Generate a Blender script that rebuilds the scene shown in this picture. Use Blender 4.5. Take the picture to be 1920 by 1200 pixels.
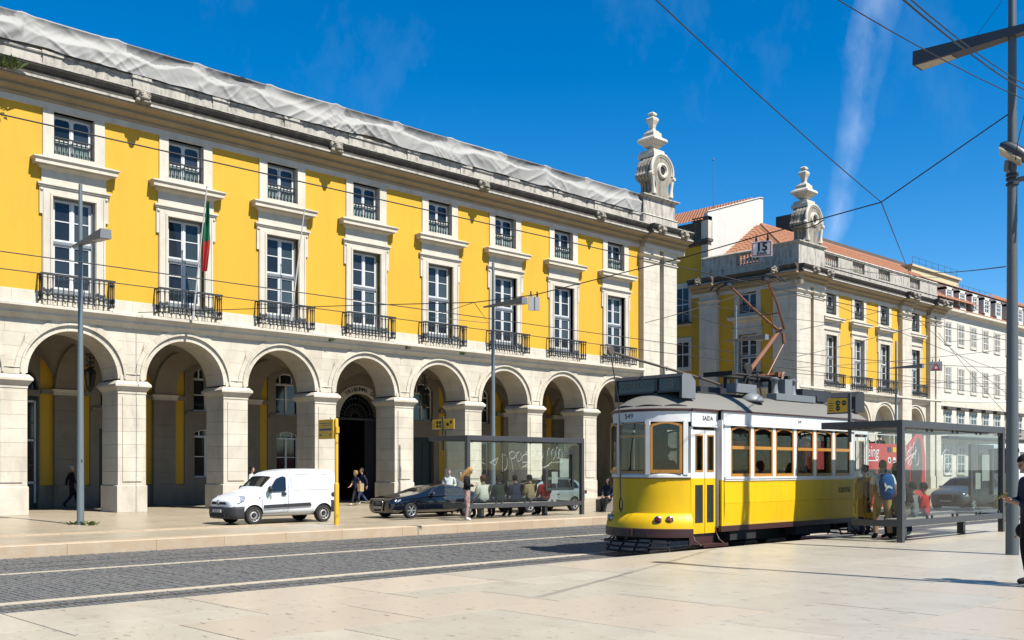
import bpy, bmesh, math, random
from mathutils import Vector, Matrix
for o in list(bpy.data.objects): bpy.data.objects.remove(o)
sc = bpy.context.scene; COL = sc.collection
R = math.radians; rnd = random.Random(11); PI = math.pi
# ------------------------------------------------------------------ camera
EYE = 1.6; YAW = math.atan2(2000, 1930); CA, SA = math.cos(YAW), math.sin(YAW)
cam = bpy.data.cameras.new('camera'); camo = bpy.data.objects.new('camera', cam); COL.objects.link(camo)
cam.sensor_width = 36; cam.lens = 36*1930/1920; cam.shift_y = 279/1920; cam.clip_end = 4000; cam.clip_start = .1
camo.location = (0, 0, EYE); camo.rotation_euler = (R(90), 0, YAW-R(90)); sc.camera = camo
# ------------------------------------------------------------------ sky and sun
SUN_EL = R(54); SD = Vector((.125, -1, 0)).normalized()
SV = Vector((SD.x*math.cos(SUN_EL), SD.y*math.cos(SUN_EL), math.sin(SUN_EL)))
wd = bpy.data.worlds.new('World'); sc.world = wd; wd.use_nodes = True
nt = wd.node_tree; nt.nodes.clear(); N = nt.nodes.new; L = nt.links.new
wo = N('ShaderNodeOutputWorld'); bg = N('ShaderNodeBackground'); sky = N('ShaderNodeTexSky')
sky.sky_type = 'NISHITA'; sky.sun_disc = False; sky.sun_elevation = SUN_EL; sky.sun_rotation = math.atan2(SD.x, SD.y) % (2*PI)
sky.altitude = 1500; sky.air_density = 1.0; sky.dust_density = .45; sky.ozone_density = 2.5
bg.inputs[1].default_value = .075
def wmath(op, a, b=None, c=None):
    n = N('ShaderNodeMath'); n.operation = op
    for i, x in enumerate((a, b, c)):
        if x is None: continue
        if isinstance(x, (int, float)): n.inputs[i].default_value = x
        else: L(x, n.inputs[i])
    return n.outputs[0]
def pix_dir(u, v):
    lat = (u-960)/1930; up = (879-v)/1930
    return Vector((CA+lat*SA, SA-lat*CA, up)).normalized()
tc = N('ShaderNodeTexCoord')
def wdot(vec):
    n = N('ShaderNodeVectorMath'); n.operation = 'DOT_PRODUCT'; L(tc.outputs['Generated'], n.inputs[0]); n.inputs[1].default_value = vec
    return n.outputs['Value']
nz = N('ShaderNodeTexNoise'); nz.inputs['Scale'].default_value = 9; nz.inputs['Detail'].default_value = 7; nz.inputs['Roughness'].default_value = .62
mp = N('ShaderNodeMapping'); mp.inputs['Scale'].default_value = (1, 1, .55); L(tc.outputs['Generated'], mp.inputs[0]); L(mp.outputs[0], nz.inputs[0])
nz2 = N('ShaderNodeTexNoise'); nz2.inputs['Scale'].default_value = 40; nz2.inputs['Detail'].default_value = 5; L(mp.outputs[0], nz2.inputs[0])
d1, d2 = pix_dir(1556, 440), pix_dir(1658, 0)
cn = d1.cross(d2).normalized(); along = (d2-d1).normalized()
wob = wmath('MULTIPLY', wmath('SUBTRACT', nz.outputs[0], .5), .045)
dist = wmath('ABSOLUTE', wmath('ADD', wdot(cn), wob))
hgt = wdot(Vector((0, 0, 1)))                                     # the trail is wider high up and fades to the horizon
wid = wmath('MULTIPLY_ADD', hgt, .062, -.002)
core = wmath('SUBTRACT', 1.0, wmath('DIVIDE', dist, wid)); core = wmath('MAXIMUM', core, 0.0)
core = wmath('MULTIPLY', wmath('SMOOTHSTEP' if False else 'POWER', core, .8), wmath('MAXIMUM', wmath('MULTIPLY_ADD', nz2.outputs[0], 2.1, -.62), 0.0))
front = wmath('GREATER_THAN', wdot(pix_dir(1590, 200)), .5)
trail = wmath('MULTIPLY', wmath('MULTIPLY', core, front), .22)
mr = N('ShaderNodeMapRange'); mr.inputs[1].default_value = .56; mr.inputs[2].default_value = .85; mr.inputs[3].default_value = 0; mr.inputs[4].default_value = .05
L(nz.outputs[0], mr.inputs[0])
fac = wmath('MINIMUM', wmath('MAXIMUM', wmath('ADD', trail, mr.outputs[0]), 0.0), .6)
mx = N('ShaderNodeMixRGB'); L(fac, mx.inputs[0]); hsv = N('ShaderNodeHueSaturation'); hsv.inputs['Saturation'].default_value = 1.47; L(sky.outputs[0], hsv.inputs['Color']); L(hsv.outputs[0], mx.inputs[1]); mx.inputs[2].default_value = (7.5, 8.2, 9.2, 1)
L(mx.outputs[0], bg.inputs[0]); L(bg.outputs[0], wo.inputs[0])
sl = bpy.data.lights.new('sun', 'SUN'); sl.energy = 5.0; sl.angle = R(.53); sl.color = (1, .955, .88)
so = bpy.data.objects.new('sun', sl); COL.objects.link(so); so.location = (0, 0, 60); so.rotation_euler = SV.to_track_quat('Z', 'Y').to_euler()
vs = sc.view_settings; vs.view_transform = 'Standard'; vs.look = 'None'; vs.exposure = 1.16; vs.gamma = 1; vs.use_curve_mapping = False
# ------------------------------------------------------------------ materials
MT = {}; ALB = .61                                                # albedo scale shared by every paint and stone
def mat(name, col, rough=.6, metal=0., pits=0., var=0., vs_=1.5, col2=None, bump=0., bs=25., spec=.5, rv=0., stain=None, coat=0., stretch=(1, 1, 1), hue=0., fine=0.):
    m = bpy.data.materials.new(name); m.use_nodes = True; t = m.node_tree; n = t.nodes; k = t.links
    col = tuple(c*ALB for c in col); col2 = tuple(c*ALB for c in col2) if col2 else None
    if stain: stain = (tuple(c*ALB for c in stain[0]),)+tuple(stain[1:])
    b = n['Principled BSDF']; b.inputs['Roughness'].default_value = rough; b.inputs['Metallic'].default_value = metal
    b.inputs['Specular IOR Level'].default_value = spec; b.inputs['Coat Weight'].default_value = coat; b.inputs['Coat Roughness'].default_value = .05
    c4 = (*col, 1); b.inputs['Base Color'].default_value = c4; m.diffuse_color = c4
    geo = n.new('ShaderNodeNewGeometry'); out = None
    def noise(scale, detail, st):
        mpn = n.new('ShaderNodeMapping'); mpn.inputs['Scale'].default_value = st; k.new(geo.outputs['Position'], mpn.inputs[0])
        x = n.new('ShaderNodeTexNoise'); x.inputs['Scale'].default_value = scale; x.inputs['Detail'].default_value = detail; x.inputs['Roughness'].default_value = .65
        k.new(mpn.outputs[0], x.inputs[0]); return x.outputs[0]
    def mixc(f, a, bcol):
        x = n.new('ShaderNodeMixRGB'); k.new(f, x.inputs[0])
        if isinstance(a, tuple): x.inputs[1].default_value = a
        else: k.new(a, x.inputs[1])
        x.inputs[2].default_value = bcol; return x.outputs[0]
    def ramp(f, a, bb, lo=0., hi=1.):
        x = n.new('ShaderNodeMapRange'); x.inputs[1].default_value = a; x.inputs[2].default_value = bb; x.inputs[3].default_value = lo; x.inputs[4].default_value = hi
        k.new(f, x.inputs[0]); return x.outputs[0]
    cur = c4
    if var:
        c2 = col2 or tuple(x*.6 for x in col)
        cur = mixc(ramp(noise(vs_, 6, stretch), .35, .72, 0, var), cur, (*c2, 1))
    if fine:
        cur = mixc(ramp(noise(45, 3, (1, 1, 1)), .4, .7, 0, fine), cur, (*[x*.5 for x in col], 1))
    if stain:
        sc_, am, scl, st = stain
        cur = mixc(ramp(noise(scl, 8, st), .48, .7, 0, am), cur, (*sc_, 1))
    if pits:
        cur = mixc(ramp(noise(13, 3, (1, .30, 1)), .635, .66, 0, pits), cur, (*[x*.28 for x in col], 1)); cur = mixc(ramp(noise(5.5, 6, (.25, 1.3, 1)), .60, .80, 0, pits*.5), cur, (*[x*.6 for x in col], 1))
    if rv or hue:
        oi = n.new('ShaderNodeObjectInfo'); hs = n.new('ShaderNodeHueSaturation')
        k.new(ramp(oi.outputs['Random'], 0, 1, 1-rv, 1+rv), hs.inputs['Value'])
        if hue:
            mm = n.new('ShaderNodeMath'); mm.operation = 'FRACT'; mu = n.new('ShaderNodeMath'); mu.operation = 'MULTIPLY'; mu.inputs[1].default_value = 7.31
            k.new(oi.outputs['Random'], mu.inputs[0]); k.new(mu.outputs[0], mm.inputs[0]); k.new(ramp(mm.outputs[0], 0, 1, .5-hue, .5+hue), hs.inputs['Hue'])
        if isinstance(cur, tuple): hs.inputs['Color'].default_value = cur
        else: k.new(cur, hs.inputs['Color'])
        cur = hs.outputs[0]
    if not isinstance(cur, tuple): k.new(cur, b.inputs['Base Color'])
    if bump:
        bn = n.new('ShaderNodeBump'); bn.inputs['Strength'].default_value = bump; bn.inputs['Distance'].default_value = .02
        k.new(noise(bs, 5, (1, 1, 1)), bn.inputs['Height']); k.new(bn.outputs[0], b.inputs['Normal'])
    MT[name] = m; return m
def glass(name, tint=(.9, .96, .94), refl=1.0, rough=.01):
    m = bpy.data.materials.new(name); m.use_nodes = True; t = m.node_tree; n = t.nodes; n.clear()
    o = n.new('ShaderNodeOutputMaterial'); tr = n.new('ShaderNodeBsdfTransparent'); gl = n.new('ShaderNodeBsdfGlossy'); mxs = n.new('ShaderNodeMixShader'); lw = n.new('ShaderNodeLayerWeight')
    tr.inputs[0].default_value = (*[c**.5 for c in tint], 1); gl.inputs['Roughness'].default_value = rough; lw.inputs[0].default_value = .5
    pw = n.new('ShaderNodeMath'); pw.operation = 'POWER'; pw.inputs[1].default_value = 5; mu = n.new('ShaderNodeMath'); mu.operation = 'MULTIPLY_ADD'; mu.inputs[1].default_value = .95; mu.inputs[2].default_value = .045*refl; mu.use_clamp = True
    k = t.links.new; k(lw.outputs['Facing'], pw.inputs[0]); k(pw.outputs[0], mu.inputs[0]); k(mu.outputs[0], mxs.inputs[0]); k(tr.outputs[0], mxs.inputs[1]); k(gl.outputs[0], mxs.inputs[2]); k(mxs.outputs[0], o.inputs[0])
    m.diffuse_color = (*tint, 1); MT[name] = m; return m
STONE = (.75, .685, .55)
mat('stone', STONE, .75, var=.45, vs_=.9, col2=(.43, .37, .275), bump=.35, bs=40, rv=.05, stain=((.30, .25, .18), .45, 1.3, (1, 1, .35)), fine=.35)
mat('stone_shaded', (.29, .25, .185), .85, var=.5, vs_=.8, col2=(.215, .18, .125), bump=.35, bs=40, rv=.05, stain=((.16, .13, .09), .5, 1.3, (1, 1, .35)), fine=.4)  # gallery stone: base colour darkened to deepen the shade there, plus grime
mat('stone_frame', (.74, .68, .56), .75, var=.35, vs_=1.4, col2=(.44, .39, .31), bump=.2, bs=45, rv=.03, fine=.25, stain=((.33, .29, .22), .35, 2.0, (1, 1, .3)))
mat('stone_dirty', (.40, .36, .29), .85, var=.7, vs_=1.1, col2=(.20, .175, .14), bump=.4, bs=30, rv=.06, stain=((.07, .065, .055), .85, 2.3, (1, 1, .25)))
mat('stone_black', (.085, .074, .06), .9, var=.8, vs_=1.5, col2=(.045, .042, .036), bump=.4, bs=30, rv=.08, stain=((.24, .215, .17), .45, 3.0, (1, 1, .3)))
mat('parapet', (.58, .54, .46), .8, var=.5, vs_=1.6, col2=(.33, .30, .25), bump=.3, bs=30, rv=.05, stain=((.10, .095, .085), .8, 4.5, (1, 1, .22)))
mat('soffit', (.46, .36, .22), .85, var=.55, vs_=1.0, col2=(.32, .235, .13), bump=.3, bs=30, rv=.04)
mat('yellow_wall', (.74, .432, .020), .8, var=.55, vs_=.4, col2=(.68, .375, .016), bump=.2, bs=50, fine=.12, stain=((.54, .31, .02), .42, 1.0, (1, 1, .13)))
mat('pane_blue', (.022, .028, .036), .05, spec=.4, rv=.5, var=.5, vs_=1.2, col2=(.03, .045, .06))
mat('pane_curtain', (.055, .075, .08), .06, spec=.4, rv=.45, var=.8, vs_=14, col2=(.03, .045, .05), stretch=(1, 1, .05))
mat('pane_dark', (.02, .02, .02), .08, spec=.6, rv=.6)
mat('blind', (.22, .30, .28), .5, rv=.15)
mat('white_paint', (.72, .73, .72), .45, fine=.1)
mat('grey_paint', (.20, .225, .25), .5)
mat('iron', (.022, .026, .027), .55, fine=.3)
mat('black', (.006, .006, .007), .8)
mat('sett', (.128, .128, .121), .62, rv=.1, var=.6, vs_=.7, col2=(.155, .148, .13), bump=.3, bs=35, fine=.3)
mat('sett_gap', (.06, .058, .052), .95, var=.5, vs_=3)
mat('slab', (.54, .495, .40), .33, pits=.8, var=.4, vs_=.8, col2=(.48, .425, .325), bump=.05, bs=50, rv=.06, hue=.004, spec=.45, stain=((.36, .30, .21), .4, 2.6, (1, .35, 1)), fine=.22)
mat('slab_pink', (.555, .475, .37), .33, pits=.8, var=.4, vs_=1.1, col2=(.54, .46, .35), bump=.05, bs=50, rv=.05, spec=.45, fine=.22)
mat('slab_far', (.48, .405, .29), .36, pits=.6, var=.45, vs_=.9, col2=(.43, .35, .235), bump=.08, bs=40, rv=.07, spec=.4, stain=((.27, .22, .15), .6, 1.5, (.5, 2.5, 1)), fine=.25)
mat('kerb', (.52, .40, .265), .7, var=.6, vs_=2.2, col2=(.47, .335, .21), bump=.4, bs=25, rv=.06, stain=((.55, .49, .39), .5, 2.5, (1, 1, 1)), fine=.25)
mat('slab_joint', (.20, .165, .12), .95)
mat('band', (.60, .52, .39), .6, var=.5, vs_=4, col2=(.42, .36, .27), fine=.3)
mat('steel_rail', (.25, .23, .21), .35, metal=.8)
mat('earth', (.22, .20, .17), .95, var=.5, vs_=.1)
mat('tile', (.40, .155, .07), .8, var=.7, vs_=2.2, col2=(.33, .13, .06), rv=.06, fine=.35, stain=((.56, .30, .16), .6, 5, (1, 1, 1)))
mat('tile_dark', (.17, .085, .06), .85, var=.6, vs_=2)
mat('cream_wall', (.70, .675, .60), .8, var=.25, vs_=.5, col2=(.57, .53, .44), fine=.1)
mat('white_wall', (.70, .69, .64), .8, var=.3, vs_=.35, col2=(.60, .585, .53), stain=((.48, .46, .41), .3, 1.2, (1, 1, .2)))
mat('brown_wall', (.13, .10, .085), .8, var=.4)
mat('tarp', (.40, .395, .375), .7, var=.35, vs_=1.5, col2=(.30, .29, .265), bump=.25, bs=18, stain=((.44, .435, .42), .5, 3.0, (1, 1, 1)), spec=.25)
mat('pole_grey', (.20, .245, .26), .45, metal=.25, fine=.2)
mat('door_green', (.012, .028, .022), .5)
mat('penthouse', (.62, .57, .36), .8, var=.3)
mat('tarp_net', (.20, .20, .195), .8, var=.5, vs_=3, col2=(.13, .13, .125), bump=.3, bs=30)
mat('wire', (.012, .012, .013), .6)
# ------------------------------------------------------------------ mesh helpers
def I4(): return Matrix.Identity(4)
def T(x, y, z=0.): return Matrix.Translation((x, y, z))
def RZ(a): return Matrix.Rotation(a, 4, 'Z')
class MB:
    def __init__(s): s.v = []; s.f = []; s.m = []
    def add(s, vs, fs, m=0):
        n = len(s.v); s.v += [tuple(p) for p in vs]
        for f in fs: s.f.append([i+n for i in f]); s.m.append(m)
        return s
    def frus(s, a, z0, b, z1, m=0):
        (x0, y0, x1, y1), (p0, q0, p1, q1) = a, b
        return s.add([(x0, y0, z0), (x1, y0, z0), (x1, y1, z0), (x0, y1, z0), (p0, q0, z1), (p1, q0, z1), (p1, q1, z1), (p0, q1, z1)],
                     [(0, 3, 2, 1), (4, 5, 6, 7), (0, 1, 5, 4), (1, 2, 6, 5), (2, 3, 7, 6), (3, 0, 4, 7)], m)
    def box(s, x0, y0, z0, x1, y1, z1, m=0): return s.frus((x0, y0, x1, y1), z0, (x0, y0, x1, y1), z1, m)
    def prism(s, poly, ax, a0, a1, m=0):
        n = len(poly)
        def pt(p, a): return (a, p[0], p[1]) if ax == 'x' else (p[0], a, p[1]) if ax == 'y' else (p[0], p[1], a)
        return s.add([pt(p, a0) for p in poly]+[pt(p, a1) for p in poly], [list(range(n))[::-1], list(range(n, 2*n))]+[(i, (i+1) % n, n+(i+1) % n, n+i) for i in range(n)], m)
    def lathe(s, prof, c=(0, 0, 0), n=12, ax='z', m=0, ph=0., arc=2*PI, sc2=1., caps=True):
        vs = []; fs = []; full = arc > 6.28; nn = n if full else n+1
        for (r, h) in prof:
            for i in range(nn):
                a = ph+arc*i/n; x, y = r*math.cos(a), r*math.sin(a)*sc2
                p = (x, y, h) if ax == 'z' else (h, x, y) if ax == 'x' else (x, h, y)
                vs.append((p[0]+c[0], p[1]+c[1], p[2]+c[2]))
        for j in range(len(prof)-1):
            for i in range(n):
                k = (i+1) % nn; fs.append((j*nn+i, j*nn+k, (j+1)*nn+k, (j+1)*nn+i))
        if full and caps:
            if prof[0][0] > 1e-5: fs.append(tuple(range(nn))[::-1])
            if prof[-1][0] > 1e-5: fs.append(tuple((len(prof)-1)*nn+i for i in range(nn)))
        return s.add(vs, fs, m)
    def cyl(s, c, r, h0, h1, n=12, ax='z', m=0): return s.lathe([(r, h0), (r, h1)], c, n, ax, m)
    def tube(s, pts, r, n=6, m=0, closed=False):
        P = [Vector(p) for p in pts]; k = len(P); vs = []; fs = []
        rr = r if isinstance(r, (list, tuple)) else [r]*k
        up = Vector((0, 0, 1)); prev = None
        for i in range(k):
            d = (P[(i+1) % k]-P[i-1]) if closed else (P[min(i+1, k-1)]-P[max(i-1, 0)])
            d = d.normalized() if d.length > 1e-9 else Vector((0, 0, 1))
            if prev is None:
                a = d.cross(up if abs(d.z) < .95 else Vector((1, 0, 0))).normalized()
            else:
                a = (prev-d*prev.dot(d)); a = a.normalized() if a.length > 1e-6 else d.orthogonal().normalized()
            prev = a; b = d.cross(a)
            for j in range(n):
                t = 2*PI*j/n; vs.append(P[i]+(a*math.cos(t)+b*math.sin(t))*rr[i])
        for i in range(k if closed else k-1):
            i2 = (i+1) % k
            for j in range(n):
                j2 = (j+1) % n; fs.append((i*n+j, i*n+j2, i2*n+j2, i2*n+j))
        if not closed: fs += [tuple(range(n))[::-1], tuple((k-1)*n+j for j in range(n))]
        return s.add(vs, fs, m)
    def ball(s, c, r, nu=10, nv=7, m=0):
        if isinstance(r, (int, float)): r = (r, r, r)
        vs = [(c[0], c[1], c[2]-r[2])]; fs = []
        for j in range(1, nv):
            t = PI*j/nv
            for i in range(nu):
                a = 2*PI*i/nu; vs.append((c[0]+r[0]*math.sin(t)*math.cos(a), c[1]+r[1]*math.sin(t)*math.sin(a), c[2]-r[2]*math.cos(t)))
        vs.append((c[0], c[1], c[2]+r[2])); e = len(vs)-1
        for i in range(nu):
            k = (i+1) % nu; fs.append((0, 1+k, 1+i)); fs.append((e, e-nu+i, e-nu+k))
            for j in range(nv-2): fs.append((1+j*nu+i, 1+j*nu+k, 1+(j+1)*nu+k, 1+(j+1)*nu+i))
        return s.add(vs, fs, m)
    def grid(s, pts, nx, ny, m=0, closed=False):   # pts row-major, ny rows of nx
        fs = []
        for j in range(ny-1):
            for i in range(nx if closed else nx-1):
                i2 = (i+1) % nx; fs.append((j*nx+i, j*nx+i2, (j+1)*nx+i2, (j+1)*nx+i))
        return s.add(pts, fs, m)
    def xf(s, M):
        s.v = [tuple(M @ Vector(p)) for p in s.v]; return s
    def join(s, o, M=None):
        s.add([tuple((M @ Vector(p)) if M else p) for p in o.v], [], 0); n = len(s.v)-len(o.v)
        for f, m in zip(o.f, o.m): s.f.append([i+n for i in f]); s.m.append(m)
        return s
    def mesh(s, name, mats, smooth=False, fix=True, bevel=0.):
        me = bpy.data.meshes.new(name); me.from_pydata(s.v, [], s.f)
        if isinstance(mats, str): mats = [mats]
        for x in mats: me.materials.append(MT[x])
        me.polygons.foreach_set('material_index', s.m)
        if fix or bevel:
            b = bmesh.new(); b.from_mesh(me); bmesh.ops.recalc_face_normals(b, faces=b.faces)
            if bevel: bmesh.ops.bevel(b, geom=[e for e in b.edges if e.is_manifold and e.calc_face_angle(0) > .5], offset=bevel, segments=2, affect='EDGES', profile=.6, clamp_overlap=True)
            b.to_mesh(me); b.free()
        if smooth:
            me.polygons.foreach_set('use_smooth', [True]*len(me.polygons))
            if smooth is not True: me.set_sharp_from_angle(angle=R(smooth))
        me.update(); return me
W = {}
def ob(name, mesh, parent=None, local=None, **props):
    o = bpy.data.objects.new(name, mesh); COL.objects.link(o)
    pm = W[parent.name] if parent else I4(); M = pm @ (local or I4())
    if parent: o.parent = parent; o.matrix_parent_inverse = pm.inverted()
    o.matrix_basis = M; W[o.name] = M
    for k, v in props.items(): o[k] = v
    return o
def po(name, mb, mats, parent, local=None, smooth=False, fix=True, bevel=0., **props):
    return ob(name, mb.mesh(name, mats, smooth, fix, bevel), parent, local, **props)
def thing(name, label, cat, M=None, group=None):
    o = ob(name, None, None, M, label=label, category=cat); o.empty_display_size = .2
    if group: o['group'] = group
    return o
def tag(o, label, cat, group=None):
    o['label'] = label; o['category'] = cat
    if group: o['group'] = group
    return o
def struct(o): o['kind'] = 'structure'; return o
FONT = None
def text_mesh(txt, size, mats, depth=.002, align='CENTER', shear=0., sx=1., bold=0.):
    cu = bpy.data.curves.new('lettering', 'FONT'); cu.body = txt; cu.size = size; cu.align_x = align; cu.align_y = 'CENTER'; cu.extrude = depth; cu.shear = shear; cu.offset = bold; cu.resolution_u = 3
    t = bpy.data.objects.new('lettering', cu); COL.objects.link(t); bpy.context.view_layer.update()
    me = bpy.data.meshes.new_from_object(t.evaluated_get(bpy.context.evaluated_depsgraph_get())); bpy.data.objects.remove(t)
    me.materials.clear(); me.materials.append(MT[mats])
    if sx != 1: me.transform(Matrix.Diagonal((sx, 1, 1, 1)))
    me.transform(Matrix.Rotation(R(90), 4, 'X')); return me        # stands upright, faces -Y
# photograph measurements -> places on a plane of the scene
def on_y(u, v, Y):
    t = (u-960)/1930; X = (CA+t*SA)/(SA-t*CA)*Y; d = X*CA+Y*SA
    return X, EYE-(v-879)*d/1930
def on_x(u, v, X):
    t = (u-960)/1930; Y = (SA-t*CA)/(CA+t*SA)*X; d = X*CA+Y*SA
    return Y, EYE-(v-879)*d/1930
def on_d(u, v, d):
    lat = d*(u-960)/1930; return Vector((d*CA+lat*SA, d*SA-lat*CA, EYE-(v-879)*d/1930))
# ------------------------------------------------------------------ ground, road, pavements
ZR = -.26
struct(po('ground', MB().box(-1500, -1500, -.9, 1500, 1500, -.40), 'earth', None))
struct(po('road', MB().box(-80, 12.0, -.8, 200, 22.7, ZR-.012), 'sett_gap', None))
road = bpy.data.objects['road']
mb = MB(); vv = []; ff = []
x = 1.5
while x < 46:
    w = .105; y = 12.13+rnd.uniform(0, .2); row = rnd.uniform(-.006, .006)
    while y < 22.58:
        l = rnd.uniform(.13, .22); y1 = min(y+l, 22.59); g = .004; h = ZR+row*.4+rnd.uniform(-.003, .002); dx = rnd.uniform(-.004, .004); k = .007
        n = len(vv); a, b_, c, d_ = x+g+dx, x+w-g+dx, y+g, y1-g
        vv += [(a, c, ZR-.02), (b_, c, ZR-.02), (b_, d_, ZR-.02), (a, d_, ZR-.02), (a+k, c+k, h), (b_-k, c+k, h+rnd.uniform(-.003, .003)), (b_-k, d_-k, h), (a+k, d_-k, h+rnd.uniform(-.003, .003))]
        ff += [(n+4, n+5, n+6, n+7), (n, n+1, n+5, n+4), (n+1, n+2, n+6, n+5), (n+2, n+3, n+7, n+6), (n+3, n, n+4, n+7)]
        y = y1
    x += w
mb.v = vv; mb.f = ff; mb.m = [0]*len(ff)
po('setts', mb, 'sett', road, fix=False, kind='stuff')
po('far_setts', MB().box(46, 12.1, ZR-.03, 200, 22.6, ZR-.004), 'sett', road, kind='stuff')
for nm, y, w in (('paving_band', 15.0, .21), ('paving_band', 19.22, .13)):
    x = 2.
    while x < 60:
        l = rnd.uniform(1.1, 1.5); po('band_stone', MB().box(x+.003, y-w/2, ZR-.03, x+l-.003, y+w/2, ZR+.008), 'band', road); x += l
for y in (13.55, 14.45, 20.2, 21.1):
    r_ = MB(); r_.box(-40, y-.045, ZR-.03, 160, y-.008, ZR+.007); r_.box(-40, y+.02, ZR-.03, 160, y+.045, ZR+.006)
    po('tram_rail', r_, 'steel_rail', road)
# near plaza: every slab is a piece
plaza = struct(po('plaza', MB().box(-300, -300, -.5, 200, 12.085, -.012), 'slab_joint', None))
rows = [12.1, 10.65, 10.0, 8.57, 7.13, 6.28, 4.85, 3.42, 2.0, .55, -.9, -2.4]
cache = {}
def slab(parent, name, x0, x1, y0, y1, mname, zt=0., th=.1, g=.004):
    k = (round(x1-x0, 2), round(y1-y0, 2), mname, th)
    if k not in cache:
        hx, hy = (x1-x0)/2-g, (y1-y0)/2-g; c = .0012
        b = MB(); b.frus((-hx, -hy, hx, hy), -th, (-hx, -hy, hx, hy), -c); b.frus((-hx, -hy, hx, hy), -c, (-hx+c, -hy+c, hx-c, hy-c), 0)
        b.f = [f for i, f in enumerate(b.f) if i not in (0, 1, 6)]; b.m = [0]*len(b.f)
        cache[k] = b.mesh(name, mname)
    return ob(name, cache[k], parent, T((x0+x1)/2, (y0+y1)/2, zt))
for j in range(len(rows)-1):
    y1, y0 = rows[j], rows[j+1]; off = (0, 0, 1.05)[j % 3]; w = 2.09
    x = 1.75-off-2.09
    while x < 42 if y1 > 3 else x < 26:
        if x+w > .28*max(y0, 0):
            pink = (j == 0 and 5.5 < x < 9) or rnd.random() < .12
            slab(plaza, 'paving_slab', x, x+w, y0, y1, 'slab_pink' if pink else 'slab', rnd.uniform(-.0012, .0012), g=.008)
        x += w
# far pavement
pave = struct(po('pavement', MB().box(-80, 22.62, -.5, 200, 25.6, -.012).prism([(25.6, -.5), (25.6, -.145), (29.9, -.145), (36.5, -.012), (75, -.012), (75, -.5)], 'x', -80, 200), 'slab_joint', None))
x = -4.
while x < 62:
    l = rnd.choice((1.4, 1.7, 2.0))
    b = MB(); b.frus((x+.003, 22.6, x+l-.003, 23.0), -.45, (x+.003, 22.6, x+l-.003, 23.0), -.02); b.frus((x+.003, 22.6, x+l-.003, 23.0), -.02, (x+.003, 22.625, x+l-.003, 23.0), .0)
    po('kerb_stone', b, 'kerb', pave); x += l
def PAVE_Z(y): return 0. if y < 25.7 else -.13 if y < 29.9 else min(0., -.13+.13*(y-29.9)/6.4)
yr = [23.0, 24.3, 25.6]+[25.6+1.43*i for i in range(1, 13)]
for j in range(len(yr)-1):
    x = (-2.-1.05*(j % 2))
    while x < 48:
        if x+2.1 > .28*yr[j] and x < 1.4*yr[j+1]:
            z0_, z1_ = PAVE_Z(yr[j]+.02), PAVE_Z(yr[j+1]-.02); o_ = slab(pave, 'paving_slab', x, x+2.09, yr[j], yr[j+1], 'slab_far', (z0_+z1_)/2+rnd.uniform(-.0015, .0015))
            if abs(z1_-z0_) > .002: o_.matrix_basis = o_.matrix_basis @ Matrix.Rotation(math.atan2(z1_-z0_, yr[j+1]-yr[j]), 4, 'X')
        x += 2.09
po('far_paving', MB().prism([(23., -.2), (23., -.003), (25.7, -.003), (25.7, -.13), (29.9, -.13), (36.3, -.003), (43, -.003), (43, -.2)], 'x', 48.2, 200), 'slab_far', pave)
x = 2.
while x < 15.2:
    l = rnd.uniform(.9, 1.3); po('low_kerb_stone', MB().frus((x+.003, 25.62, x+l-.003, 25.92), -.2, (x+.003, 25.64, x+l-.003, 25.92), .03), 'kerb', pave); x += l
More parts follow.
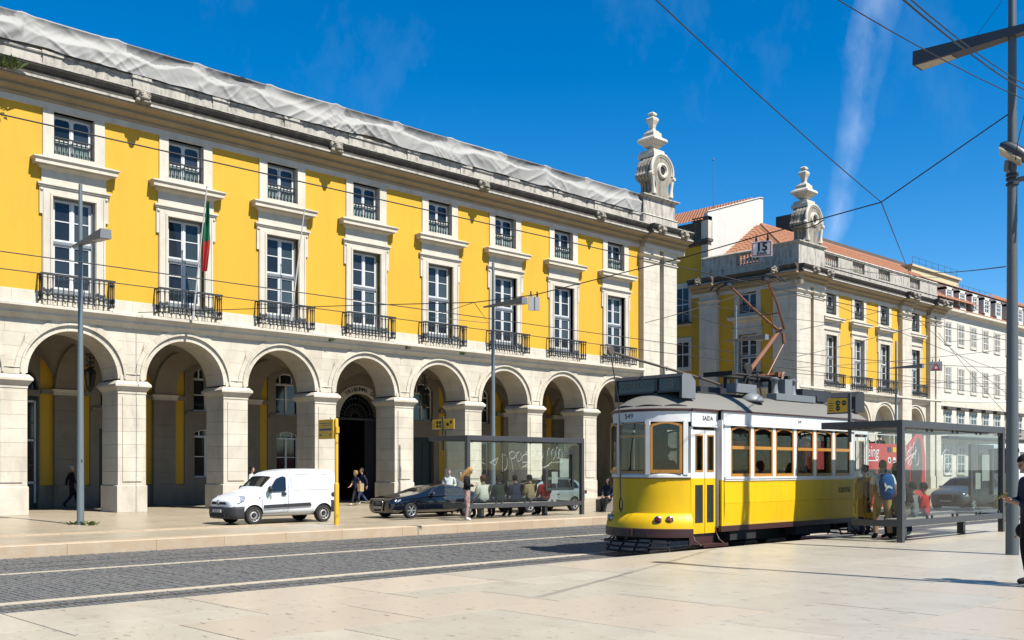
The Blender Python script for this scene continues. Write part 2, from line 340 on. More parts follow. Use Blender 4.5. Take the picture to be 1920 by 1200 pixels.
# ------------------------------------------------------------------ arcaded buildings (facade frame: x along, y into the building, z up)
BAY = 4.215; ZC = 4.89; RA = 1.575
FM = {}
def fmesh():
    # upper and lower window architraves
    b = MB()
    for s in (-1, 1):
        b.prism([(s*.74, 7.3), (s*1.10, 7.3), (s*1.10, 10.45), (s*1.2, 10.45), (s*1.2, 11.40), (s*.74, 11.14)] if s > 0 else [(s*.74, 7.3), (s*.74, 11.14), (s*1.2, 11.40), (s*1.2, 10.45), (s*1.10, 10.45), (s*1.10, 7.3)], 'y', -.07, .3)
        b.prism([(s*.76, 7.3), (s*.84, 7.3), (s*.84, 11.2), (s*.76, 11.12)], 'y', -.10, -.07)
        b.prism([(s*1.02, 7.3), (s*1.08, 7.3), (s*1.08, 11.32), (s*1.02, 11.28)], 'y', -.095, -.07)
        b.lathe([(.0, -.12), (.05, -.11), (.06, -.07)], (s*1.13, 0, 11.3), 8, 'y')
    b.prism([(-1.2, 11.40), (-.74, 11.14), (.74, 11.14), (1.2, 11.40)], 'y', -.07, .3)
    b.prism([(-.84, 11.2), (-.76, 11.12), (.76, 11.12), (.84, 11.2)], 'y', -.10, -.07)
    b.box(-1.24, -.11, 11.40, 1.24, .2, 11.46); b.box(-1.28, -.15, 11.46, 1.28, .2, 11.53)
    FM['architrave'] = b.mesh('architrave', 'stone_frame', bevel=.006)
    b = MB(); b.box(-1.13, -.06, 11.53, 1.13, .3, 12.0); FM['frieze_block'] = b.mesh('frieze_block', 'stone_frame', bevel=.005)
    b = MB()
    b.frus((-1.13, -.06, 1.13, .2), 12.0, (-1.26, -.2, 1.26, .2), 12.09); b.box(-1.29, -.24, 12.09, 1.29, .2, 12.13)
    b.box(-1.43, -.36, 12.13, 1.43, .2, 12.24); b.frus((-1.43, -.36, 1.43, .2), 12.24, (-1.50, -.42, 1.50, .2), 12.31); b.box(-1.5, -.42, 12.31, 1.5, .2, 12.345)
    b.frus((-1.5, -.42, 1.5, .2), 12.345, (-1.12, -.06, 1.12, .2), 12.47)
    FM['hood'] = b.mesh('hood', 'stone_frame', bevel=.004)
    b = MB()
    for s in (-1, 1): b.box(min(s*.71, s*1.08), -.055, 12.6, max(s*.71, s*1.08), .3, 14.07)
    b.box(-1.08, -.055, 14.07, 1.08, .3, 14.12); b.box(-1.08, -.055, 12.42, 1.08, .3, 12.6)
    FM['window_surround'] = b.mesh('window_surround', 'stone_frame', bevel=.006)
    # tall casement: frame + ten panes
    b = MB(); y0, y1 = .20, .27
    for s in (-1, 1): b.box(min(s*.74, s*.675), .16, 7.4, max(s*.74, s*.675), .30, 11.15, 1)
    b.box(-.675, .16, 11.06, .675, .30, 11.15, 1); b.box(-.675, .15, 9.50, .675, .30, 9.60, 1); b.box(-.675, .20, 7.4, .675, .28, 7.92, 1)
    panes = []
    for s in (-1, 1):
        xa, xb = (.0, .675) if s > 0 else (-.675, -.0)
        for za, zb, rws in ((9.60, 11.06, 2), (7.92, 9.50, 3)):
            b.box(xa, y0, za, xa+.085, y1, zb); b.box(xb-.085, y0, za, xb, y1, zb); b.box(xa+.085, y0, za, xb-.085, y1, za+.075); b.box(xa+.085, y0, zb-.075, xb-.085, y1, zb)
            hh = (zb-za-.15)/rws
            for i in range(rws):
                if i: b.box(xa+.085, y0+.012, za+.075+hh*i-.018, xb-.085, y1-.012, za+.075+hh*i+.018)
                panes.append((xa+.085, xb-.085, za+.075+hh*i+(.018 if i else 0), za+.075+hh*(i+1)-(.018 if i < rws-1 else 0)))
    for s in (-1, 1):                                               # meeting stile
        pass
    b.box(-.03, y0-.02, 7.92, .03, y0, 11.06)
    FM['window'] = b.mesh('window', ['white_paint', 'grey_paint'])
    FM['panes'] = [MB().box(p[0], .235, p[2], p[1], .243, p[3]).mesh('pane', 'pane_blue' if p[0] < 0 or p[2] < 8.3 else 'pane_curtain') for p in panes]
    # low window under the cornice
    b = MB(); panes2 = []
    b.box(-.71, .2, 14.0, .71, .3, 14.07, 1); b.box(.67, .2, 12.6, .71, .3, 14.0, 1); b.box(-.71, .2, 12.6, -.67, .3, 14.0, 1)
    for xa, xb in ((-.67, -.0), (.0, .67)):
        b.box(xa, .24, 12.6, xa+.07, .3, 14.0); b.box(xb-.07, .24, 12.6, xb, .3, 14.0); b.box(xa+.07, .24, 13.93, xb-.07, .3, 14.0); b.box(xa+.07, .24, 12.6, xb-.07, .3, 12.68); b.box(xa+.07, .245, 13.16, xb-.07, .295, 13.2)
        for cx, sg in ((xa+.07, 1), (xb-.07, -1)): b.prism([(cx, 13.93), (cx+sg*.09, 13.93), (cx+sg*.03, 13.90), (cx, 13.84)], 'y', .245, .295)
        panes2 += [(xa+.07, xb-.07, 12.68, 13.16, 1), (xa+.07, xb-.07, 13.2, 13.93, 0)]
    b.box(-.03, .225, 12.6, .03, .24, 14.0)
    FM['low_window'] = b.mesh('low_window', ['white_paint', 'grey_paint'])
    FM['low_panes'] = [MB().box(p[0], .27, p[2], p[1], .278, p[3]).mesh('pane', 'blind' if p[4] else 'pane_blue') for p in panes2]
    # cast-iron balusters
    def baluster(b, x, y, z0, h, r=.022):
        pr = [(1., 0), (1., .03), (.5, .06), (.75, .14), (1.15, .22), (1.0, .27), (.55, .33), (.5, .62), (.62, .80), (.9, .88), (.5, .92), (.7, 1.)]
        b.lathe([(a*r, z0+t*h) for a, t in pr], (x, y, 0), 6)
    b = MB()
    for i in range(9): baluster(b, -.62+i*.155, .12, 12.6, .62, .036)
    FM['low_bal'] = b.mesh('balusters', 'iron', smooth=40)
    b = MB(); b.box(-.71, .09, 13.22, .71, .15, 13.26); b.box(-.71, .10, 12.6, .71, .14, 12.63); FM['low_rail'] = b.mesh('window_railing', 'iron')
    b = MB(); X1, D = 1.27, .46
    for i in range(15): baluster(b, -X1+.03+i*(2*X1-.06)/14, -D, 7.43, .87, .042)
    for s in (-1, 1):
        for j in (1, 2): baluster(b, s*(X1-.03), -D+.14*j, 7.43, .87, .042)
    FM['bal'] = b.mesh('balusters', 'iron', smooth=40)
    b = MB(); b.box(-X1-.02, -D-.035, 8.30, X1+.02, -D+.035, 8.345); b.box(-X1, -D-.03, 7.40, X1, -D+.03, 7.43); b.box(-X1+.02, -D-.022, 8.18, X1-.02, -D+.022, 8.20)
    for s in (-1, 1):
        xx = s*(X1-.03); b.box(xx-.03, -D+.035, 8.30, xx+.03, 0, 8.345); b.box(xx-.03, -D+.03, 7.40, xx+.03, 0, 7.43)
    for i in range(8): b.box(-X1+.1+i*.34, -D-.02, 7.345, -X1+.13+i*.34, -D+.02, 7.40)
    FM['balcony'] = b.mesh('balcony_railing', 'iron')
    # arcade pieces
    b = MB(); b.box(-.57, -.03, 0, .57, 1.45, .97); b.frus((-.57, -.03, .57, 1.45), .97, (-.54, 0, .54, 1.42), 1.0); FM['plinth'] = b.mesh('plinth', 'stone', bevel=.012)
    zs = [1.0, 1.5, 2.0, 2.49, 2.97, 3.45, 3.93, 4.36]
    FM['pier'] = []
    for i in range(7):
        z0, z1 = zs[i], zs[i+1]; b = MB(); b.box(-.53, 0, z0+.003, .53, 1.4, z1-.003)
        b.box(-.36, -.035, (z0 if i else 1.13)+.003, .36, 0, (z1 if i < 6 else 4.24)-.003)
        FM['pier'].append(b.mesh('stone_block', 'stone', bevel=.006))
    b = MB()
    b.box(-.545, -.02, 4.36, .545, 1.42, 4.46); b.frus((-.56, -.035, .56, 1.44), 4.46, (-.66, -.14, .66, 1.54), 4.62); b.box(-.68, -.16, 4.62, .68, 1.56, 4.70); b.frus((-.68, -.16, .68, 1.56), 4.70, (-.57, -.05, .57, 1.45), 4.83)
    FM['capital'] = b.mesh('capital', 'stone', bevel=.006)
    # voussoirs
    NV = 11; FM['vous'] = []
    for i in range(NV):
        a0, a1 = PI*i/NV+.002, PI*(i+1)/NV-.002; b = MB()
        for r0, r1, ya, yb in ((RA, RA+.20, -.015, 1.4), (RA+.203, RA+.27, -.10, .2), (RA+.273, RA+.44, -.045, .2)):
            k = 4; vs = []; fs = []
            for j in range(k+1):
                a = a0+(a1-a0)*j/k; c, s_ = math.cos(a), math.sin(a)
                vs += [(r0*c, ya, ZC+r0*s_), (r1*c, ya, ZC+r1*s_), (r1*c, yb, ZC+r1*s_), (r0*c, yb, ZC+r0*s_)]
            for j in range(k):
                o = 4*j
                for q in range(4): fs.append((o+q, o+(q+1) % 4, o+4+(q+1) % 4, o+4+q))
            fs += [(3, 2, 1, 0), (4*k, 4*k+1, 4*k+2, 4*k+3)]; b.add(vs, fs)
        FM['vous'].append(b.mesh('voussoir', 'stone'))
    # spandrel stones above a pier (pier centre at x = 0)
    FM['spand'] = []
    Ro = RA+.44; zz = [4.83, 5.32, 5.80, 6.28, 6.76]
    for i in range(4):
        z0, z1 = zz[i]+.002, zz[i+1]-.002
        def half(z):
            d = z-ZC; return BAY/2-(math.sqrt(Ro*Ro-d*d) if 0 <= d < Ro else (Ro if d < 0 else 0))
        zl = [z0+(z1-z0)*j/6 for j in range(7)]
        right = [(half(z), z) for z in zl]; left = [(-x_, z) for x_, z in right][::-1]
        split = (0.25, -.35, .45, -.2)[i] if i else None
        if split is None: polys = [right+left]
        else: polys = [[(split+.002, z0)]+right+[(split+.002, z1)], [(split-.002, z1)]+left+[(split-.002, z0)]]
        for p in polys: FM['spand'].append(MB().prism(p, 'y', 0., .5).mesh('stone_block', 'stone', bevel=.005))
    # fillet mouldings above capitals between arches (the stepped corner)
    b = MB(); b.box(-.46, -.05, 4.84, .46, 0, 5.02); b.box(-.30, -.07, 5.06, .30, 0, 5.12); FM['impost'] = b.mesh('impost_block', 'stone', bevel=.01)
    # string course, one stone per half bay
    h = BAY/4-.002
    pr = [(.3, 6.76), (-.05, 6.76), (-.07, 6.80), (-.20, 6.92), (-.22, 6.93), (-.22, 7.0), (-.25, 7.03), (-.38, 7.14), (-.40, 7.15), (-.40, 7.24), (-.36, 7.27), (0, 7.30), (.3, 7.30)]
    FM['string'] = MB().prism(pr, 'x', -h, h).mesh('string_course_stone', 'stone_frame')
    FM['band'] = MB().prism([(-.03, 7.30), (-.03, 7.745), (0, 7.76), (.3, 7.76), (.3, 7.30)], 'x', -h, h).mesh('base_band_stone', 'stone_frame', bevel=.004)
    pr = [(.3, 14.12), (-.07, 14.12), (-.07, 14.36), (-.13, 14.38), (-.13, 14.43), (-.08, 14.44), (-.09, 14.47), (-.15, 14.52), (-.25, 14.55), (-.34, 14.57), (-.34, 14.62), (-.27, 14.63), (-.28, 14.67), (-.35, 14.73), (-.48, 14.765), (-.60, 14.785), (-.66, 14.79), (-.66, 14.86), (.3, 14.86)]
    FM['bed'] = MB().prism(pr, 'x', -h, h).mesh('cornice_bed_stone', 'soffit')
    FM['frieze2'] = MB().prism([(.3, 14.119), (-.075, 14.119), (-.075, 14.335), (.3, 14.335)], 'x', -h, h).mesh('frieze_stone', 'stone_frame')
    pr = [(.5, 14.862), (-.68, 14.862), (-.70, 14.87), (-.70, 14.95), (-.60, 14.97), (-.60, 15.12), (-.66, 15.16), (-.74, 15.28), (-.76, 15.34), (-.72, 15.37), (.5, 15.44)]
    m = MB(); m.prism(pr, 'x', -h, h); m.box(-h, -.712, 14.864, h, -.70, 14.945, 1); m.box(-h, -.775, 15.345, h, -.74, 15.385, 1)
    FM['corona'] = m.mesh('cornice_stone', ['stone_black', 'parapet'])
    # parapet
    m = MB(); m.prism([(0, 15.40), (0, 15.98), (-.05, 16.0), (-.07, 16.05), (-.05, 16.10), (0.06, 16.12), (.45, 16.12), (.45, 15.40)], 'x', -h, h); FM['parapet'] = m.mesh('parapet_stone', 'parapet', bevel=.004)
    m = MB(); m.box(-.33, -.05, 15.40, .33, .5, 15.99); m.box(-.37, -.10, 15.99, .37, .5, 16.115); m.box(-.33, .09, 16.115, .33, .5, 17.0); FM['parapet_pier'] = m.mesh('parapet_pier', 'parapet', bevel=.008)
    # grotesque waterspout head
    m = MB(); m.ball((0, -.72, 15.12), (.24, .24, .22), 12, 9); m.ball((0, -.93, 15.02), (.17, .16, .11), 10, 7); m.ball((0, -.95, 14.88), (.12, .12, .06), 8, 6)
    for s in (-1, 1):
        m.ball((s*.22, -.66, 15.20), (.10, .16, .17), 8, 6); m.ball((s*.11, -.92, 15.16), (.055, .05, .05), 8, 6); m.ball((s*.12, -.88, 15.24), (.11, .07, .045), 8, 6); m.ball((s*.2, -.76, 14.96), (.1, .12, .1), 8, 6)
    m.ball((0, -1.02, 15.08), (.06, .05, .05), 8, 6); m.ball((0, -.66, 15.33), (.16, .16, .09), 8, 6); m.ball((0, -.96, 14.95), (.11, .09, .035), 8, 5, 1)
    FM['grot'] = m.mesh('gargoyle', ['stone_dirty', 'black'], smooth=True)
fmesh()
def column(t, M):                                                   # one window axis
    for k in ('architrave', 'frieze_block', 'hood', 'window_surround'): ob(k, FM[k], t, M)
    w = ob('window', FM['window'], t, M)
    for p in FM['panes']: ob('pane', p, w)
    w = ob('low_window', FM['low_window'], t, M)
    for p in FM['low_panes']: ob('pane', p, w)
    r_ = ob('window_railing', FM['low_rail'], t, M); ob('balusters', FM['low_bal'], r_, kind='stuff')
    r_ = ob('balcony_railing', FM['balcony'], t, M); ob('balusters', FM['bal'], r_, kind='stuff')
def courses(t, M, x0, x1, par=True):
    n = max(1, round((x1-x0)/(BAY/2))); w = (x1-x0)/n
    for i in range(n):
        L_ = M @ T(x0+w*(i+.5), 0) @ Matrix.Diagonal((w/(BAY/2), 1, 1, 1))
        for k, nm in (('string', 'string_course_stone'), ('band', 'base_band_stone'), ('bed', 'cornice_bed_stone'), ('frieze2', 'frieze_stone'), ('corona', 'cornice_stone')): ob(nm, FM[k], t, L_)
        if par: ob('parapet_stone', FM['parapet'], t, L_)
def wall_cols(t, M, x0, x1, xs, name='wall'):                       # yellow wall pierced by the windows in xs
    b = MB(); cur = x0; y0, y1 = 0., .5
    for xc in sorted(xs):
        b.box(cur, y0, 7.3, xc-.74, y1, 14.2); b.box(xc-.74, y0, 11.15, xc+.74, y1, 12.6); b.box(xc-.74, y0, 14.07, xc+.74, y1, 14.2); b.box(xc-.74, .31, 7.3, xc+.74, y1, 11.15); b.box(xc-.74, .31, 12.6, xc+.74, y1, 14.07); cur = xc+.74
    b.box(cur, y0, 7.3, x1, y1, 14.2)
    return po(name, b, 'yellow_wall', t, M)
def arch(t, M, xc):
    for v in FM['vous']: ob('voussoir', v, t, M @ T(xc, 0))
def pier(t, M, xc):
    A = M @ T(xc, 0)
    ob('plinth', FM['plinth'], t, A); ob('capital', FM['capital'], t, A); ob('impost_block', FM['impost'], t, A)
    for p in FM['pier']+FM['spand']: ob('stone_block', p, t, A)
def pilaster(t, M, x0, x1, d=.35):                                  # giant corner pilaster in coursed stone
    w = x1-x0; z = 0.
    hs = [1.0]+[.52]*11+[.27]
    zc = [0.]
    for h in hs: zc.append(zc[-1]+h)
    zc = [q for q in zc if q < 6.75]+[6.76, 7.3]+[7.3+.5*i for i in range(1, 13)]
    zc = [q for q in zc if q < 13.2]+[13.3]
    for a, b_ in zip(zc, zc[1:]):
        e = .06 if b_ <= 1.0 else 0; po('stone_block', MB().box(x0-e, -d-e, a+.002, x1+e, .3, b_-.002), 'stone_frame', t, M, bevel=.005)
    m = MB(); m.frus((x0, -d, x1, .3), 13.3, (x0-.05, -d-.05, x1+.05, .3), 13.36); m.box(x0-.06, -d-.06, 13.36, x1+.06, .3, 13.42); m.box(x0-.0, -d, 13.42, x1, .3, 13.62); m.frus((x0, -d, x1, .3), 13.62, (x0-.13, -d-.13, x1+.13, .3), 13.74); m.box(x0-.14, -d-.14, 13.74, x1+.14, .3, 13.8)
    m.box(x0, -d, 13.8, x1, .3, 14.2); po('pilaster_capital', m, 'stone_frame', t, M, bevel=.005)
def corner_cornice(t, M, x0, x1, d=.35, e0=.0, e1=.0):              # cornice broken forward over the corner pilasters
    for k, z0 in (('bed', 0), ('frieze2', 0), ('corona', 0)):
        w = x1-x0+e0+e1
        ob({'bed': 'cornice_bed_stone', 'frieze2': 'frieze_stone', 'corona': 'cornice_stone'}[k], FM[k], t, M @ T((x0-e0+x1+e1)/2, -d, .002) @ Matrix.Diagonal((w/(BAY/2), 1, 1, 1)))
def finial(t, M):                                                   # scrolled stone crown with oculus, front faces -y; base at z = 0, about 5 m tall
    def outline(k, w):
        base = [(.95, 0), (.80, .12), (.66, .30), (.58, .55), (.60, .85), (.72, 1.0), (.98, 1.06), (1.12, 1.18), (1.14, 1.36), (1.02, 1.50), (.98, 1.66), (.95, 1.9), (.82, 2.18), (.6, 2.42), (.3, 2.55), (0, 2.58)]
        right = [(x_*k, z*w) for x_, z in base]; return right+[(-x_, z) for x_, z in right[-2::-1]]
    m = MB(); o1, o2 = outline(1, 1), outline(.90, .97)
    ys = [-.72, -.52, -.47, -.29, -.24, -.06, -.01, .17, .22, .42]
    for i in range(0, len(ys)-1): m.prism(o1 if i % 2 == 0 else o2, 'y', ys[i], ys[i+1])
    po('scroll_block', m, 'stone_dirty', t, M, bevel=.03)
    m = MB(); front = []
    hoodr = [(1.02*math.cos(a), 1.62+.95*math.sin(a)) for a in [R(-12+i*12) for i in range(18)]]
    m.tube([(x_, -.74, z) for x_, z in hoodr], .085, 8); m.tube([(x_*.88, -.72, 1.62+(z-1.62)*.88) for x_, z in hoodr], .05, 8)
    for s in (-1, 1):
        m.lathe([(.0, -.86), (.09, -.86), (.13, -.8), (.15, -.7)], (s*1.06, 0, 1.30), 12, 'y'); m.tube([(s*(.92-.13*i/4), -.74, 1.12-.24*i) for i in range(5)], [.12, .10, .09, .12, .16], 8)
    po('hood_moulding', m, 'stone_frame', t, M, smooth=40)
    m = MB(); m.lathe([(.24, -.70), (.28, -.82), (.34, -.86), (.42, -.84), (.46, -.76), (.5, -.70)], (0, 0, 1.62), 20, 'y'); m.cyl((0, 0, 1.62), .26, -.735, -.70, 16, 'y', 1)
    po('oculus', m, ['stone_frame', 'black'], t, M, smooth=40)
    def sq(prof, mname, nm):
        m = MB(); m.lathe([(r_*1.414, h) for r_, h in prof], (0, 0, 0), 4, 'z', 0, PI/4); po(nm, m, mname, t, M, bevel=.02)
    sq([(.62, 2.45), (.62, 2.72), (.52, 2.74), (.50, 2.92), (.22, 2.95), (.20, 3.08)], 'stone_frame', 'upper_block')
    sq([(.22, 3.08), (.40, 3.18), (.42, 3.26), (.56, 3.36), (.66, 3.48), (.62, 3.62), (.44, 3.72), (.40, 3.76), (.38, 3.98), (.30, 4.04), (.26, 4.12), (.16, 4.16), (.14, 4.28)], 'stone_frame', 'urn')
    sq([(.13, 4.28), (.17, 4.5), (.26, 4.72), (.28, 4.84), (.2, 4.94), (.10, 4.98), (.10, 5.02), (.19, 5.06), (.2, 5.16), (.12, 5.24), (0.01, 5.26)], 'stone_frame', 'tip')
# gallery behind the arches
YG0, YG1 = 1.4, 6.4
def gallery_vault(t, M, xc):
    m = MB(); nx, ny = 16, 16; pts = []
    hx, hy = BAY/2, (YG1-YG0)/2
    for j in range(ny+1):
        for i in range(nx+1):
            x_ = -hx+2*hx*i/nx; y_ = -hy+2*hy*j/ny
            za = 1.72*math.sqrt(max(0, 1-(x_/(RA+.12))**2)) if abs(x_) < RA+.12 else 0
            zb = 1.72*math.sqrt(max(0, 1-(y_/hy)**2))
            pts.append((xc+x_, (YG0+YG1)/2+y_, 4.85+max(za, zb)))
    m.grid(pts, nx+1, ny+1); po('vault', m, 'stone_shaded', t, M, smooth=45, fix=False)
    m = MB(); k = 14
    for i in range(k):                                              # transverse rib from pier to wall pilaster
        a0, a1 = PI*i/k, PI*(i+1)/k; r0, r1 = 0.90, 1.04; cy = (YG0+YG1)/2
        q = [(cy-hy*r0*math.cos(a0), 4.85+1.62*math.sin(a0)), (cy-hy*r0*math.cos(a1), 4.85+1.62*math.sin(a1)), (cy-hy*r1*math.cos(a1), 4.85+1.80*math.sin(a1)), (cy-hy*r1*math.cos(a0), 4.85+1.80*math.sin(a0))]
        m.prism(q, 'x', xc+BAY/2-.5, xc+BAY/2+.5)
    po('transverse_arch', m, 'stone_shaded', t, M)
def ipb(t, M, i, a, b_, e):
    if ('ip', i) not in FM: FM[('ip', i)] = MB().box(-.5-e, YG1-.18-e, a+.002, .5+e, YG1+.2, b_-.002).mesh('stone_block', 'stone_shaded', bevel=.006)
    ob('stone_block', FM[('ip', i)], t, M)
def inner_bay(t, M, xc, kind):
    Y = YG1; h = BAY/2
    # pilaster on the right bay edge, coursed
    for i, (a, b_) in enumerate(zip([0, .92, 1.45, 1.98, 2.5, 3.0, 3.5, 4.0, 4.5], [.92, 1.45, 1.98, 2.5, 3.0, 3.5, 4.0, 4.5, 4.62])):
        e = .04 if i == 0 else 0
        ipb(t, M @ T(xc+h, 0), i, a, b_, e)
    po('impost', MB().box(-.56, Y-.26, 4.62, .56, Y+.2, 4.72).frus((-.56, Y-.26, .56, Y+.2), 4.72, (-.62, Y-.32, .62, Y+.2), 4.85), 'stone', t, M @ T(xc+h, 0), bevel=.006)
    wx0, wx1 = xc-h+.5, xc+h-.5
    if kind == 'portal':
        m = MB(); rr = 1.25; pr = [(wx0-.6, 0), (xc-rr, 0), (xc-rr, 4.2)]+[(xc-rr*math.cos(PI*i/16), 4.2+rr*math.sin(PI*i/16)) for i in range(1, 16)]+[(xc+rr, 4.2), (xc+rr, 0), (wx1+.6, 0), (wx1+.6, 7), (wx0-.6, 7)]
        m.prism(pr, 'y', Y, Y+.5); po('portal_wall', m, 'stone_shaded', t, M)
        m = MB(); m.box(xc-rr-.3, Y+.5, 0.0, xc-rr, Y+8, 6); m.box(xc+rr, Y+.5, 0, xc+rr+.3, Y+8, 6); m.box(xc-rr-.3, Y+8, 0, xc+rr+.3, Y+8.2, 6); m.box(xc-rr-.3, Y+.5, 5.6, xc+rr+.3, Y+8, 5.9); po('passage', m, 'black', t, M)  # walls coloured black to stand in for the passage's deep shade
        m = MB(); m.box(xc-rr, Y+.3, 4.1, xc+rr, Y+.42, 4.22)
        for i in range(1, 14):
            a = PI*i/14; m.tube([(xc+.25*math.cos(a), Y+.36, 4.22+.25*math.sin(a)), (xc+rr*math.cos(a), Y+.36, 4.22+rr*math.sin(a)*.98)], .022, 5)
        for q in (.3, .7, 1.0): m.tube([(xc+q*math.cos(PI*i/18), Y+.36, 4.22+q*math.sin(PI*i/18)) for i in range(19)], .025, 5)
        po('iron_fanlight', m, 'iron', t, M)
        m = MB(); m.box(xc+.55, Y+.3, 0, xc+rr, Y+.42, 4.1); po('door_leaf', m, 'black', t, M)
        m = MB()
        for i in range(24):
            a0, a1 = PI*i/24, PI*(i+1)/24; q = [(xc-r_*math.cos(a), 4.2+r_*math.sin(a)) for r_, a in ((rr, a0), (rr+.42, a0), (rr+.42, a1), (rr, a1))]
            m.prism(q, 'y', Y-.05, Y)
        po('portal_arch', m, 'stone_frame', t, M)
        txt = 'TRIBUNAL DA'
        for i, ch in enumerate(txt):
            if ch == ' ': continue
            a = R(124-i*7.2); po_ = text_mesh(ch, .29, 'iron', .015); r_ = rr+.21
            ob('letter', po_, t, M @ T(xc+r_*math.cos(a), Y-.07, 4.2+r_*math.sin(a)) @ Matrix.Rotation(PI/2-a, 4, 'Y'))
        return
    if kind == 'door':
        ops = [(.72, 0.0, 3.3, 0, 'd'), (.66, 4.2, 5.75, .45, 'w')]
    elif kind == 'bigdoor':
        ops = [(1.05, 0.0, 4.55, 0, 'D'), (1.05, 4.8, 4.85, 1.05, 'f')]
    else:
        ops = [(.62, 1.2, 3.15, .24, 'w'), (.66, 4.2, 5.75, .45, 'w')]
    ow = 1.1
    m = MB(); m.box(wx0, Y+.06, .92, xc-ow, Y+.5, 7); m.box(xc+ow, Y+.06, .92, wx1, Y+.5, 7); po('wall', m, 'yellow_wall', t, M)
    for a, b_ in ((wx0, xc-ow), (xc+ow, wx1)):
        po('dado', MB().box(a, Y, 0, b_, Y+.5, .90), 'stone_shaded', t, M, bevel=.006); po('impost_band', MB().box(a+.002, Y-.14, 4.66, b_-.002, Y+.1, 4.84), 'stone_shaded', t, M)
    m = MB(); zc_ = 0.
    for (hw, z0, z1, rise, kd) in ops:
        if z0 > zc_: m.box(xc-ow, Y, zc_, xc+ow, Y+.45, z0)
        arcp = [(xc+hw*math.cos(PI*i/12), z1+rise*math.sin(PI*i/12)) for i in range(13)] if rise else [(xc+hw, z1), (xc-hw, z1)]
        top = z1+rise+.02
        m.box(xc-ow, Y, z0, xc-hw, Y+.45, z1); m.box(xc+hw, Y, z0, xc+ow, Y+.45, z1)
        if rise:
            q = [(xc-ow, z1)]+arcp[::-1]+[(xc+ow, z1), (xc+ow, top+.1), (xc-ow, top+.1)]; m.prism(q, 'y', Y, Y+.45); zc_ = top+.1
        else: zc_ = z1
        if kd == 'w' and z0 > 3: m.box(xc-ow+.05, Y-.12, z0-.14, xc+ow-.05, Y, z0-.02)
    m.box(xc-ow, Y, zc_, xc+ow, Y+.45, 7.); po('window_surround', m, 'stone_shaded', t, M)
    for (hw, z0, z1, rise, kd) in ops:
        if kd == 'w':
            f = MB(); y_ = Y+.22
            prof = [(hw, z0), (hw, z1)]+[(hw*math.cos(PI*i/10), z1+rise*math.sin(PI*i/10)) for i in range(1, 10)]+[(-hw, z1), (-hw, z0)]
            f.tube([(xc+px_, y_, pz) for px_, pz in prof], .05, 4); f.box(xc-hw, y_-.04, z0, xc+hw, y_+.04, z0+.08); f.box(xc-.05, y_-.045, z0, xc+.05, y_+.035, z1-.02); f.box(xc-hw, y_-.05, z1-.13, xc+hw, y_+.04, z1-.05); f.box(xc-hw, y_-.03, (z0+z1)/2-.04, xc+hw, y_+.03, (z0+z1)/2)
            for s in (-.5, .5): f.box(xc+s*hw-.03, y_-.035, z1-.05, xc+s*hw+.03, y_+.03, z1+rise*.85)
            w = po('arcade_window', f, 'white_paint', t, M)
            zm = (z0+z1)/2
            for xa, xb in ((xc-hw, xc-.05), (xc+.05, xc+hw)):
                for za, zb in ((z0+.08, zm-.04), (zm, z1-.13)): po('pane', MB().box(xa, y_+.01, za, xb, y_+.02, zb), 'pane_dark', w)
            po('pane', MB().prism([(xc+px_, pz) for px_, pz in prof[1:-1]], 'y', y_+.01, y_+.02), 'pane_dark', w)
        elif kd in 'dD':
            f = MB(); f.box(xc-hw, Y+.25, 0.02, xc+hw, Y+.33, z1); dr = po('door', f, 'door_green', t, M)
            f = MB()
            for s in (-1, 1):
                cx = xc+s*hw/2
                if kd == 'D':
                    f.box(cx-hw*.42, Y+.2, 1.0, cx+hw*.42, Y+.25, 1.08); f.box(cx-hw*.42, Y+.2, 2.72, cx+hw*.42, Y+.25, 2.8); f.box(cx-hw*.42, Y+.2, 4.3, cx+hw*.42, Y+.25, 4.38)
                    for q in (-1, 1): f.box(cx+q*hw*.42-.04, Y+.2, .2, cx+q*hw*.42+.04, Y+.25, 4.38)
                    for za, zb in ((1.08, 1.7), (1.78, 2.7), (2.85, 3.45), (3.5, 4.25)): po('pane', MB().box(cx-hw*.36, Y+.235, za, cx+hw*.36, Y+.245, zb), 'pane_dark', dr)
                else: f.box(cx-hw*.36, Y+.22, .3, cx+hw*.36, Y+.25, 1.2); f.box(cx-hw*.36, Y+.22, 1.4, cx+hw*.36, Y+.25, 3.0)
            po('door_frame', f, 'white_paint' if kd == 'D' else 'door_green', dr)
        elif kd == 'f':
            f = MB(); f.prism([(xc+hw*math.cos(PI*i/14), z1+hw*math.sin(PI*i/14)) for i in range(15)], 'y', Y+.30, Y+.34); po('fanlight', f, 'pane_dark', t, M)
            f = MB()
            for i in range(1, 12): a = PI*i/12; f.tube([(xc+.2*math.cos(a), Y+.28, z1+.2*math.sin(a)), (xc+hw*math.cos(a), Y+.28, z1+hw*math.sin(a))], .02, 4)
            for q in (.2, .62, 1.0): f.tube([(xc+q*hw*math.cos(PI*i/14), Y+.28, z1+q*hw*math.sin(PI*i/14)) for i in range(15)], .025, 4)
            po('fanlight_bars', f, 'iron', t, M)
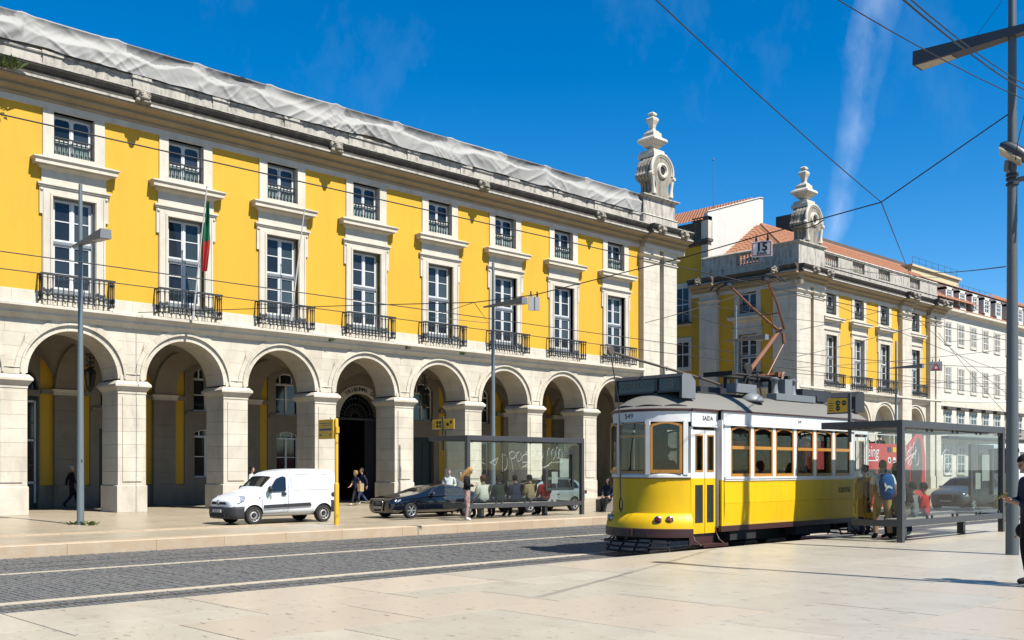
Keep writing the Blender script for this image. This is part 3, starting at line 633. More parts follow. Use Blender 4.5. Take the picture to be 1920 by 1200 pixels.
# ---- the long building on the left
b1 = thing('arcaded_building', 'long yellow arcaded building with stone arches and iron balconies, left of the side street', 'building', T(0, 37, 0))
XC = [14.15+BAY*k for k in range(-1, 8)]
I = I4()
for xc in XC: column(b1, T(xc, 0))
wall_cols(b1, I, XC[0]-BAY/2, 45.75, XC)
courses(b1, I, XC[0]-BAY/2, 45.75)
kinds = {-1: 'w', 0: 'bigdoor', 1: 'door', 2: 'w', 3: 'w', 4: 'portal', 5: 'door', 6: 'w', 7: 'w'}
for k, xc in zip(range(-1, 8), XC):
    arch(b1, I, xc); pier(b1, I, xc+BAY/2); gallery_vault(b1, I, xc); inner_bay(b1, I, xc, kinds[k])
pier(b1, I, XC[0]-BAY/2)
x0, x1 = XC[0]-BAY/2, 48.75
m = MB(); m.box(x0, .5, 6.72, x1, 7.5, 7.2); m.box(x0, .5, 15.36, x1, 25, 15.46); m.box(x0, .5, 14.2, x1, .6, 15.4); m.box(x0, 24.5, 0, x1, 25, 15.4); m.box(x1-.4, .3, 0, x1-.02, 25, 15.4); m.box(x0, .5, 7.2, x0+.3, 25, 15.4); m.box(x0, 6.9, 0, XC[5]-2, 7.2, 6.72); m.box(XC[5]+2, 6.9, 0, x1-.4, 7.2, 6.72)
po('core_walls', m, 'stone', b1)
m = MB(); m.box(XC[-1]+BAY/2+.5, 1.0, 0, x1, 1.4, 6.8); po('pavilion_back_wall', m, 'stone', b1); po('pavilion_wall', MB().box(45.8, -.04, 0, 48.7, .3, 14.2), 'stone', b1)
for a, b_ in ((45.7, 47.16), (47.55, 48.77)): pilaster(b1, I, a, b_)
corner_cornice(b1, I, 45.72, 48.8, .36, .0, .62)
m = MB(); m.box(45.75, -.3, 15.42, 48.9, 1.5, 16.05); m.frus((45.72, -.34, 48.94, 1.54), 16.05, (45.78, -.28, 48.88, 1.5), 16.12); m.box(45.85, -.22, 16.12, 48.75, 1.4, 17.0); m.frus((45.85, -.22, 48.75, 1.4), 17.0, (45.7, -.4, 48.95, 1.6), 17.14); m.box(45.66, -.43, 17.14, 48.99, 1.63, 17.2)
po('corner_pedestal', m, 'parapet', b1, bevel=.01)
finial(b1, T(47.5, .45, 17.2) @ Matrix.Scale(.98, 4))
for xg in (16.35, 24.75, 33.15, 41.6): ob('gargoyle', FM['grot'], b1, T(xg, 0))
for xg in (46.4, 48.5): ob('gargoyle', FM['grot'], b1, T(xg, -.36))
for i in range(12): ob('parapet_pier', FM['parapet_pier'], b1, T(10.2+i*3.2, 0))
# ------------------------------------------------------------------ tarpaulin over the roof balustrade
from mathutils import noise as mn
def nz_(x, y, z=0.): return mn.noise(Vector((x, y, z)))
m = MB(); nx, nr = 900, 30; X0, X1 = 7.9, 45.72; pts = []
for j in range(nr):
    for i in range(nx):
        x = X0+(X1-X0)*i/(nx-1); ph = ((x-9.2) % 3.2)/3.2; seg = math.floor((x-9.2)/3.2)
        post = math.exp(-(min(ph, 1-ph)*3.2/.22)**2)
        top = 17.16+.04*post+.008*nz_(x*3, 9)
        hem = 16.10+.06*abs(nz_(x*.8, 7.7))+.12*max(0, nz_(x*.35, 5.1))
        t = j/(nr-5)
        if t <= 1:
            z = hem+(top-hem)*t; dd = (1 if seg % 2 else -1); cl = .25+.75*(1-t)
            r1_ = (1-abs(nz_(x*.95+z*1.4*dd, z*.55-x*.12, seg*1.7))*2.2); r2_ = (1-abs(nz_(x*2.3-z*2.6*dd, z*.9, 4+seg))*2.2); r3_ = (1-abs(nz_(x*5.5+z*3.5*dd, z*2.2, 8.1))*2.2)
            mk = max(0, min(1, .5+1.6*nz_(x*.42, 6.6))); fold = (.07*max(0, r1_)**3+.04*mk*max(0, r2_)**3+.010*mk*max(0, r3_)**2)*cl
            kink = .5+.45*nz_(x*.6, 2.7)
            q_ = max(0, min(1, (t-kink)/(1-kink+.01))); slope = .15*math.sin(PI*q_)*(.3+.7*math.sin(PI*ph))
            droop = .15*(.5+.6*nz_(seg*3.3, 1.5))*max(0, 1-abs(t-kink)/.55)*math.sin(PI*ph)**.5
            y = -.11-.03*post-fold-droop+slope
        else:
            z = top-.02*(j-(nr-5)); y = -.05+.16*(j-(nr-5))
        pts.append((x, 37+y, z))
m.grid(pts, nx, nr)
for fi in range(len(m.f)):
    j, i = divmod(fi, nx-1); x = X0+(X1-X0)*i/(nx-1); t = j/(nr-5); ph = ((x-9.2) % 3.2)/3.2; seg = math.floor((x-9.2)/3.2)
    if seg % 3 != 1 and .12 < ph+.06*nz_(t*4, seg) < .93 and t > .56+.25*abs(2*ph-.9)+.10*nz_(x*1.5, 3) and t < .97: m.m[fi] = 1
tag(po('tarpaulin', m, ['tarp', 'tarp_net'], None, smooth=True, fix=False), 'crumpled pale grey tarpaulin draped along the roof parapet of the long yellow building', 'tarpaulin')
po('balustrade_wall', MB().box(8.0, .06, 16.1, 45.75, .40, 16.93), 'parapet', b1)
# ------------------------------------------------------------------ second arcaded building, beyond the side street
def simple_arcade(t, M, xs, x0, x1, r=RA):
    eds = [x0]+[(a+b)/2 for a, b in zip(xs, xs[1:])]+[x1]; 
    for i, xc in enumerate(xs):
        a, b_ = eds[i], eds[i+1]; rr = min(r, (b_-a)/2-.45)
        arc = [(xc+rr*math.cos(PI*k/16), ZC+rr*math.sin(PI*k/16)) for k in range(17)]
        m = MB(); m.prism([(a, 0), (a, 6.77), (b_, 6.77), (b_, 0), (xc+rr, 0)]+arc+[(xc-rr, 0)], 'y', 0, .9); po('arcade_wall', m, 'stone', t, M)
        m = MB()
        for ra, rb, ya in ((rr, rr+.2, -.02), (rr+.2, rr+.28, -.1), (rr+.28, rr+.42, -.05)):
            for k in range(16): m.prism([(xc+q*math.cos(s_), ZC+q*math.sin(s_)) for q, s_ in ((ra, PI*k/16), (rb, PI*k/16), (rb, PI*(k+1)/16), (ra, PI*(k+1)/16))], 'y', ya, .0)
        po('archivolt', m, 'stone_frame', t, M)
        for s, e in ((a, xc-rr), (xc+rr, b_)):
            m = MB(); m.box(s-.02 if s == a else s-.12, -.14, 4.55, e+.12 if s == a else e+.02, .9, 4.75); m.box(s, -.06, 4.4, e, .9, 4.55); po('capital', m, 'stone_frame', t, M)
b2 = thing('arcaded_building', 'yellow arcaded corner building with shaded west side and balustraded roof, beyond the side street', 'building', T(62.45, 37, 0))
xs2 = [4.8, 8.9, 12.95, 18.2]
for xc in xs2: column(b2, T(xc, 0))
wall_cols(b2, I, 0, 22.3, xs2); courses(b2, I, .0, 22.3, par=False)
simple_arcade(b2, I, xs2, 3.0, 20.25)
Mw = RZ(R(-90))
column(b2, Mw @ T(-3.75, 0)); wall_cols(b2, Mw, -7.7, -.5, [-3.75]); courses(b2, Mw, -7.7, .0, par=False); simple_arcade(b2, Mw, [-3.75], -6.3, -1.2)
for a, b_ in ((-.349, 1.45), (1.85, 3.25), (15.3, 16.9), (20.25, 21.1), (21.4, 22.3)): pilaster(b2, I, a, b_)
for a, b_ in ((-1.5, .0), (-7.65, -6.15)): pilaster(b2, Mw, a, b_)
corner_cornice(b2, I, -.35, 3.3, .36, .35, 0); corner_cornice(b2, I, 15.2, 17.0, .3); corner_cornice(b2, I, 20.2, 22.4, .36, 0, .5)
corner_cornice(b2, Mw, -1.6, .35, .36, 0, .35); corner_cornice(b2, Mw, -7.75, -6.1, .36, .5, 0)
for xg, fr in ((.8, I), (2.7, I), (16.1, I), (21.3, I), (-.9, Mw), (-7.2, Mw)): ob('gargoyle', FM['grot'], b2, fr @ T(xg, -.36))
def balustrade(t, M, x0, x1, opens):
    m = MB(); m.box(x0, -.02, 15.40, x1, .45, 15.92); m.box(x0, -.07, 16.0-.08, x1, .45, 16.03); m.box(x0, -.05, 16.86, x1, .45, 16.95); m.frus((x0, -.1, x1, .5), 16.95, (x0, -.02, x1, .45), 17.05)
    cur = x0
    for a, b_ in opens+[(x1, x1)]:
        if a-cur > .05: m.box(cur, 0, 16.03, a, .4, 16.86)
        cur = b_
    po('parapet', m, 'parapet', t, M)
    for a, b_ in opens:
        m = MB(); n = max(3, round((b_-a)/.26))
        for i in range(n): m.lathe([(.09, 16.03), (.09, 16.08), (.045, 16.12), (.1, 16.3), (.06, 16.48), (.045, 16.6), (.09, 16.78), (.09, 16.86)], (a+(b_-a)*(i+.5)/n, .2, 0), 7)
        po('balusters', m, 'parapet', t, M, smooth=40, kind='stuff')
balustrade(b2, I, 3.4, 22.3, [(4.0, 5.9), (8.0, 9.8), (12.0, 13.9), (17.3, 19.1)]); balustrade(b2, Mw, -7.65, -1.7, [(-4.7, -2.8)])
m = MB(); m.box(-.1, -.35, 15.42, 3.3, 1.7, 16.9); m.frus((-.1, -.35, 3.3, 1.7), 16.9, (-.25, -.5, 3.45, 1.85), 17.02); m.box(-.25, -.5, 17.02, 3.45, 1.85, 17.1); po('corner_pedestal', m, 'parapet', b2, bevel=.01)
finial(b2, T(1.9, .42, 17.1) @ Matrix.Scale(1.05, 4))
m = MB(); m.box(3.2, .9, 0, 20.2, 1.3, 7.3); m.box(.4, .5, 7.3, 22.2, 7.6, 15.42); m.box(1.5, 7.6, 0, 22.2, 14, 15.42); m.box(.4, 1.0, 0, 1.0, 7.6, 7.3); m.box(22.2, .3, 0, 22.3, 14, 15.42); m.box(-.0, -.03, 0, 3.2, .3, 7.3); m.box(20.2, -.03, 0, 22.25, .3, 7.3); po('core_walls', m, 'stone', b2)
def tiles(mb, e0, e1, up, length, pitch=.26, amp=.07, nseg=4):      # ribbed clay-tile slope from eave e0-e1 rising along up; length(s) gives the run at s in 0..1
    e0, e1, up = Vector(e0), Vector(e1), Vector(up).normalized(); d = (e1-e0); n = max(2, int(d.length/pitch)); nor = d.cross(up).normalized()
    if nor.z < 0: nor = -nor
    for i in range(n):
        l = length((i+.5)/n)
        if l < .05: continue
        rows_ = max(1, int(l/.42)); a = []
        for k in range(rows_+1):
            for lift in ((0., .035) if 0 < k < rows_ else (0.,)):
                for q in range(nseg+1):
                    s = (i+q/nseg)/n; a.append(e0+d*s+up*(l*k/rows_)+nor*(amp*math.sin(PI*q/nseg)+lift))
        r_ = len(a)//(nseg+1); mb.grid(a, nseg+1, r_)
ROOFZ = 20.6
m = MB(); ap = Vector((7.2, 7.2, ROOFZ-.0)); c0 = Vector((.6, .5, 16.2))
sl_len = math.hypot(6.7, 4.4)
tiles(m, (.6, .5, 16.2), (32, .5, 16.2), (0, 6.7, 4.4), lambda s: sl_len*min(1, s*31.4/6.6))
tiles(m, (.6, 7.7, 16.2), (.6, .5, 16.2), (6.6, 0, 4.4), lambda s: math.hypot(6.6, 4.4)*min(1, (1-s)*7.2/6.7))
m.tube([c0, ap], .16, 6); m.tube([ap, (32, 7.2, ROOFZ)], .16, 6)
po('tiled_roof', m, 'tile', b2, fix=False, kind='stuff')
m = MB(); m.box(12, 7.3, 15, 32, 9, ROOFZ+.5); m.box(13, 8, ROOFZ, 14.5, 9.5, ROOFZ+2); po('roof_wall', m, 'brown_wall', b2)
# ------------------------------------------------------------------ tall house with the white gable behind it
b3 = thing('gabled_house', 'tall house with blank white gable wall and tiled roof behind the corner building', 'building', T(63.3, 44.75, 0))
m = MB(); m.prism([(0.0, 13.), (7.45, 13.), (7.45, 22.9), (6.9, 22.85), (0.0, 20.6)], 'y', 0, .35); po('gable_wall', m, 'white_wall', b3)
m = MB(); m.tube([(-.02, .0, 20.64), (6.9, 0., 22.9)], .07, 5); m.tube([(6.9, 0, 22.92), (7.45, 0, 22.97)], .07, 5); po('gable_coping', m, 'parapet', b3)
m = MB(); m.box(0, 0, 0, .4, 14, 18.3); m.box(.4, 13.6, 0, 12, 14, 18.3); m.box(11.6, .4, 0, 12, 13.6, 18.3); po('wall', m, 'yellow_wall', b3)
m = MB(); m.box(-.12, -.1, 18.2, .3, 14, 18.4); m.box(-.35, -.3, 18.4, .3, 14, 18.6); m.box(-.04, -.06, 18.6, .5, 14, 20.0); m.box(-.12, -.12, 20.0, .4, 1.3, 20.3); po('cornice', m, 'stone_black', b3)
m = MB(); m.box(-.1, -.12, 13, .35, .5, 20.3); po('corner_pilaster', m, 'stone_frame', b3)
m = MB(); tiles(m, (-.3, 14, 20.05), (-.3, .3, 20.05), (7, 0, 2.9), lambda s: 7.4); po('tiled_roof', m, 'tile', b3, fix=False, kind='stuff')
for z0, z1, rs in ((12.6, 15.3, 0), (9.2, 11.2, .25), (4.9, 7.6, 0), (1.2, 3.4, 0)):
    yc = 2.25; fr = MB()
    fr.box(-.06, yc-.85, z0-.25, .2, yc-.6, z1+.3); fr.box(-.06, yc+.6, z0-.25, .2, yc+.85, z1+.3); fr.box(-.06, yc-.6, z1, .2, yc+.6, z1+.3); fr.box(-.06, yc-.6, z0-.25, .2, yc+.6, z0); po('window_surround', fr, 'stone_frame', b3)
    fr = MB()
    for q in (-.6, -.03, .54): fr.box(-.02, yc+q, z0, .06, yc+q+.06, z1)
    for q in (z0, (z0+z1)/2, z1-.08): fr.box(-.025, yc-.6, q, .06, yc+.6, q+.07)
    w = po('window', fr, 'white_paint', b3)
    for s in (-1, 1): po('pane', MB().box(-.01, min(yc+s*.03, yc+s*.6), z0+.07, -.003, max(yc+s*.03, yc+s*.6), z1-.08), 'pane_blue', w)
    if z0 > 12:
        m = MB()
        for i in range(9): m.tube([(-.35, yc-.8+i*.2, z0), (-.35, yc-.8+i*.2, z0+.95)], .015, 4)
        m.box(-.38, yc-.85, z0+.95, -.32, yc+.85, z0+1.0); m.box(-.4, yc-.85, z0-.08, .0, yc+.85, z0); po('balcony_railing', m, 'iron', b3)
m = MB(); m.box(.3, -.03, 15.4, .75, 0, 16.2); po('vent', m, 'brown_wall', b3)
m = MB(); m.lathe([(.02, -.32), (.25, -.26), (.42, -.12)], (1.3, 0, 15.2), 14, 'y'); po('satellite_dish', m, 'white_paint', b3, smooth=True)
m = MB(); m.tube([(3.6, 2., 21.5), (3.6, 2., 25.6)], .035, 5); m.ball((3.6, 2., 25.65), .09, 6, 5); po('mast', m, 'pole_grey', b3)
# ------------------------------------------------------------------ cream town house at the far right
b4 = thing('town_house', 'cream town house with brown mansard dormers and rows of narrow windows, far right', 'building', T(86.0, 38, 0))
LX = 30.
wins = [3.2+2.72*k for k in range(10)]
m = MB(); m.box(0, .0, 7.6, LX, .4, 15.0); m.box(0, .4, 0, .4, 14, 15); m.box(LX-.4, .4, 0, LX, 14, 15); m.box(.4, 13.6, 0, LX-.4, 14, 15); po('wall', m, 'cream_wall', b4)
m = MB(); m.box(0, .02, 0, LX, .4, 7.0); po('ground_storey_wall', m, 'cream_wall', b4)
m = MB(); m.box(-.1, -.2, 7.0, LX, .3, 7.35); m.box(-.1, -.12, 7.35, LX, .3, 7.6); po('string_course', m, 'stone_frame', b4)
m = MB(); m.frus((0, .0, LX, .4), 15.0, (-.2, -.4, LX, .4), 15.25); m.box(-.25, -.5, 15.25, LX, .4, 15.45); po('cornice', m, 'stone_frame', b4)
m = MB(); m.prism([(-.35, 15.45), (.6, 15.9), (1.2, 18.0), (6, 18.0), (6, 15.45)], 'x', 0, LX); po('mansard', m, 'brown_wall', b4)
m = MB(); tiles(m, (0, 1.1, 18.0), (LX, 1.1, 18.0), (0, 5.5, 2.1), lambda s: 5.9); tiles(m, (0, -.45, 15.46), (LX, -.45, 15.46), (0, 1.0, .45), lambda s: 1.1); po('tiled_roof', m, 'tile', b4, fix=False, kind='stuff')
fw = {}
def far_window(t, x, z0, z1, y=-.03, w=.62, hood=False):
    k = (round(z1-z0, 2), w)
    if k not in fw:
        h = z1-z0; f = MB(); f.box(-w-.14, -.02, -.15, -w, .1, h+.12, 1); f.box(w, -.02, -.15, w+.14, .1, h+.12, 1); f.box(-w, -.02, h, w, .1, h+.12, 1); f.box(-w, -.05, -.15, w, .1, 0, 1)
        for q in (-w, -.04, w-.08): f.box(q, .0, 0, q+.08, .06, h)
        for q in (0, h*.33, h*.66, h-.08): f.box(-w, .005, q, w, .055, q+.07)
        fw[k] = (f.mesh('window', ['white_paint', 'stone_frame']), [MB().box(-w+.08, .03, .07, -.04, .035, h-.08).mesh('pane', 'pane_far'), MB().box(.04, .03, .07, w-.08, .035, h-.08).mesh('pane', 'pane_far')])
    o = ob('window', fw[k][0], t, T(x, y, z0))
    for p in fw[k][1]: ob('pane', p, o)
mat('pane_far', (.05, .075, .10), .08, rv=.6, spec=.6)
for x in wins:
    far_window(b4, x, 12.5, 14.3); far_window(b4, x, 8.4, 10.4); far_window(b4, x, 5.0, 6.6); far_window(b4, x, 1.2, 3.6, w=.75)
    m = MB(); m.box(x-.85, -.35, 6.72, x+.85, .05, 6.95); po('window_hood', m, 'stone_black', b4)
    m = MB(); m.box(x-.75, -.15, 15.9, x-.5, 1.6, 17.3); m.box(x+.5, -.15, 15.9, x+.75, 1.6, 17.3); m.box(x-.75, -.15, 17.1, x+.75, 1.6, 17.35); m.box(x-.6, -.2, 15.5, x+.6, 1.4, 15.9); po('dormer', m, 'white_wall', b4)
    far_window(b4, x, 15.95, 17.05, y=-.10, w=.46)
m = MB(); m.box(1, -1.0, 4.2, LX, 0, 4.4); m.box(1, -1.0, 5.25, LX, -.94, 5.32)
for i in range(120): m.box(1+i*.24, -.98, 4.4, 1.03+i*.24, -.95, 5.25)
po('balcony_railing', m, 'iron', b4, kind='stuff')
m = MB(); m.box(7, 5, 17.5, 17.5, 9, 20.4); m.box(6.8, 4.8, 20.4, 17.8, 9.2, 20.6); po('roof_house', m, 'penthouse', b4)

m = MB()
for i in range(14): m.tube([(7+i*1.4, 4.9, 20.6 if i < 8 else 18.2), (7+i*1.4, 4.9, 21.3 if i < 8 else 20.0)], .016, 4)
for z_, a, b_ in ((21.5, 7, 17), (21.05, 7, 17), (20.2, 17, 25.5), (19.3, 17, 25.5)): m.tube([(a, 4.9, z_-.2), (b_, 4.9, z_-.2)], .016, 4)
po('roof_railing', m, 'iron', b4)
b5 = thing('tiled_house', 'distant house with orange tiled roof behind the tall lamp post', 'building', T(118, 40, 0))
po('wall', MB().box(0, 0, 0, 25, 12, 17), 'cream_wall', b5)
m = MB(); tiles(m, (-.3, -.4, 17), (25, -.4, 17), (0, 6, 4), lambda s: 7.4); tiles(m, (-.3, 12, 17), (-.3, -.4, 17), (6, 0, 4), lambda s: 7.2*min(1, 2*min(s, 1-s))); po('tiled_roof', m, 'tile', b5, fix=False, kind='stuff')
for i in range(8):
    for z_ in (4, 8, 12.3): far_window(b5, 2+i*2.9, z_, z_+1.9)
# ------------------------------------------------------------------ tram
mat('tram_yellow', (.86, .525, .004), .42, spec=.25, coat=.0, fine=.08, var=.25, vs_=2, col2=(.78, .45, .004), stain=((.42, .27, .03), .28, 2.2, (1, 1, .35)), bump=.04, bs=4)
mat('tram_white', (.78, .785, .77), .38, coat=.1, fine=.08, stain=((.5, .47, .4), .35, 2.5, (1, 1, .35)))
mat('maroon', (.055, .016, .014), .5, fine=.2)
mat('wood', (.50, .22, .025), .35, var=.5, vs_=3, col2=(.42, .165, .015), stretch=(1, 1, 8), coat=.4)
mat('tram_roof', (.185, .178, .155), .75, var=.5, vs_=2.5, col2=(.19, .175, .14), bump=.15, bs=60, fine=.25)
mat('roof_grey', (.20, .215, .225), .5, fine=.2, var=.3)
mat('roof_dark', (.035, .036, .038), .55, fine=.2)
mat('undercarriage', (.012, .011, .011), .85, fine=.4)
mat('panto', (.25, .088, .03), .55, fine=.3, var=.4, vs_=8)
mat('pole_brown', (.10, .075, .055), .6, fine=.3)
mat('interior', (.055, .04, .03), .8)
mat('lens_red', (.16, .012, .008), .12); mat('lens_amber', (.30, .08, .015), .12); mat('chrome', (.55, .55, .55), .2, metal=.9)
mat('sign_glass', (.03, .033, .036), .12)
mat('sign_letter', (.20, .185, .15), .6); mat('ink', (.01, .01, .01), .6); mat('rope', (.03, .026, .022), .9)
glass('tram_glass', (.33, .37, .36), 1.0)  # dark tint stands in for the shade inside the tram
TL = 8.85
tram = thing('tram', 'yellow and white vintage tram with wooden window frames and raised brown pantograph', 'tram', T(16.9, 13.85, ZR))
def wood_window(parent, M, w, h, split=None, archh=.07, fw=.055, name='window', fm='wood', drop=0.):
    f = MB(); y0, y1 = -.03, .02
    f.box(0, y0, 0, fw, y1, h-archh); f.box(w-fw, y0, 0, w, y1, h-archh); f.box(fw, y0-.004, 0, w-fw, y1, fw*1.3)
    n = 8; top = [(w*i/n, h-archh+archh*math.sin(PI*i/n)) for i in range(n+1)]; low = [(fw+(w-2*fw)*i/n, h-archh-fw*.7+archh*math.sin(PI*i/n)) for i in range(n+1)]
    for i in range(n): f.prism([low[i], low[i+1], top[i+1], top[i]], 'y', y0, y1)
    if split: f.box(fw, y0-.006, split-.035, w-fw, y1, split+.035)
    o = po(name, f, fm, parent, M)
    zs_ = [(fw*1.3, h-archh-fw*.6)] if not split else [(fw*1.3, split-.035), (split+.035, h-archh-fw*.6)]
    for i, (a, b_) in enumerate(zs_):
        q = MB()
        if i == len(zs_)-1: q.prism([(fw, a), (w-fw, a)]+low[::-1], 'y', -.008, -.002)
        else: q.box(fw, -.008, a, w-fw, -.002, b_)
        if not (drop and i == 0): po('pane', q, 'tram_glass', o)
    return o
def bow(y, off=0.): return .62*(abs(y)/1.04)**2.6-off
ysm = [-1.04, -1.0, -.93, -.84, -.72, -.58, -.42, -.25, -.08, .08, .25, .42, .58, .72, .84, .93, 1.0, 1.04]
def bow_pts(off, n_extra=False):
    pts = []
    for y in ysm:
        e = .001; dx = (bow(y+e)-bow(y-e))/(2*e) if abs(y) < 1.039 else (bow(1.039)-bow(1.037))/.002*(1 if y > 0 else -1)
        nrm = Vector((-1, dx)).normalized(); pts.append((bow(y)+nrm.x*off, y+nrm.y*off))
    return pts
def bow_strip(prof, th=.03):
    m = MB(); pts = []; n = len(ysm)
    for off, z in prof:
        for x, y in bow_pts(off): pts.append((x, y, z))
    m.grid(pts, n, len(prof)); return m
def half(E, k):
    # front panel, fender, bumper
    po('front_panel', bow_strip([(.0, 1.66), (.004, 1.3), (.004, .98), (.012, .93)]), 'tram_yellow', tram, E, smooth=50, fix=False)
    po('fender', bow_strip([(.012, .93), (.04, .905), (.11, .80), (.14, .70), (.15, .62)]), 'tram_yellow', tram, E, smooth=60, fix=False)
    m = bow_strip([(.15, .62), (.165, .61), (.165, .44), (.1, .43), (-.1, .43)]); po('bumper', m, 'maroon', tram, E, smooth=30, fix=False)
    m = MB(); m.box(-.20, -.13, .47, -.14, .13, .60); m.box(-.22, -.05, .50, -.19, .05, .57)
    for s in (-.45, .45): m.ball((bow(s)-.17, s, .56), .018, 6, 4); m.ball((bow(s)-.17, s, .50), .018, 6, 4)
    po('coupler', m, 'maroon', tram, E)
    po('belt_rail', bow_strip([(.0, 1.66), (.02, 1.66), (.02, 1.675), (.012, 1.675)]), 'maroon', tram, E, fix=False)
    po('sill', bow_strip([(.012, 1.675), (.035, 1.68), (.035, 1.73), (0, 1.77), (-.05, 1.77)]), 'tram_white', tram, E, smooth=30, fix=False)
    po('letterboard', bow_strip([(-.03, 2.84), (.0, 2.84), (.0, 3.06)]), 'tram_white', tram, E, smooth=50, fix=False)
    po('roof_trim', bow_strip([(.0, 3.06), (.035, 3.07), (.045, 3.10), (.02, 3.12)]), 'maroon', tram, E, smooth=50, fix=False)
    # windscreen posts
    for (x, y), a in (((.015, -.385), -72), ((.015, .385), -108), ((.50, -1.0), -40), ((.50, 1.0), -140)):
        po('windscreen_post', MB().box(-.05, -.02, 1.74, .05, .05, 2.86), 'tram_white', tram, E @ T(x, y) @ RZ(R(a)))
    A = wood_window(tram, E @ T(.012, .36, 1.77) @ RZ(R(-90)), .72, 1.07, None, .04, .03, 'windscreen')
    m = MB(); m.box(.03, -.02, .74, .69, .0, .80); po('windscreen_bar', m, 'wood', A)
    B = wood_window(tram, E @ T(.045, -.43, 1.77) @ RZ(R(-53.4)), .66, 1.07, None, .06, .055, 'windscreen')
    C = wood_window(tram, E @ T(.435, .957, 1.77) @ RZ(R(-126.6)), .66, 1.07, None, .06, .055, 'windscreen')
    # lamps
    for y, mm in ((-.80, 'lens_amber'), (-.62, 'lens_red'), (.62, 'lens_red'), (.80, 'lens_amber')):
        x = bow(y)-.10; nrm = Vector((-1, (bow(y+.001)-bow(y-.001))/.002)).normalized(); ang = math.atan2(nrm.y, nrm.x)
        m = MB(); m.lathe([(.085, -.02), (.085, .04), (.066, .055), (.064, .04)], (0, 0, 0), 16, 'x', 0); m.lathe([(.064, .04), (.05, .055), (.0, .062)], (0, 0, 0), 14, 'x', 1)
        po('lamp', m, ['chrome', mm], tram, E @ T(x-.0+nrm.x*.005, y+nrm.y*.005, .80) @ RZ(ang), smooth=40)
    # end platforms: doors on both sides
    for sgn in (1, -1):
        D = E @ T(.62, -1.04) if sgn > 0 else E @ T(1.55, 1.04) @ RZ(PI)
        x_in = 0. if sgn > 0 else 0.
        def fl(x): return x if sgn > 0 else .93-x
        m = MB(); a, b_ = sorted((fl(0), fl(.07))); m.box(a, -.01, 1.66, b_, .06, 2.86); po('door_post', m, 'tram_white', tram, D)
        m = MB(); m.box(a, -.012, .55, b_, .06, 1.66); po('door_post', m, 'tram_yellow', tram, D)
        m = MB(); a, b_ = sorted((fl(.0), fl(.93))); m.box(a, -.03, 2.76, b_, .06, 3.06); m.box(a, -.05, 2.74, b_, .05, 2.765); po('letterboard', m, 'tram_white', tram, D)
        m = MB(); m.box(a, -.055, 3.06, b_, .06, 3.12); po('roof_trim', m, 'maroon', tram, D)
        for (l0, l1) in ((.09, .49), (.51, .88)):
            a, b_ = sorted((fl(l0), fl(l1))); w = b_-a
            m = MB(); z0, z1 = .50, 2.68
            for q in (a, b_-.06):
                m.box(q, .0, 1.66, q+.06, .035, z1); m.box(q, 0, z0, q+.06, .035, 1.66, 1)
            m.box(a+.06, 0, 2.58, b_-.06, .035, z1); m.box(a+.06, 0, 1.66, b_-.06, .035, 1.80); m.box(a+.06, 0, 1.52, b_-.06, .035, 1.66, 1); m.box(a+.06, 0, z0, b_-.06, .035, .72, 1)
            d_ = po('door', m, ['tram_white', 'tram_yellow'], tram, D)
            m = MB()
            for q in (a+.06, b_-.085): m.box(q, -.01, 1.80, q+.025, .03, 2.58)
            m.box(a+.085, -.01, 2.55, b_-.085, .03, 2.58); m.box(a+.085, -.01, 1.80, b_-.085, .03, 1.83); po('window_frame', m, 'wood', d_)
            po('pane', MB().box(a+.085, .012, 1.83, b_-.085, .018, 2.55), 'tram_glass', d_); po('pane', MB().box(a+.06, .012, .72, b_-.06, .018, 1.52), 'sign_glass', d_)
        m = MB(); a, b_ = sorted((fl(.02), fl(.9)))                      # folding step
        m.box(a, -.30, .25, b_, -.02, .285); m.box(a, -.31, .235, b_, -.29, .30)
        for q in (a, b_-.025): m.tube([(q, .0, .62), (q, -.03, .50), (q, -.10, .36), (q, -.26, .26)], .016, 5)
        m.box(a, .05, .25, b_, .07, .5); po('step', m, 'maroon', tram, D)
        m = MB(); a, b_ = sorted((fl(.905), fl(1.0))); m.box(a, -.15, 1.62, b_, -.10, 2.9, 0); m.box(a, -.145, .6, b_, -.08, 1.62, 1); m.box(a, -.1, .6, a+.02, .06, 2.9, 0); po('bulkhead_post', m, ['tram_white', 'tram_yellow'], tram, D)
    m = MB()
    for i in range(60): x = 1.66+i*(TL-3.32)/59; m.ball((x, -1.245, 1.622), .008, 5, 4); m.ball((x, -1.206, .67), .008, 5, 4)
    po('rivets', m, 'tram_white', tram, E, kind='stuff')
    # saloon side (near side of this half-turn): panels, windows
    x0, x1 = 1.6, TL-1.6
    S = E @ T(0, -1.19)
    nx = 5; cols_ = [x0+(x1-x0)*i/nx for i in range(nx+1)]
    for i in range(nx):
        for za, zb, oa, ob_ in ((.64, 1.118, -.0, -.025), (1.122, 1.60, -.025, -.012)):
            m = MB(); a, b_ = cols_[i]+.0015, cols_[i+1]-.0015
            m.add([(a, oa, za), (b_, oa, za), (b_, ob_, zb), (a, ob_, zb), (a, .05, za), (b_, .05, za), (b_, .05, zb), (a, .05, zb)], [(0, 1, 2, 3), (4, 7, 6, 5), (0, 4, 5, 1), (3, 2, 6, 7), (0, 3, 7, 4), (1, 5, 6, 2)]); po('body_panel', m, 'tram_yellow', tram, S)
    po('belt_rail', MB().box(x0, -.03, 1.60, x1, .04, 1.645), 'tram_white', tram, S)
    po('window_sill', MB().box(x0, -.045, 1.645, x1, .04, 1.69), 'tram_white', tram, S)
    po('letterboard', MB().box(x0-.03, -.012, 2.80, x1+.03, .05, 3.08), 'tram_white', tram, S)
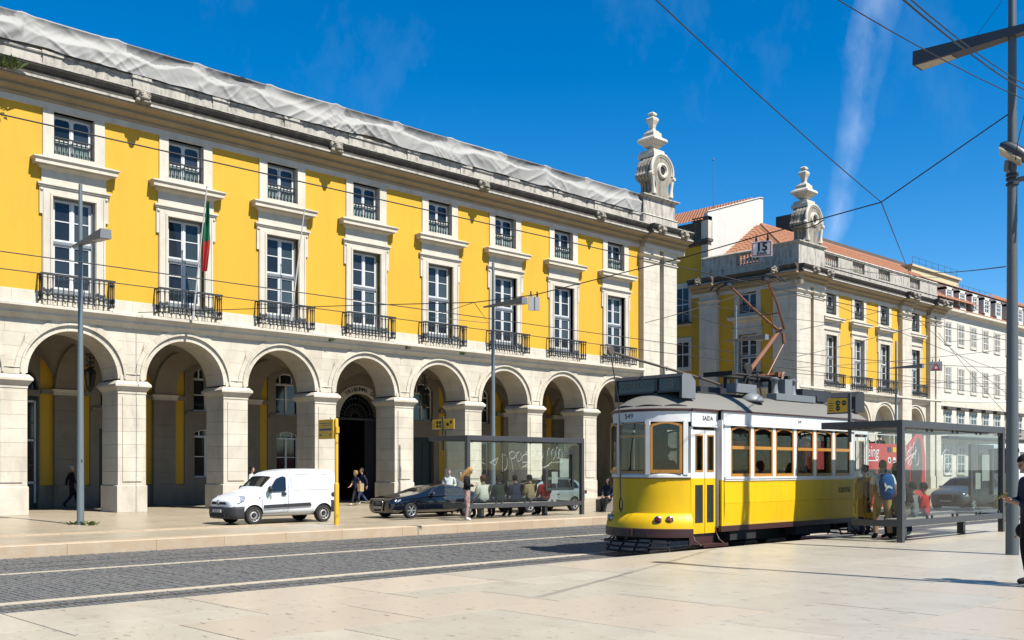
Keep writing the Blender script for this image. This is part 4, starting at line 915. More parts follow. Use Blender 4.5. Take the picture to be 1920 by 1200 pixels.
    po('drip_rail', MB().box(x0-.03, -.05, 2.785, x1+.03, -.0, 2.81), 'tram_white', tram, S)
    po('roof_trim', MB().box(x0-.1, -.04, 3.08, x1+.1, .05, 3.115), 'maroon', tram, S)
    nw = 6; pitch = (x1-x0-.30)/nw
    for i in range(nw):
        xa = x0+.24+pitch*i
        wood_window(tram, S @ T(xa, .02, 1.69), pitch-.12, 1.09, .63, .06, .05, 'window', drop=(i == 4 and k == 0))
    for i in range(nw+1):
        xa = x0+.24+pitch*i-.12; wq = .12
        if i == 0: xa, wq = x0, .24
        if i == nw: wq = x1-xa
        po('pillar', MB().box(xa, -.012, 1.69, xa+wq, .05, 2.80), 'tram_white', tram, S)
    po('solebar', MB().box(x0-.1, .0, .52, x1+.1, .08, .64), 'maroon', tram, S)
    m = MB()
    for a, b_ in ((1.9, 2.9), (4.6, 6.2)): m.box(a, .05, .32, b_, .35, .5)
    po('underframe_box', m, 'undercarriage', tram, S, kind='stuff')
    # lifeguard under the front
    m = MB()
    for z in (.12, .22, .32): m.tube([(.15, -.85, z), (-.05, -.5, z), (-.05, .5, z), (.15, .85, z)], .022, 5)
    for y in (-.85, -.4, 0, .4, .85): m.tube([(.3, y*.8, .5), (.0 if abs(y) < .8 else .15, y, .09)], .022, 5)
    po('lifeguard', m, 'undercarriage', tram, E)
half(I, 0); half(T(TL, 0) @ RZ(PI), 1)
# roof
def roof_outline(sc_in):
    pts = []
    for x, y in bow_pts(.03): pts.append((x, y))
    pts += [(1.5, 1.10), (1.65, 1.22), (TL-1.65, 1.22), (TL-1.5, 1.10)]
    rear = [(TL-x, -y) for x, y in bow_pts(.03)]; pts += rear
    pts += [(TL-1.5, -1.10), (TL-1.65, -1.22), (1.65, -1.22), (1.5, -1.10)]
    return pts
base = roof_outline(0); nO = len(base); lv = []
for a in range(9):
    s = 1-a/8; z = 3.11+.47*(1-s**2.2)
    for x, y in base:
        cx = min(max(x, 1.25), TL-1.25)
        lv.append((cx+(x-cx)*max(s, .02), y*max(s, .005), z))
m = MB(); m.grid(lv, nO, 9, closed=True); po('roof', m, 'tram_roof', tram, smooth=60, fix=True)
for sgn in (1, -1):
    E = I if sgn > 0 else T(TL, 0) @ RZ(PI)
    for ya, yb in ((-.98, -.66), (-.62, -.02), (.03, .60), (.64, .98)):
        m = MB(); pl = []
        for i in range(8):
            y = ya+(yb-ya)*i/7; pl.append((bow(y)+.06, y*.985, 3.165+.03*math.sin(PI*i/7)))
        m.tube(pl, .014, 5); po('rain_strip', m, 'roof_dark', tram, E)
    # destination box
    m = MB(); m.prism([(.50, 3.33), (.98, 3.33), (.98, 3.72), (.80, 3.86), (.56, 3.86), (.50, 3.80)], 'y', -.90, -.84); m.prism([(.50, 3.33), (.98, 3.33), (.98, 3.72), (.80, 3.86), (.56, 3.86), (.50, 3.80)], 'y', .86, .92)
    m.prism([(.50, 3.79), (.56, 3.86), (.80, 3.86), (.98, 3.72), (.98, 3.68), (.78, 3.82), (.58, 3.82), (.53, 3.77)], 'y', -.84, .86); m.box(.50, -.84, 3.47, .56, .86, 3.51); m.box(.50, -.26, 3.40, .56, -.18, 3.80); m.box(.86, -.84, 3.40, .92, .86, 3.74)
    db = po('destination_box', m, 'roof_dark', tram, E)
    po('box_side', MB().prism([(.505, 3.34), (.975, 3.34), (.975, 3.715), (.80, 3.855), (.56, 3.855), (.505, 3.80)], 'y', -.906, -.9), 'roof_grey', db)
    po('box_glass', MB().box(.535, -.18, 3.51, .545, .86, 3.79), 'sign_glass', db); po('box_glass', MB().box(.535, -.84, 3.51, .545, -.26, 3.79), 'sign_glass', db)
    if sgn > 0:
        ob('lettering', text_mesh('CARREIRA Nº', .215, 'sign_letter', .002, sx=.72), db, T(.53, .36, 3.65) @ RZ(R(-90))); ob('lettering', text_mesh('28', .26, 'sign_letter', .002), db, T(.53, -.55, 3.65) @ RZ(R(-90)))
ob('lettering', text_mesh('549', .155, 'ink', .001), tram, T(bow(.02)-.004, .10, 2.965) @ RZ(R(-90)))
ob('lettering', text_mesh('SAÍDA', .135, 'ink', .001, bold=.002), tram, T(1.18, -1.073, 2.92)); ob('lettering', text_mesh('549', .10, 'ink', .001), tram, T(4.65, -1.206, 2.95)); ob('lettering', text_mesh('carris', .27, 'ink', .001), tram, T(6.75, -1.216, 1.36))
# roof gear
m = MB(); m.box(1.15, -.55, 3.45, 1.45, -.3, 3.72); po('roof_box', m, 'roof_grey', tram, bevel=.01)
m = MB(); m.box(2.7, -.75, 3.58, 3.55, -.5, 3.78); po('resistor_box', m, 'roof_grey', tram, bevel=.01)
m = MB(); m.box(1.6, -.5, 3.45, 3.9, .5, 3.55); m.box(2.0, -.3, 3.55, 3.4, .3, 3.7); po('roof_walkway', m, 'roof_dark', tram)
for x in (3.35, 7.1): po('roof_ventilator', MB().lathe([(.30, 0), (.29, .05), (.24, .13), (.15, .19), (.0, .21)], (x, -.72, 3.38), 16), 'roof_grey', tram, smooth=True)
m = MB(); m.box(4.6, -.62, 3.5, 6.4, -.35, 3.66); po('insulator_base', m, 'roof_grey', tram, bevel=.008)
for x in (4.75, 5.55): po('insulator', MB().lathe([(.10, 3.66), (.08, 3.72), (.05, 3.9), (.05, 3.96), (.11, 3.98), (.12, 4.02), (.05, 4.05)], (x, -.48, 0), 12), 'roof_grey', tram, smooth=40)
m = MB(); m.box(5.05, -.58, 3.66, 5.38, -.38, 4.02); po('switch_cabinet', m, 'roof_grey', tram, bevel=.008)
m = MB(); m.box(5.9, -.55, 3.48, 7.3, .4, 3.84); m.box(6.5, -.6, 3.55, 6.9, -.55, 3.68); po('resistor_bank', m, 'roof_dark', tram, bevel=.01)
m = MB(); m.tube([(-.7, .0, 4.27), (1.1, -.02, 4.06), (2.5, -.03, 3.90), (3.2, -.03, 3.80)], .028, 6); m.lathe([(.09, -.03), (.11, 0), (.09, .03)], (-.72, 0, 4.30), 12, 'y'); m.tube([(-.62, 0, 4.26), (-.5, 0, 4.12)], .02, 5); po('trolley_pole', m, 'pole_brown', tram)
m = MB(); m.tube([(1.05, -.02, 3.5), (1.05, -.02, 4.08), (1.15, -.02, 4.08), (1.15, -.02, 4.0)], .025, 5); po('pole_hook', m, 'roof_grey', tram)
m = MB(); m.tube([(3.2, -.2, 4.07), (5.4, -.2, 4.07)], .04, 6); m.tube([(3.2, .3, 4.07), (5.4, .3, 4.07)], .04, 6); m.box(3.15, -.35, 4.02, 3.3, .45, 4.12); m.box(5.3, -.5, 4.02, 5.42, .45, 4.12); m.box(3.9, -.3, 3.6, 4.0, -.2, 4.07); m.box(4.9, -.3, 3.6, 5.0, -.2, 4.07); m.box(3.9, .3, 3.6, 4.0, .4, 4.07); m.box(4.9, .3, 3.6, 5.0, .4, 4.07)
m.tube([(3.6, -.3, 3.6), (3.75, -.35, 4.0), (4.1, -.4, 4.1), (4.3, -.4, 3.6)], .018, 5); m.lathe([(.14, -.04), (.16, 0), (.14, .04)], (4.25, -.05, 4.24), 12, 'y')
po('pantograph_base', m, 'undercarriage', tram)
m = MB(); m.box(5.0, -.42, 4.09, 5.12, -.32, 4.2); m.tube([(5.15, -.45, 4.15), (5.2, .5, 4.15)], .05, 4); m.tube([(5.1, -.45, 4.02), (5.2, -.45, 4.2)], .04, 4); po('pantograph_crossbar', m, 'panto', tram)
m = MB(); kn = Vector((5.75, 0, 5.32))
m.tube([(4.42, 0, 4.22), (5.2, 0, 4.86), kn], [.055, .05, .05], 8); m.tube([(5.1, -.06, 4.15), (5.85, -.06, 5.0)], .018, 5)
m.tube([(5.85, -.06, 5.0), (5.8, -.06, 5.25)], .05, 6); m.ball(kn, .07, 8, 6)
for s in (-1, 1):
    m.tube([kn+Vector((.05, s*.10, .03)), Vector((5.05, s*.36, 5.86)), Vector((4.35, s*.52, 6.32))], [.036, .03, .026], 6)
m.tube([(5.3, -.27, 5.68), (5.3, .27, 5.68)], .02, 5); m.tube([(5.45, 0, 5.42), (5.3, 0, 5.68)], .018, 5)
po('pantograph_arm', m, 'panto', tram, smooth=40)
m = MB()
for dx in (-.12, .12):
    pl = [(4.3+dx, -.98, 6.24), (4.3+dx, -.86, 6.34), (4.3+dx, -.68, 6.39), (4.3+dx, .68, 6.39), (4.3+dx, .86, 6.34), (4.3+dx, .98, 6.24)]
    m.tube(pl, .022, 6)
for s in (-.52, .52): m.box(4.15, s-.04, 6.3, 4.45, s+.04, 6.37)
po('collector_head', m, 'iron', tram)
m = MB(); m.tube([(-.7, .0, 4.2), (-.30, .12, 3.2), (-.17, .2, 2.2), (-.14, .2, 1.25)], .012, 5); m.tube([(-.14, .2+.05*math.sin(a), 1.10+.15*math.cos(a)) for a in [i*PI/6 for i in range(12)]], .010, 5, closed=True); m.tube([(-.14, .2+.035*math.sin(a), 1.12+.13*math.cos(a)) for a in [i*PI/6 for i in range(12)]], .010, 5, closed=True); m.tube([(-.14, .2, 1.9), (-.14, .215, 1.6), (-.14, .2, 1.25)], .02, 5)
po('trolley_rope', m, 'rope', tram)
# inside and underneath
m = MB(); m.box(.35, -1.0, .60, TL-.35, 1.0, .64); m.box(1.6, -1.15, .60, TL-1.6, 1.15, .64); po('floor', m, 'interior', tram)
m = MB(); m.box(1.7, -1.12, 3.02, TL-1.7, 1.12, 3.05); m.box(.6, -.9, 3.02, 1.7, .9, 3.05); m.box(TL-1.7, -.9, 3.02, TL-.6, .9, 3.05); po('ceiling', m, 'interior', tram)
m = MB(); m.box(1.58, -1.1, .64, 1.62, -.45, 2.9); m.box(1.58, .45, .64, 1.62, 1.1, 2.9); po('bulkhead', m, 'wood', tram); m = MB(); m.box(TL-1.62, -1.1, .64, TL-1.58, -.45, 2.9); m.box(TL-1.62, .45, .64, TL-1.58, 1.1, 2.9); po('bulkhead', m, 'wood', tram)
for i in range(6):
    for s in (-1, 1):
        x = 2.3+i*.82; m = MB(); m.box(x, min(s*.35, s*1.1), 1.02, x+.42, max(s*.35, s*1.1), 1.12); m.box(x+.40, min(s*.35, s*1.1), 1.02, x+.46, max(s*.35, s*1.1), 1.72); m.box(x+.1, s*.5-.03, .64, x+.3, s*.5+.03, 1.02); po('seat', m, 'interior', tram)
for i in range(4):
    for s in (-1, 1): m = MB(); m.tube([(2.6+i*1.25, s*.34, 1.1), (2.6+i*1.25, s*.34, 3.0)], .017, 6); po('grab_pole', m, 'wood', tram)
m = MB(); m.tube([(2.0, -.34, 2.55), (6.8, -.34, 2.55)], .014, 5); m.tube([(2.0, .34, 2.55), (6.8, .34, 2.55)], .014, 5); po('hand_rail', m, 'wood', tram, kind='stuff')
m = MB(); m.box(.45, -.25, .64, .75, .15, 1.65); m.cyl((.6, -.05, 0), .12, 1.65, 1.72, 10); po('controller', m, 'interior', tram)
m = MB(); m.box(1.9, -.62, .25, TL-1.9, -.5, .48); m.box(1.9, .5, .25, TL-1.9, .62, .48); m.box(2.5, -.5, .2, TL-2.5, .5, .42); m.box(.4, -.8, .35, 1.9, .8, .5); m.box(TL-1.9, -.8, .35, TL-.4, .8, .5); po('truck_frame', m, 'undercarriage', tram)
for x in (3.2, TL-3.2):
    for s in (-1, 1):
        m = MB(); m.lathe([(.10, -.05), (.33, -.05), (.36, -.03), (.36, .03), (.10, .05)], (x, s*.45, .36), 20, 'y'); m.cyl((x, s*.45, .36), .1, -.12, .12, 10, 'y'); po('wheel', m, 'undercarriage', tram, smooth=40)
# ------------------------------------------------------------------ shelters
def spray():                                                        # thin half-covering white paint
    m = bpy.data.materials.new('spray'); m.use_nodes = True; n = m.node_tree.nodes; n.clear(); k = m.node_tree.links.new
    o, a, b_, x = n.new('ShaderNodeOutputMaterial'), n.new('ShaderNodeBsdfTransparent'), n.new('ShaderNodeBsdfDiffuse'), n.new('ShaderNodeMixShader'); b_.inputs[0].default_value = (.55, .58, .55, 1); x.inputs[0].default_value = .22
    k(a.outputs[0], x.inputs[1]); k(b_.outputs[0], x.inputs[2]); k(x.outputs[0], o.inputs[0]); MT['spray'] = m
mat('shelter_steel', (.085, .085, .085), .42, metal=.3, fine=.2)
mat('stop_yellow', (.80, .47, .012), .45, fine=.12); mat('oval_red', (.35, .05, .10), .5); mat('oval_white', (.7, .7, .68), .5); mat('stop_blue', (.05, .06, .16), .5)
mat('concrete', (.34, .31, .27), .8, var=.4, bump=.3, fine=.3); mat('granite', (.24, .205, .175), .8, var=.4, vs_=5, bump=.3, fine=.5)
spray(); mat('poster', (.42, .44, .40), .5, var=.6, vs_=3, col2=(.2, .22, .2)); mat('sign_white', (.75, .75, .73), .5); mat('sign_red', (.5, .03, .02), .5); mat('sign_grey', (.36, .36, .36), .5)
mat('lamp_lens', (.60, .55, .42), .3, var=.4, vs_=9); mat('leaf', (.075, .12, .02), .7, rv=.3, var=.5, vs_=20, col2=(.12, .15, .03)); mat('dry_grass', (.30, .25, .12), .8)
mat('flag_green', (.0, .16, .07), .7); mat('flag_red', (.52, .02, .02), .7); mat('pole_white', (.62, .6, .55), .5)
glass('shelter_glass', (.80, .87, .84), .75)
def shelter(t, LX, dside=1.13, roofd=1.86, rightfoot=True):
    S = 'shelter_steel'
    def bar(nm, *a, local=None): return po(nm, MB().box(*a), S, t, local, bevel=.006)
    bar('post', -.065, -.065, 0, .065, .065, 2.66); bar('post', LX-.065, -.065, 0, LX+.065, .065, 2.66)
    bar('top_beam', .065, -.06, 2.50, LX-.065, .06, 2.66); bar('top_beam', -.06, .065, 2.505, .06, roofd, 2.655); bar('top_beam', LX-.06, .065, 2.505, LX+.06, roofd, 2.655); bar('top_beam', .06, roofd-.12, 2.51, LX-.06, roofd-.005, 2.65)
    bar('bottom_rail', .065, -.055, .34, LX-.065, .055, .48); bar('bottom_rail', -.05, .065, .34, .05, dside, .475); bar('bottom_rail', LX-.05, .065, .34, LX+.05, dside, .475)
    po('roof_panel', MB().box(.06, .06, 2.575, LX-.06, roofd-.12, 2.60), 'concrete', t)
    n = 4; pw = (LX-.13)/n
    for i in range(n):
        a, b_ = .065+pw*i+.006, .065+pw*(i+1)-.006
        g = po('glass_pane', MB().box(a, -.006, .52, b_, .006, 2.47), 'shelter_glass', t)
        for q in (a+.12, b_-.12):
            po('clamp', MB().box(q-.025, -.02, 2.43, q+.025, .02, 2.50), S, g); po('clamp', MB().box(q-.025, -.02, .48, q+.025, .02, .55), S, g)
    g = po('glass_pane', MB().box(-.006, .08, .50, .006, dside-.02, 2.48), 'shelter_glass', t); g = po('glass_pane', MB().box(LX-.006, .08, .50, LX+.006, dside-.02, 2.48), 'shelter_glass', t)
    m = MB(); m.box(LX-1.75, .05, .86, LX-.35, .07, .95); m.box(LX-1.75, .05, 2.10, LX-.35, .12, 2.2); m.box(LX-1.75, .05, .95, LX-1.66, .12, 2.1); m.box(LX-.44, .05, .95, LX-.35, .12, 2.1)
    c = po('display_case', m, S, t); po('timetable_sheet', MB().box(LX-1.45, .065, 1.1, LX-1.15, .075, 1.5), 'poster', c); po('timetable_sheet', MB().box(LX-1.05, .065, 1.3, LX-.6, .075, 1.95), 'poster', c); po('case_back', MB().box(LX-1.66, .10, .95, LX-.44, .11, 2.1), 'case_glass', c)
    m = MB(); m.box(.5, .22, .42, LX-.95, .62, .48); b_ = po('bench_seat', m, 'concrete', t, bevel=.01)
    for x in (.9, LX-1.5): po('bench_support', MB().box(x, .34, 0, x+.12, .5, .42), S, t)
    m = MB(); m.box(-.03, 1.16, 2.2, .03, 1.22, 3.30); po('sign_post', m, S, t)
glass('case_glass', (.42, .46, .44), 1.0)
def stop_plate(t, y0, w, ovals):
    p = po('stop_plate', MB().box(-.012, y0, 2.86, .012, y0+w, 3.20), 'stop_yellow', t, bevel=.004)
    s = 1
    po('plate_band', MB().box(-.015, y0, 2.845, .014, y0+w, 2.875), 'stop_blue', p)
    for (yy, zz, mm, tx) in ovals:
        m = MB(); m.lathe([(.0, -.016), (.055, -.016)], (0, y0+yy, zz), 16, 'x'); po('route_disc', m, mm, p, Matrix.Translation((0, 0, 0)))
        ob('lettering', text_mesh(tx, .06, 'oval_white' if mm != 'oval_white' else 'stop_blue', .001, sx=.8), p, T(-.0175, y0+yy, zz) @ RZ(R(-90)))
    m = MB()
    for i in range(4): m.box(-.015, y0+w-.16, 2.92+i*.055, -.0125, y0+w-.04, 2.935+i*.055)
    po('small_print', m, 'ink', p, kind='stuff')
sr = thing('bus_shelter', 'glass and steel shelter beside the rear of the tram, with one stop plate', 'bus shelter', T(21.55, 10.2), 'glass tram stop shelters')
shelter(sr, 5.6); stop_plate(sr, 1.22, .52, [(.10, 3.09, 'oval_red', '208'), (.25, 3.09, 'oval_red', '158'), (.25, 2.97, 'oval_red', '218')])
sl_ = thing('bus_shelter', 'glass shelter with graffiti and five seated people on the far pavement', 'bus shelter', T(21.5, 24.3), 'glass tram stop shelters')
shelter(sl_, 5.35); stop_plate(sl_, 1.22, .50, [(.10, 3.1, 'oval_white', '28'), (.24, 3.1, 'oval_red', '15'), (.10, 2.98, 'oval_red', '18'), (.24, 2.98, 'stop_blue', '25')]); stop_plate(sl_, .64, .52, [(.14, 3.1, 'stop_blue', 'E'), (.3, 3.03, 'oval_white', '-')])
def scribble(t, strokes, r, y=-.012, mname='spray', nm='graffiti'):
    m = MB()
    for s in strokes:
        pl = []
        for a, b_ in zip(s, s[1:]):
            for q in range(4): pl.append((a[0]+(b_[0]-a[0])*q/4, y, a[1]+(b_[1]-a[1])*q/4))
        pl.append((s[-1][0], y, s[-1][1])); m.tube(pl, r, 4)
    o = po(nm, m, mname, t, kind='stuff'); return o
def loop(cx, cz, rx, rz, a0=0, a1=360, n=10): return [(cx+rx*math.cos(R(a0+(a1-a0)*i/n)), cz+rz*math.sin(R(a0+(a1-a0)*i/n))) for i in range(n+1)]
scribble(sl_, [[(.25, 2.15), (.32, 1.75), (.18, 1.62)], [(.2, 1.6), (.5, 2.2), (.62, 1.5)], [(.3, 1.9), (.75, 1.75)], loop(.25, 1.62, .12, .12, 90, 400), [(.95, 1.8), (1.3, 1.95), (1.2, 1.72), (.95, 1.8)], loop(1.55, 1.8, .18, .26, -80, 90), [(1.5, 2.1), (1.5, 1.5)],
      loop(1.95, 2.05, .14, .12), [(1.9, 1.95), (2.0, 1.5)], loop(2.25, 2.0, .12, .16), [(2.15, 1.9), (2.4, 1.55)], loop(2.6, 1.95, .2, .14, 20, 340), loop(2.75, 2.1, .18, .10), [(2.4, 1.8), (2.9, 1.85), (2.4, 1.65), (2.95, 1.7)], loop(3.05, 2.05, .12, .14, 40, 330), loop(3.3, 2.05, .10, .10), [(3.3, 1.95), (3.2, 1.6), (3.7, 1.72)],
      loop(3.7, 2.1, .09, .2, 0, 200), loop(3.9, 2.1, .09, .18), loop(4.1, 2.15, .08, .2), loop(4.25, 2.1, .1, .17), [(3.45, 1.62), (3.8, 1.82), (4.4, 1.84)]], .010)
scribble(sr, [loop(.15+.12*i, 1.95+.12*math.sin(i*2.1), .09+.03*math.sin(i*1.3), .14+.05*math.cos(i*2.7), 20*i, 20*i+300) for i in range(6)]+[[(.12, 1.55), (.2, 2.2), (.3, 1.6), (.42, 2.15), (.5, 1.7)], [(.2, 1.8), (.62, 1.95), (.3, 1.7)], [(.15, 1.5), (.18, .9)], loop(2.3, 1.75, .28, .3, 0, 330), loop(2.3, 1.75, .1, .12)], .012)
# ------------------------------------------------------------------ yellow bus-stop post
t = thing('bus_stop_post', 'plain yellow bus stop post with square yellow panel beside the white van', 'bus stop', T(16.81, 24.64))
m = MB(); m.lathe([(.072, 0), (.072, 1.15), (.062, 1.19), (.05, 1.2), (.05, 3.02), (.04, 3.04)], n=14); po('post', m, 'stop_yellow', t, smooth=40)
m = MB(); m.box(-.09, .05, 2.46, .09, .80, 3.02); m.box(-.05, .02, 2.5, .05, .05, 2.98); p = po('panel', m, 'stop_yellow', t, bevel=.008)
m = MB()
for i, (a, b_) in enumerate(((.12, .72), (.12, .60))): m.box(-.093, a, 2.90-i*.06, -.0905, b_, 2.92-i*.06)
m.box(-.093, .11, 2.70, -.0905, .73, 2.76); m.box(-.093, .14, 2.56, -.0905, .22, 2.60); m.box(-.093, .62, 2.55, -.0905, .72, 2.60); po('small_print', m, 'stop_blue', p, kind='stuff')
m = MB(); m.box(-.05, -.07, 2.62, .05, .02, 2.8); po('lock_box', m, 'stop_yellow', t); m = MB(); m.lathe([(.02, 2.5), (.025, 2.53), (0, 2.56)], (-.095, .45, 0), 8); 
m = MB(); m.tube([(0, .3, 3.02), (0, .3, 3.08)], .012, 5); po('stub', m, 'iron', t)
# ------------------------------------------------------------------ street lamps
mat('pole_shaded', (.13, .15, .155), .45, metal=.25, fine=.2); mat('lamp_dark', (.06, .066, .075), .5)  # plaza post: darker copy of the pole grey, shading put into the colour
def lamp(t, H, zl, sgn, Ld, r0=.105, r1=.055, back=.6, wid=.34, th=.27, pm='pole_grey'):
    m = MB(); m.lathe([(r0, 0), (r0*.97, 1.0), (r1, H-.02), (r1*.5, H)], n=16); po('pole', m, pm, t, smooth=40)
    f = sgn*Ld; b_ = -sgn*back; cs = .025
    m = MB(); w = wid/2
    m.add([(-cs, b_, zl-.02), (cs, b_, zl-.02), (cs, b_, zl+.03), (-cs, b_, zl+.03), (-w, f, zl-th/2), (w, f, zl-th/2), (w*.9, f, zl+th/2), (-w*.9, f, zl+th/2)], [(0, 1, 2, 3), (4, 7, 6, 5), (0, 4, 5, 1), (1, 5, 6, 2), (2, 6, 7, 3), (3, 7, 4, 0)])
    h = po('lamp_arm', m, 'roof_grey' if sgn < 0 else 'lamp_dark', t)
    a, b2_ = sorted((f*.60, f*.97)); k = lambda y: zl-.02+(y-b_)/(f-b_)*(-th/2+.02)-.012
    m = MB(); m.add([(-w*.62, a, k(a)), (w*.62, a, k(a)), (w*.8, b2_, k(b2_)), (-w*.8, b2_, k(b2_)), (-w*.62, a, k(a)+.01), (w*.62, a, k(a)+.01), (w*.8, b2_, k(b2_)+.01), (-w*.8, b2_, k(b2_)+.01)], [(0, 1, 2, 3), (4, 7, 6, 5), (0, 4, 5, 1), (1, 5, 6, 2), (2, 6, 7, 3), (3, 7, 4, 0)]); po('lamp_lens', m, 'lamp_lens', h)
    m = MB(); m.box(-.015, -r0-.004, 1.9, .015, -r0+.01, 1.98); po('access_hatch', m, 'iron', t)
for (x, y, lb) in ((12.24, 31.5, 'slim grey street lamp in front of the leftmost arches'), (29.3, 31.5, 'slim grey street lamp rising behind the graffiti shelter'), (46.4, 31.0, 'slim grey street lamp behind the tram pantograph'), (66.9, 32.0, 'distant slim street lamp before the corner building')):
    t = thing('street_lamp', lb, 'street lamp', T(x, y, -.095), 'slim street lamps along the arcade'); lamp(t, 10.32, 8.51, -1, 1.88)
t = thing('street_lamp', 'tall grey lamp post standing on the plaza beside the right shelter', 'street lamp', T(20.03, 7.33)); lamp(t, 13.5, 9.72, 1, 1.82, .118, .055, 1.9, .40, .28, 'pole_shaded')
m = MB(); m.tube([(0, 0, 7.1), (-.16, .06, 7.15), (-.16, .04, 7.32)], .04, 6); po('floodlight_arm', m, 'roof_grey', t)
m = MB(); m.ball((0, 0, 0), (.17, .34, .13), 14, 8); m.box(-.12, -.24, -.13, .12, .24, -.1, 1); po('floodlight', m, ['lamp_dark', 'lamp_lens'], t, T(-.14, -.10, 7.45) @ Matrix.Rotation(R(38), 4, 'X') @ Matrix.Rotation(R(25), 4, 'Y'), smooth=50)
m = MB()
for z in (6.9, 7.0, 7.08): m.lathe([(.10, z-.025), (.112, z-.02), (.112, z+.02), (.10, z+.025)], n=14)
po('clamp_band', m, 'iron', t, kind='stuff'); m = MB(); m.box(.0, -.75, 6.93, .06, -.1, 7.02); m.box(.02, -.8, 6.8, .05, -.3, 6.86); m.box(0, -.5, 6.75, .2, -.46, 7.05); po('bracket', m, 'roof_grey', t)
t = thing('street_lamp', 'lamp post just beyond the right edge whose long thin shadow crosses the plaza', 'street lamp', T(14.94, 3.1)); lamp(t, 10.4, 9.7, 1, .9, .10, .05, .9, .3, .2)
# weeds round the lamp foot and on the string course
def tuft(name, label, M, n, h, spread, mname='leaf', group='weed tufts'):
    m = MB()
    for i in range(n):
        a = rnd.uniform(0, 2*PI); r_ = rnd.uniform(0, spread); hh = h*rnd.uniform(.5, 1.); w = .012+.5*h*.1; le = rnd.uniform(.3, 1.)*h
        x, y = r_*math.cos(a), r_*math.sin(a); d = (math.cos(a), math.sin(a))
        m.add([(x-d[1]*w, y+d[0]*w, 0), (x+d[1]*w, y-d[0]*w, 0), (x+d[0]*le*.5+d[1]*w*1.6, y+d[1]*le*.5-d[0]*w*1.6, hh*.7), (x+d[0]*le, y+d[1]*le, hh*.85), (x+d[0]*le*.5-d[1]*w*1.6, y+d[1]*le*.5+d[0]*w*1.6, hh*.7)], [(0, 1, 2, 3, 4)])
    o = po(name, m, mname, None, M, fix=False); tag(o, label, 'weeds', group); return o
tuft('weed_tuft', 'green weeds growing left of the foot of the leftmost street lamp', T(12.08, 31.66, -.09), 26, .12, .22); tuft('weed_tuft', 'green weeds growing right of the foot of the leftmost street lamp', T(12.45, 31.24, -.1), 34, .16, .2)
for i, (u, v, lb) in enumerate(((620, 655, 'weed tuft on the string course left of the portal arch'), (762, 652, 'weed tuft on the string course right of the portal arch'), (865, 668, 'weed tuft on the string course behind the second lamp'), (10, 122, 'dark plant sprouting from the cornice at the far left'))):
    X, z = on_y(u, v, 36.76 if i < 3 else 36.3); tuft('weed_tuft', lb, T(X, 36.76 if i < 3 else 36.26, 7.0 if i < 3 else z-.1), 22 if i < 3 else 70, .16 if i < 3 else .34, .14 if i < 3 else .45)
# ------------------------------------------------------------------ flags on the balconies
def flagpole(label, pb, pt, name='flagpole'):
    m = MB(); m.tube([pb, pt], [.035, .022], 8); m.ball(pt, .04, 8, 6); d = (Vector(pt)-Vector(pb)).normalized(); m.tube([Vector(pb)-d*.1, Vector(pb)+d*.25], .055, 8)
    o = po(name, m, 'pole_white', None, smooth=40); return tag(o, label, 'flagpole', 'balcony flagpoles')
X, z = on_y(362, 596, 36.45); X2, z2 = on_y(388, 350, 35.6); pb, pt = Vector((X, 36.45, z)), Vector((X2, 35.6, z2))
flagpole('white flagpole carrying the green and red flag', pb, pt)
m = MB(); nx, nz_n = 14, 26; pts = []
for j in range(nz_n):
    t_ = j/(nz_n-1); zt = pt.z-.62-(2.45)*t_; base = pb+(pt-pb)*max(.0, min(1, (zt-pb.z)/(pt.z-pb.z)))
    wmax = .10+.42*math.sin(min(1, t_*1.5)*PI/2)*(1-.62*max(0, (t_-.55)/.45)); sh = .22*max(0, t_-.5)
    for i in range(nx):
        s = i/(nx-1); pts.append((base.x*(1-.0)+(sh if t_ > .5 else 0)+s*wmax*.62+.02, base.y-.05-.13*math.sin(s*11+t_*2)*(.35+.65*s)-.05*s, zt+.10*s*(1-t_)))
m.grid(pts, nx, nz_n)
for fi, f in enumerate(m.f):
    j, i = divmod(fi, nx-1); m.m[fi] = 0 if (j/(nz_n-1)+.10*(i/nx)) < .58 else 1
fl_ = tag(po('flag', m, ['flag_green', 'flag_red'], None, smooth=True, fix=False), 'limp green and red flag hanging from the second balcony', 'flag')
X, z = on_y(546, 597, 36.45); X2, z2 = on_y(571, 392, 35.7); flagpole('bare white flagpole leaning from the third balcony', (X, 36.45, z), (X2, 35.7, z2))
# ------------------------------------------------------------------ wires
def wire(label, pts, r=.012, sag=0., n=10, name='overhead_wire'):
    pl = []; pts = [Vector(p) for p in pts]
    for a, b_ in zip(pts, pts[1:]):
        for q in range(n): s = q/n; p = a.lerp(b_, s); p.z -= sag*4*s*(1-s); pl.append(p)
    pl.append(pts[-1]); m = MB(); m.tube(pl, r, 5); o = po(name, m, 'wire', None, fix=False); tag(o, label, 'wire', 'tram overhead wires'); return o
def at_line(u, v):                                                  # cross-span from the plaza lamp post to the arcade front
    best = None
    for i in range(600):
        Y = 7.33+29.6*i/600; Xl = 20.03-.122*(Y-7.33); d = Xl*CA+Y*SA; uu = 960+1930*(Xl*SA-Y*CA)/d
        if best is None or abs(uu-u) < best[0]: best = (abs(uu-u), Xl, Y, EYE-(v-879)*d/1930)
    return Vector(best[1:])
wire('contact wire of the near track, passing over the tram pantograph', [(-20, 13.85, 6.08), (120, 13.85, 6.08)], .011)
wire('upper of two contact wires crossing the facade below the tall windows', [(-20, 20.65, 5.70), (130, 20.65, 5.70)], .011)
wire('lower of two contact wires crossing the facade below the tall windows', [(-20, 22.2, 5.66), (130, 22.2, 5.66)], .011)
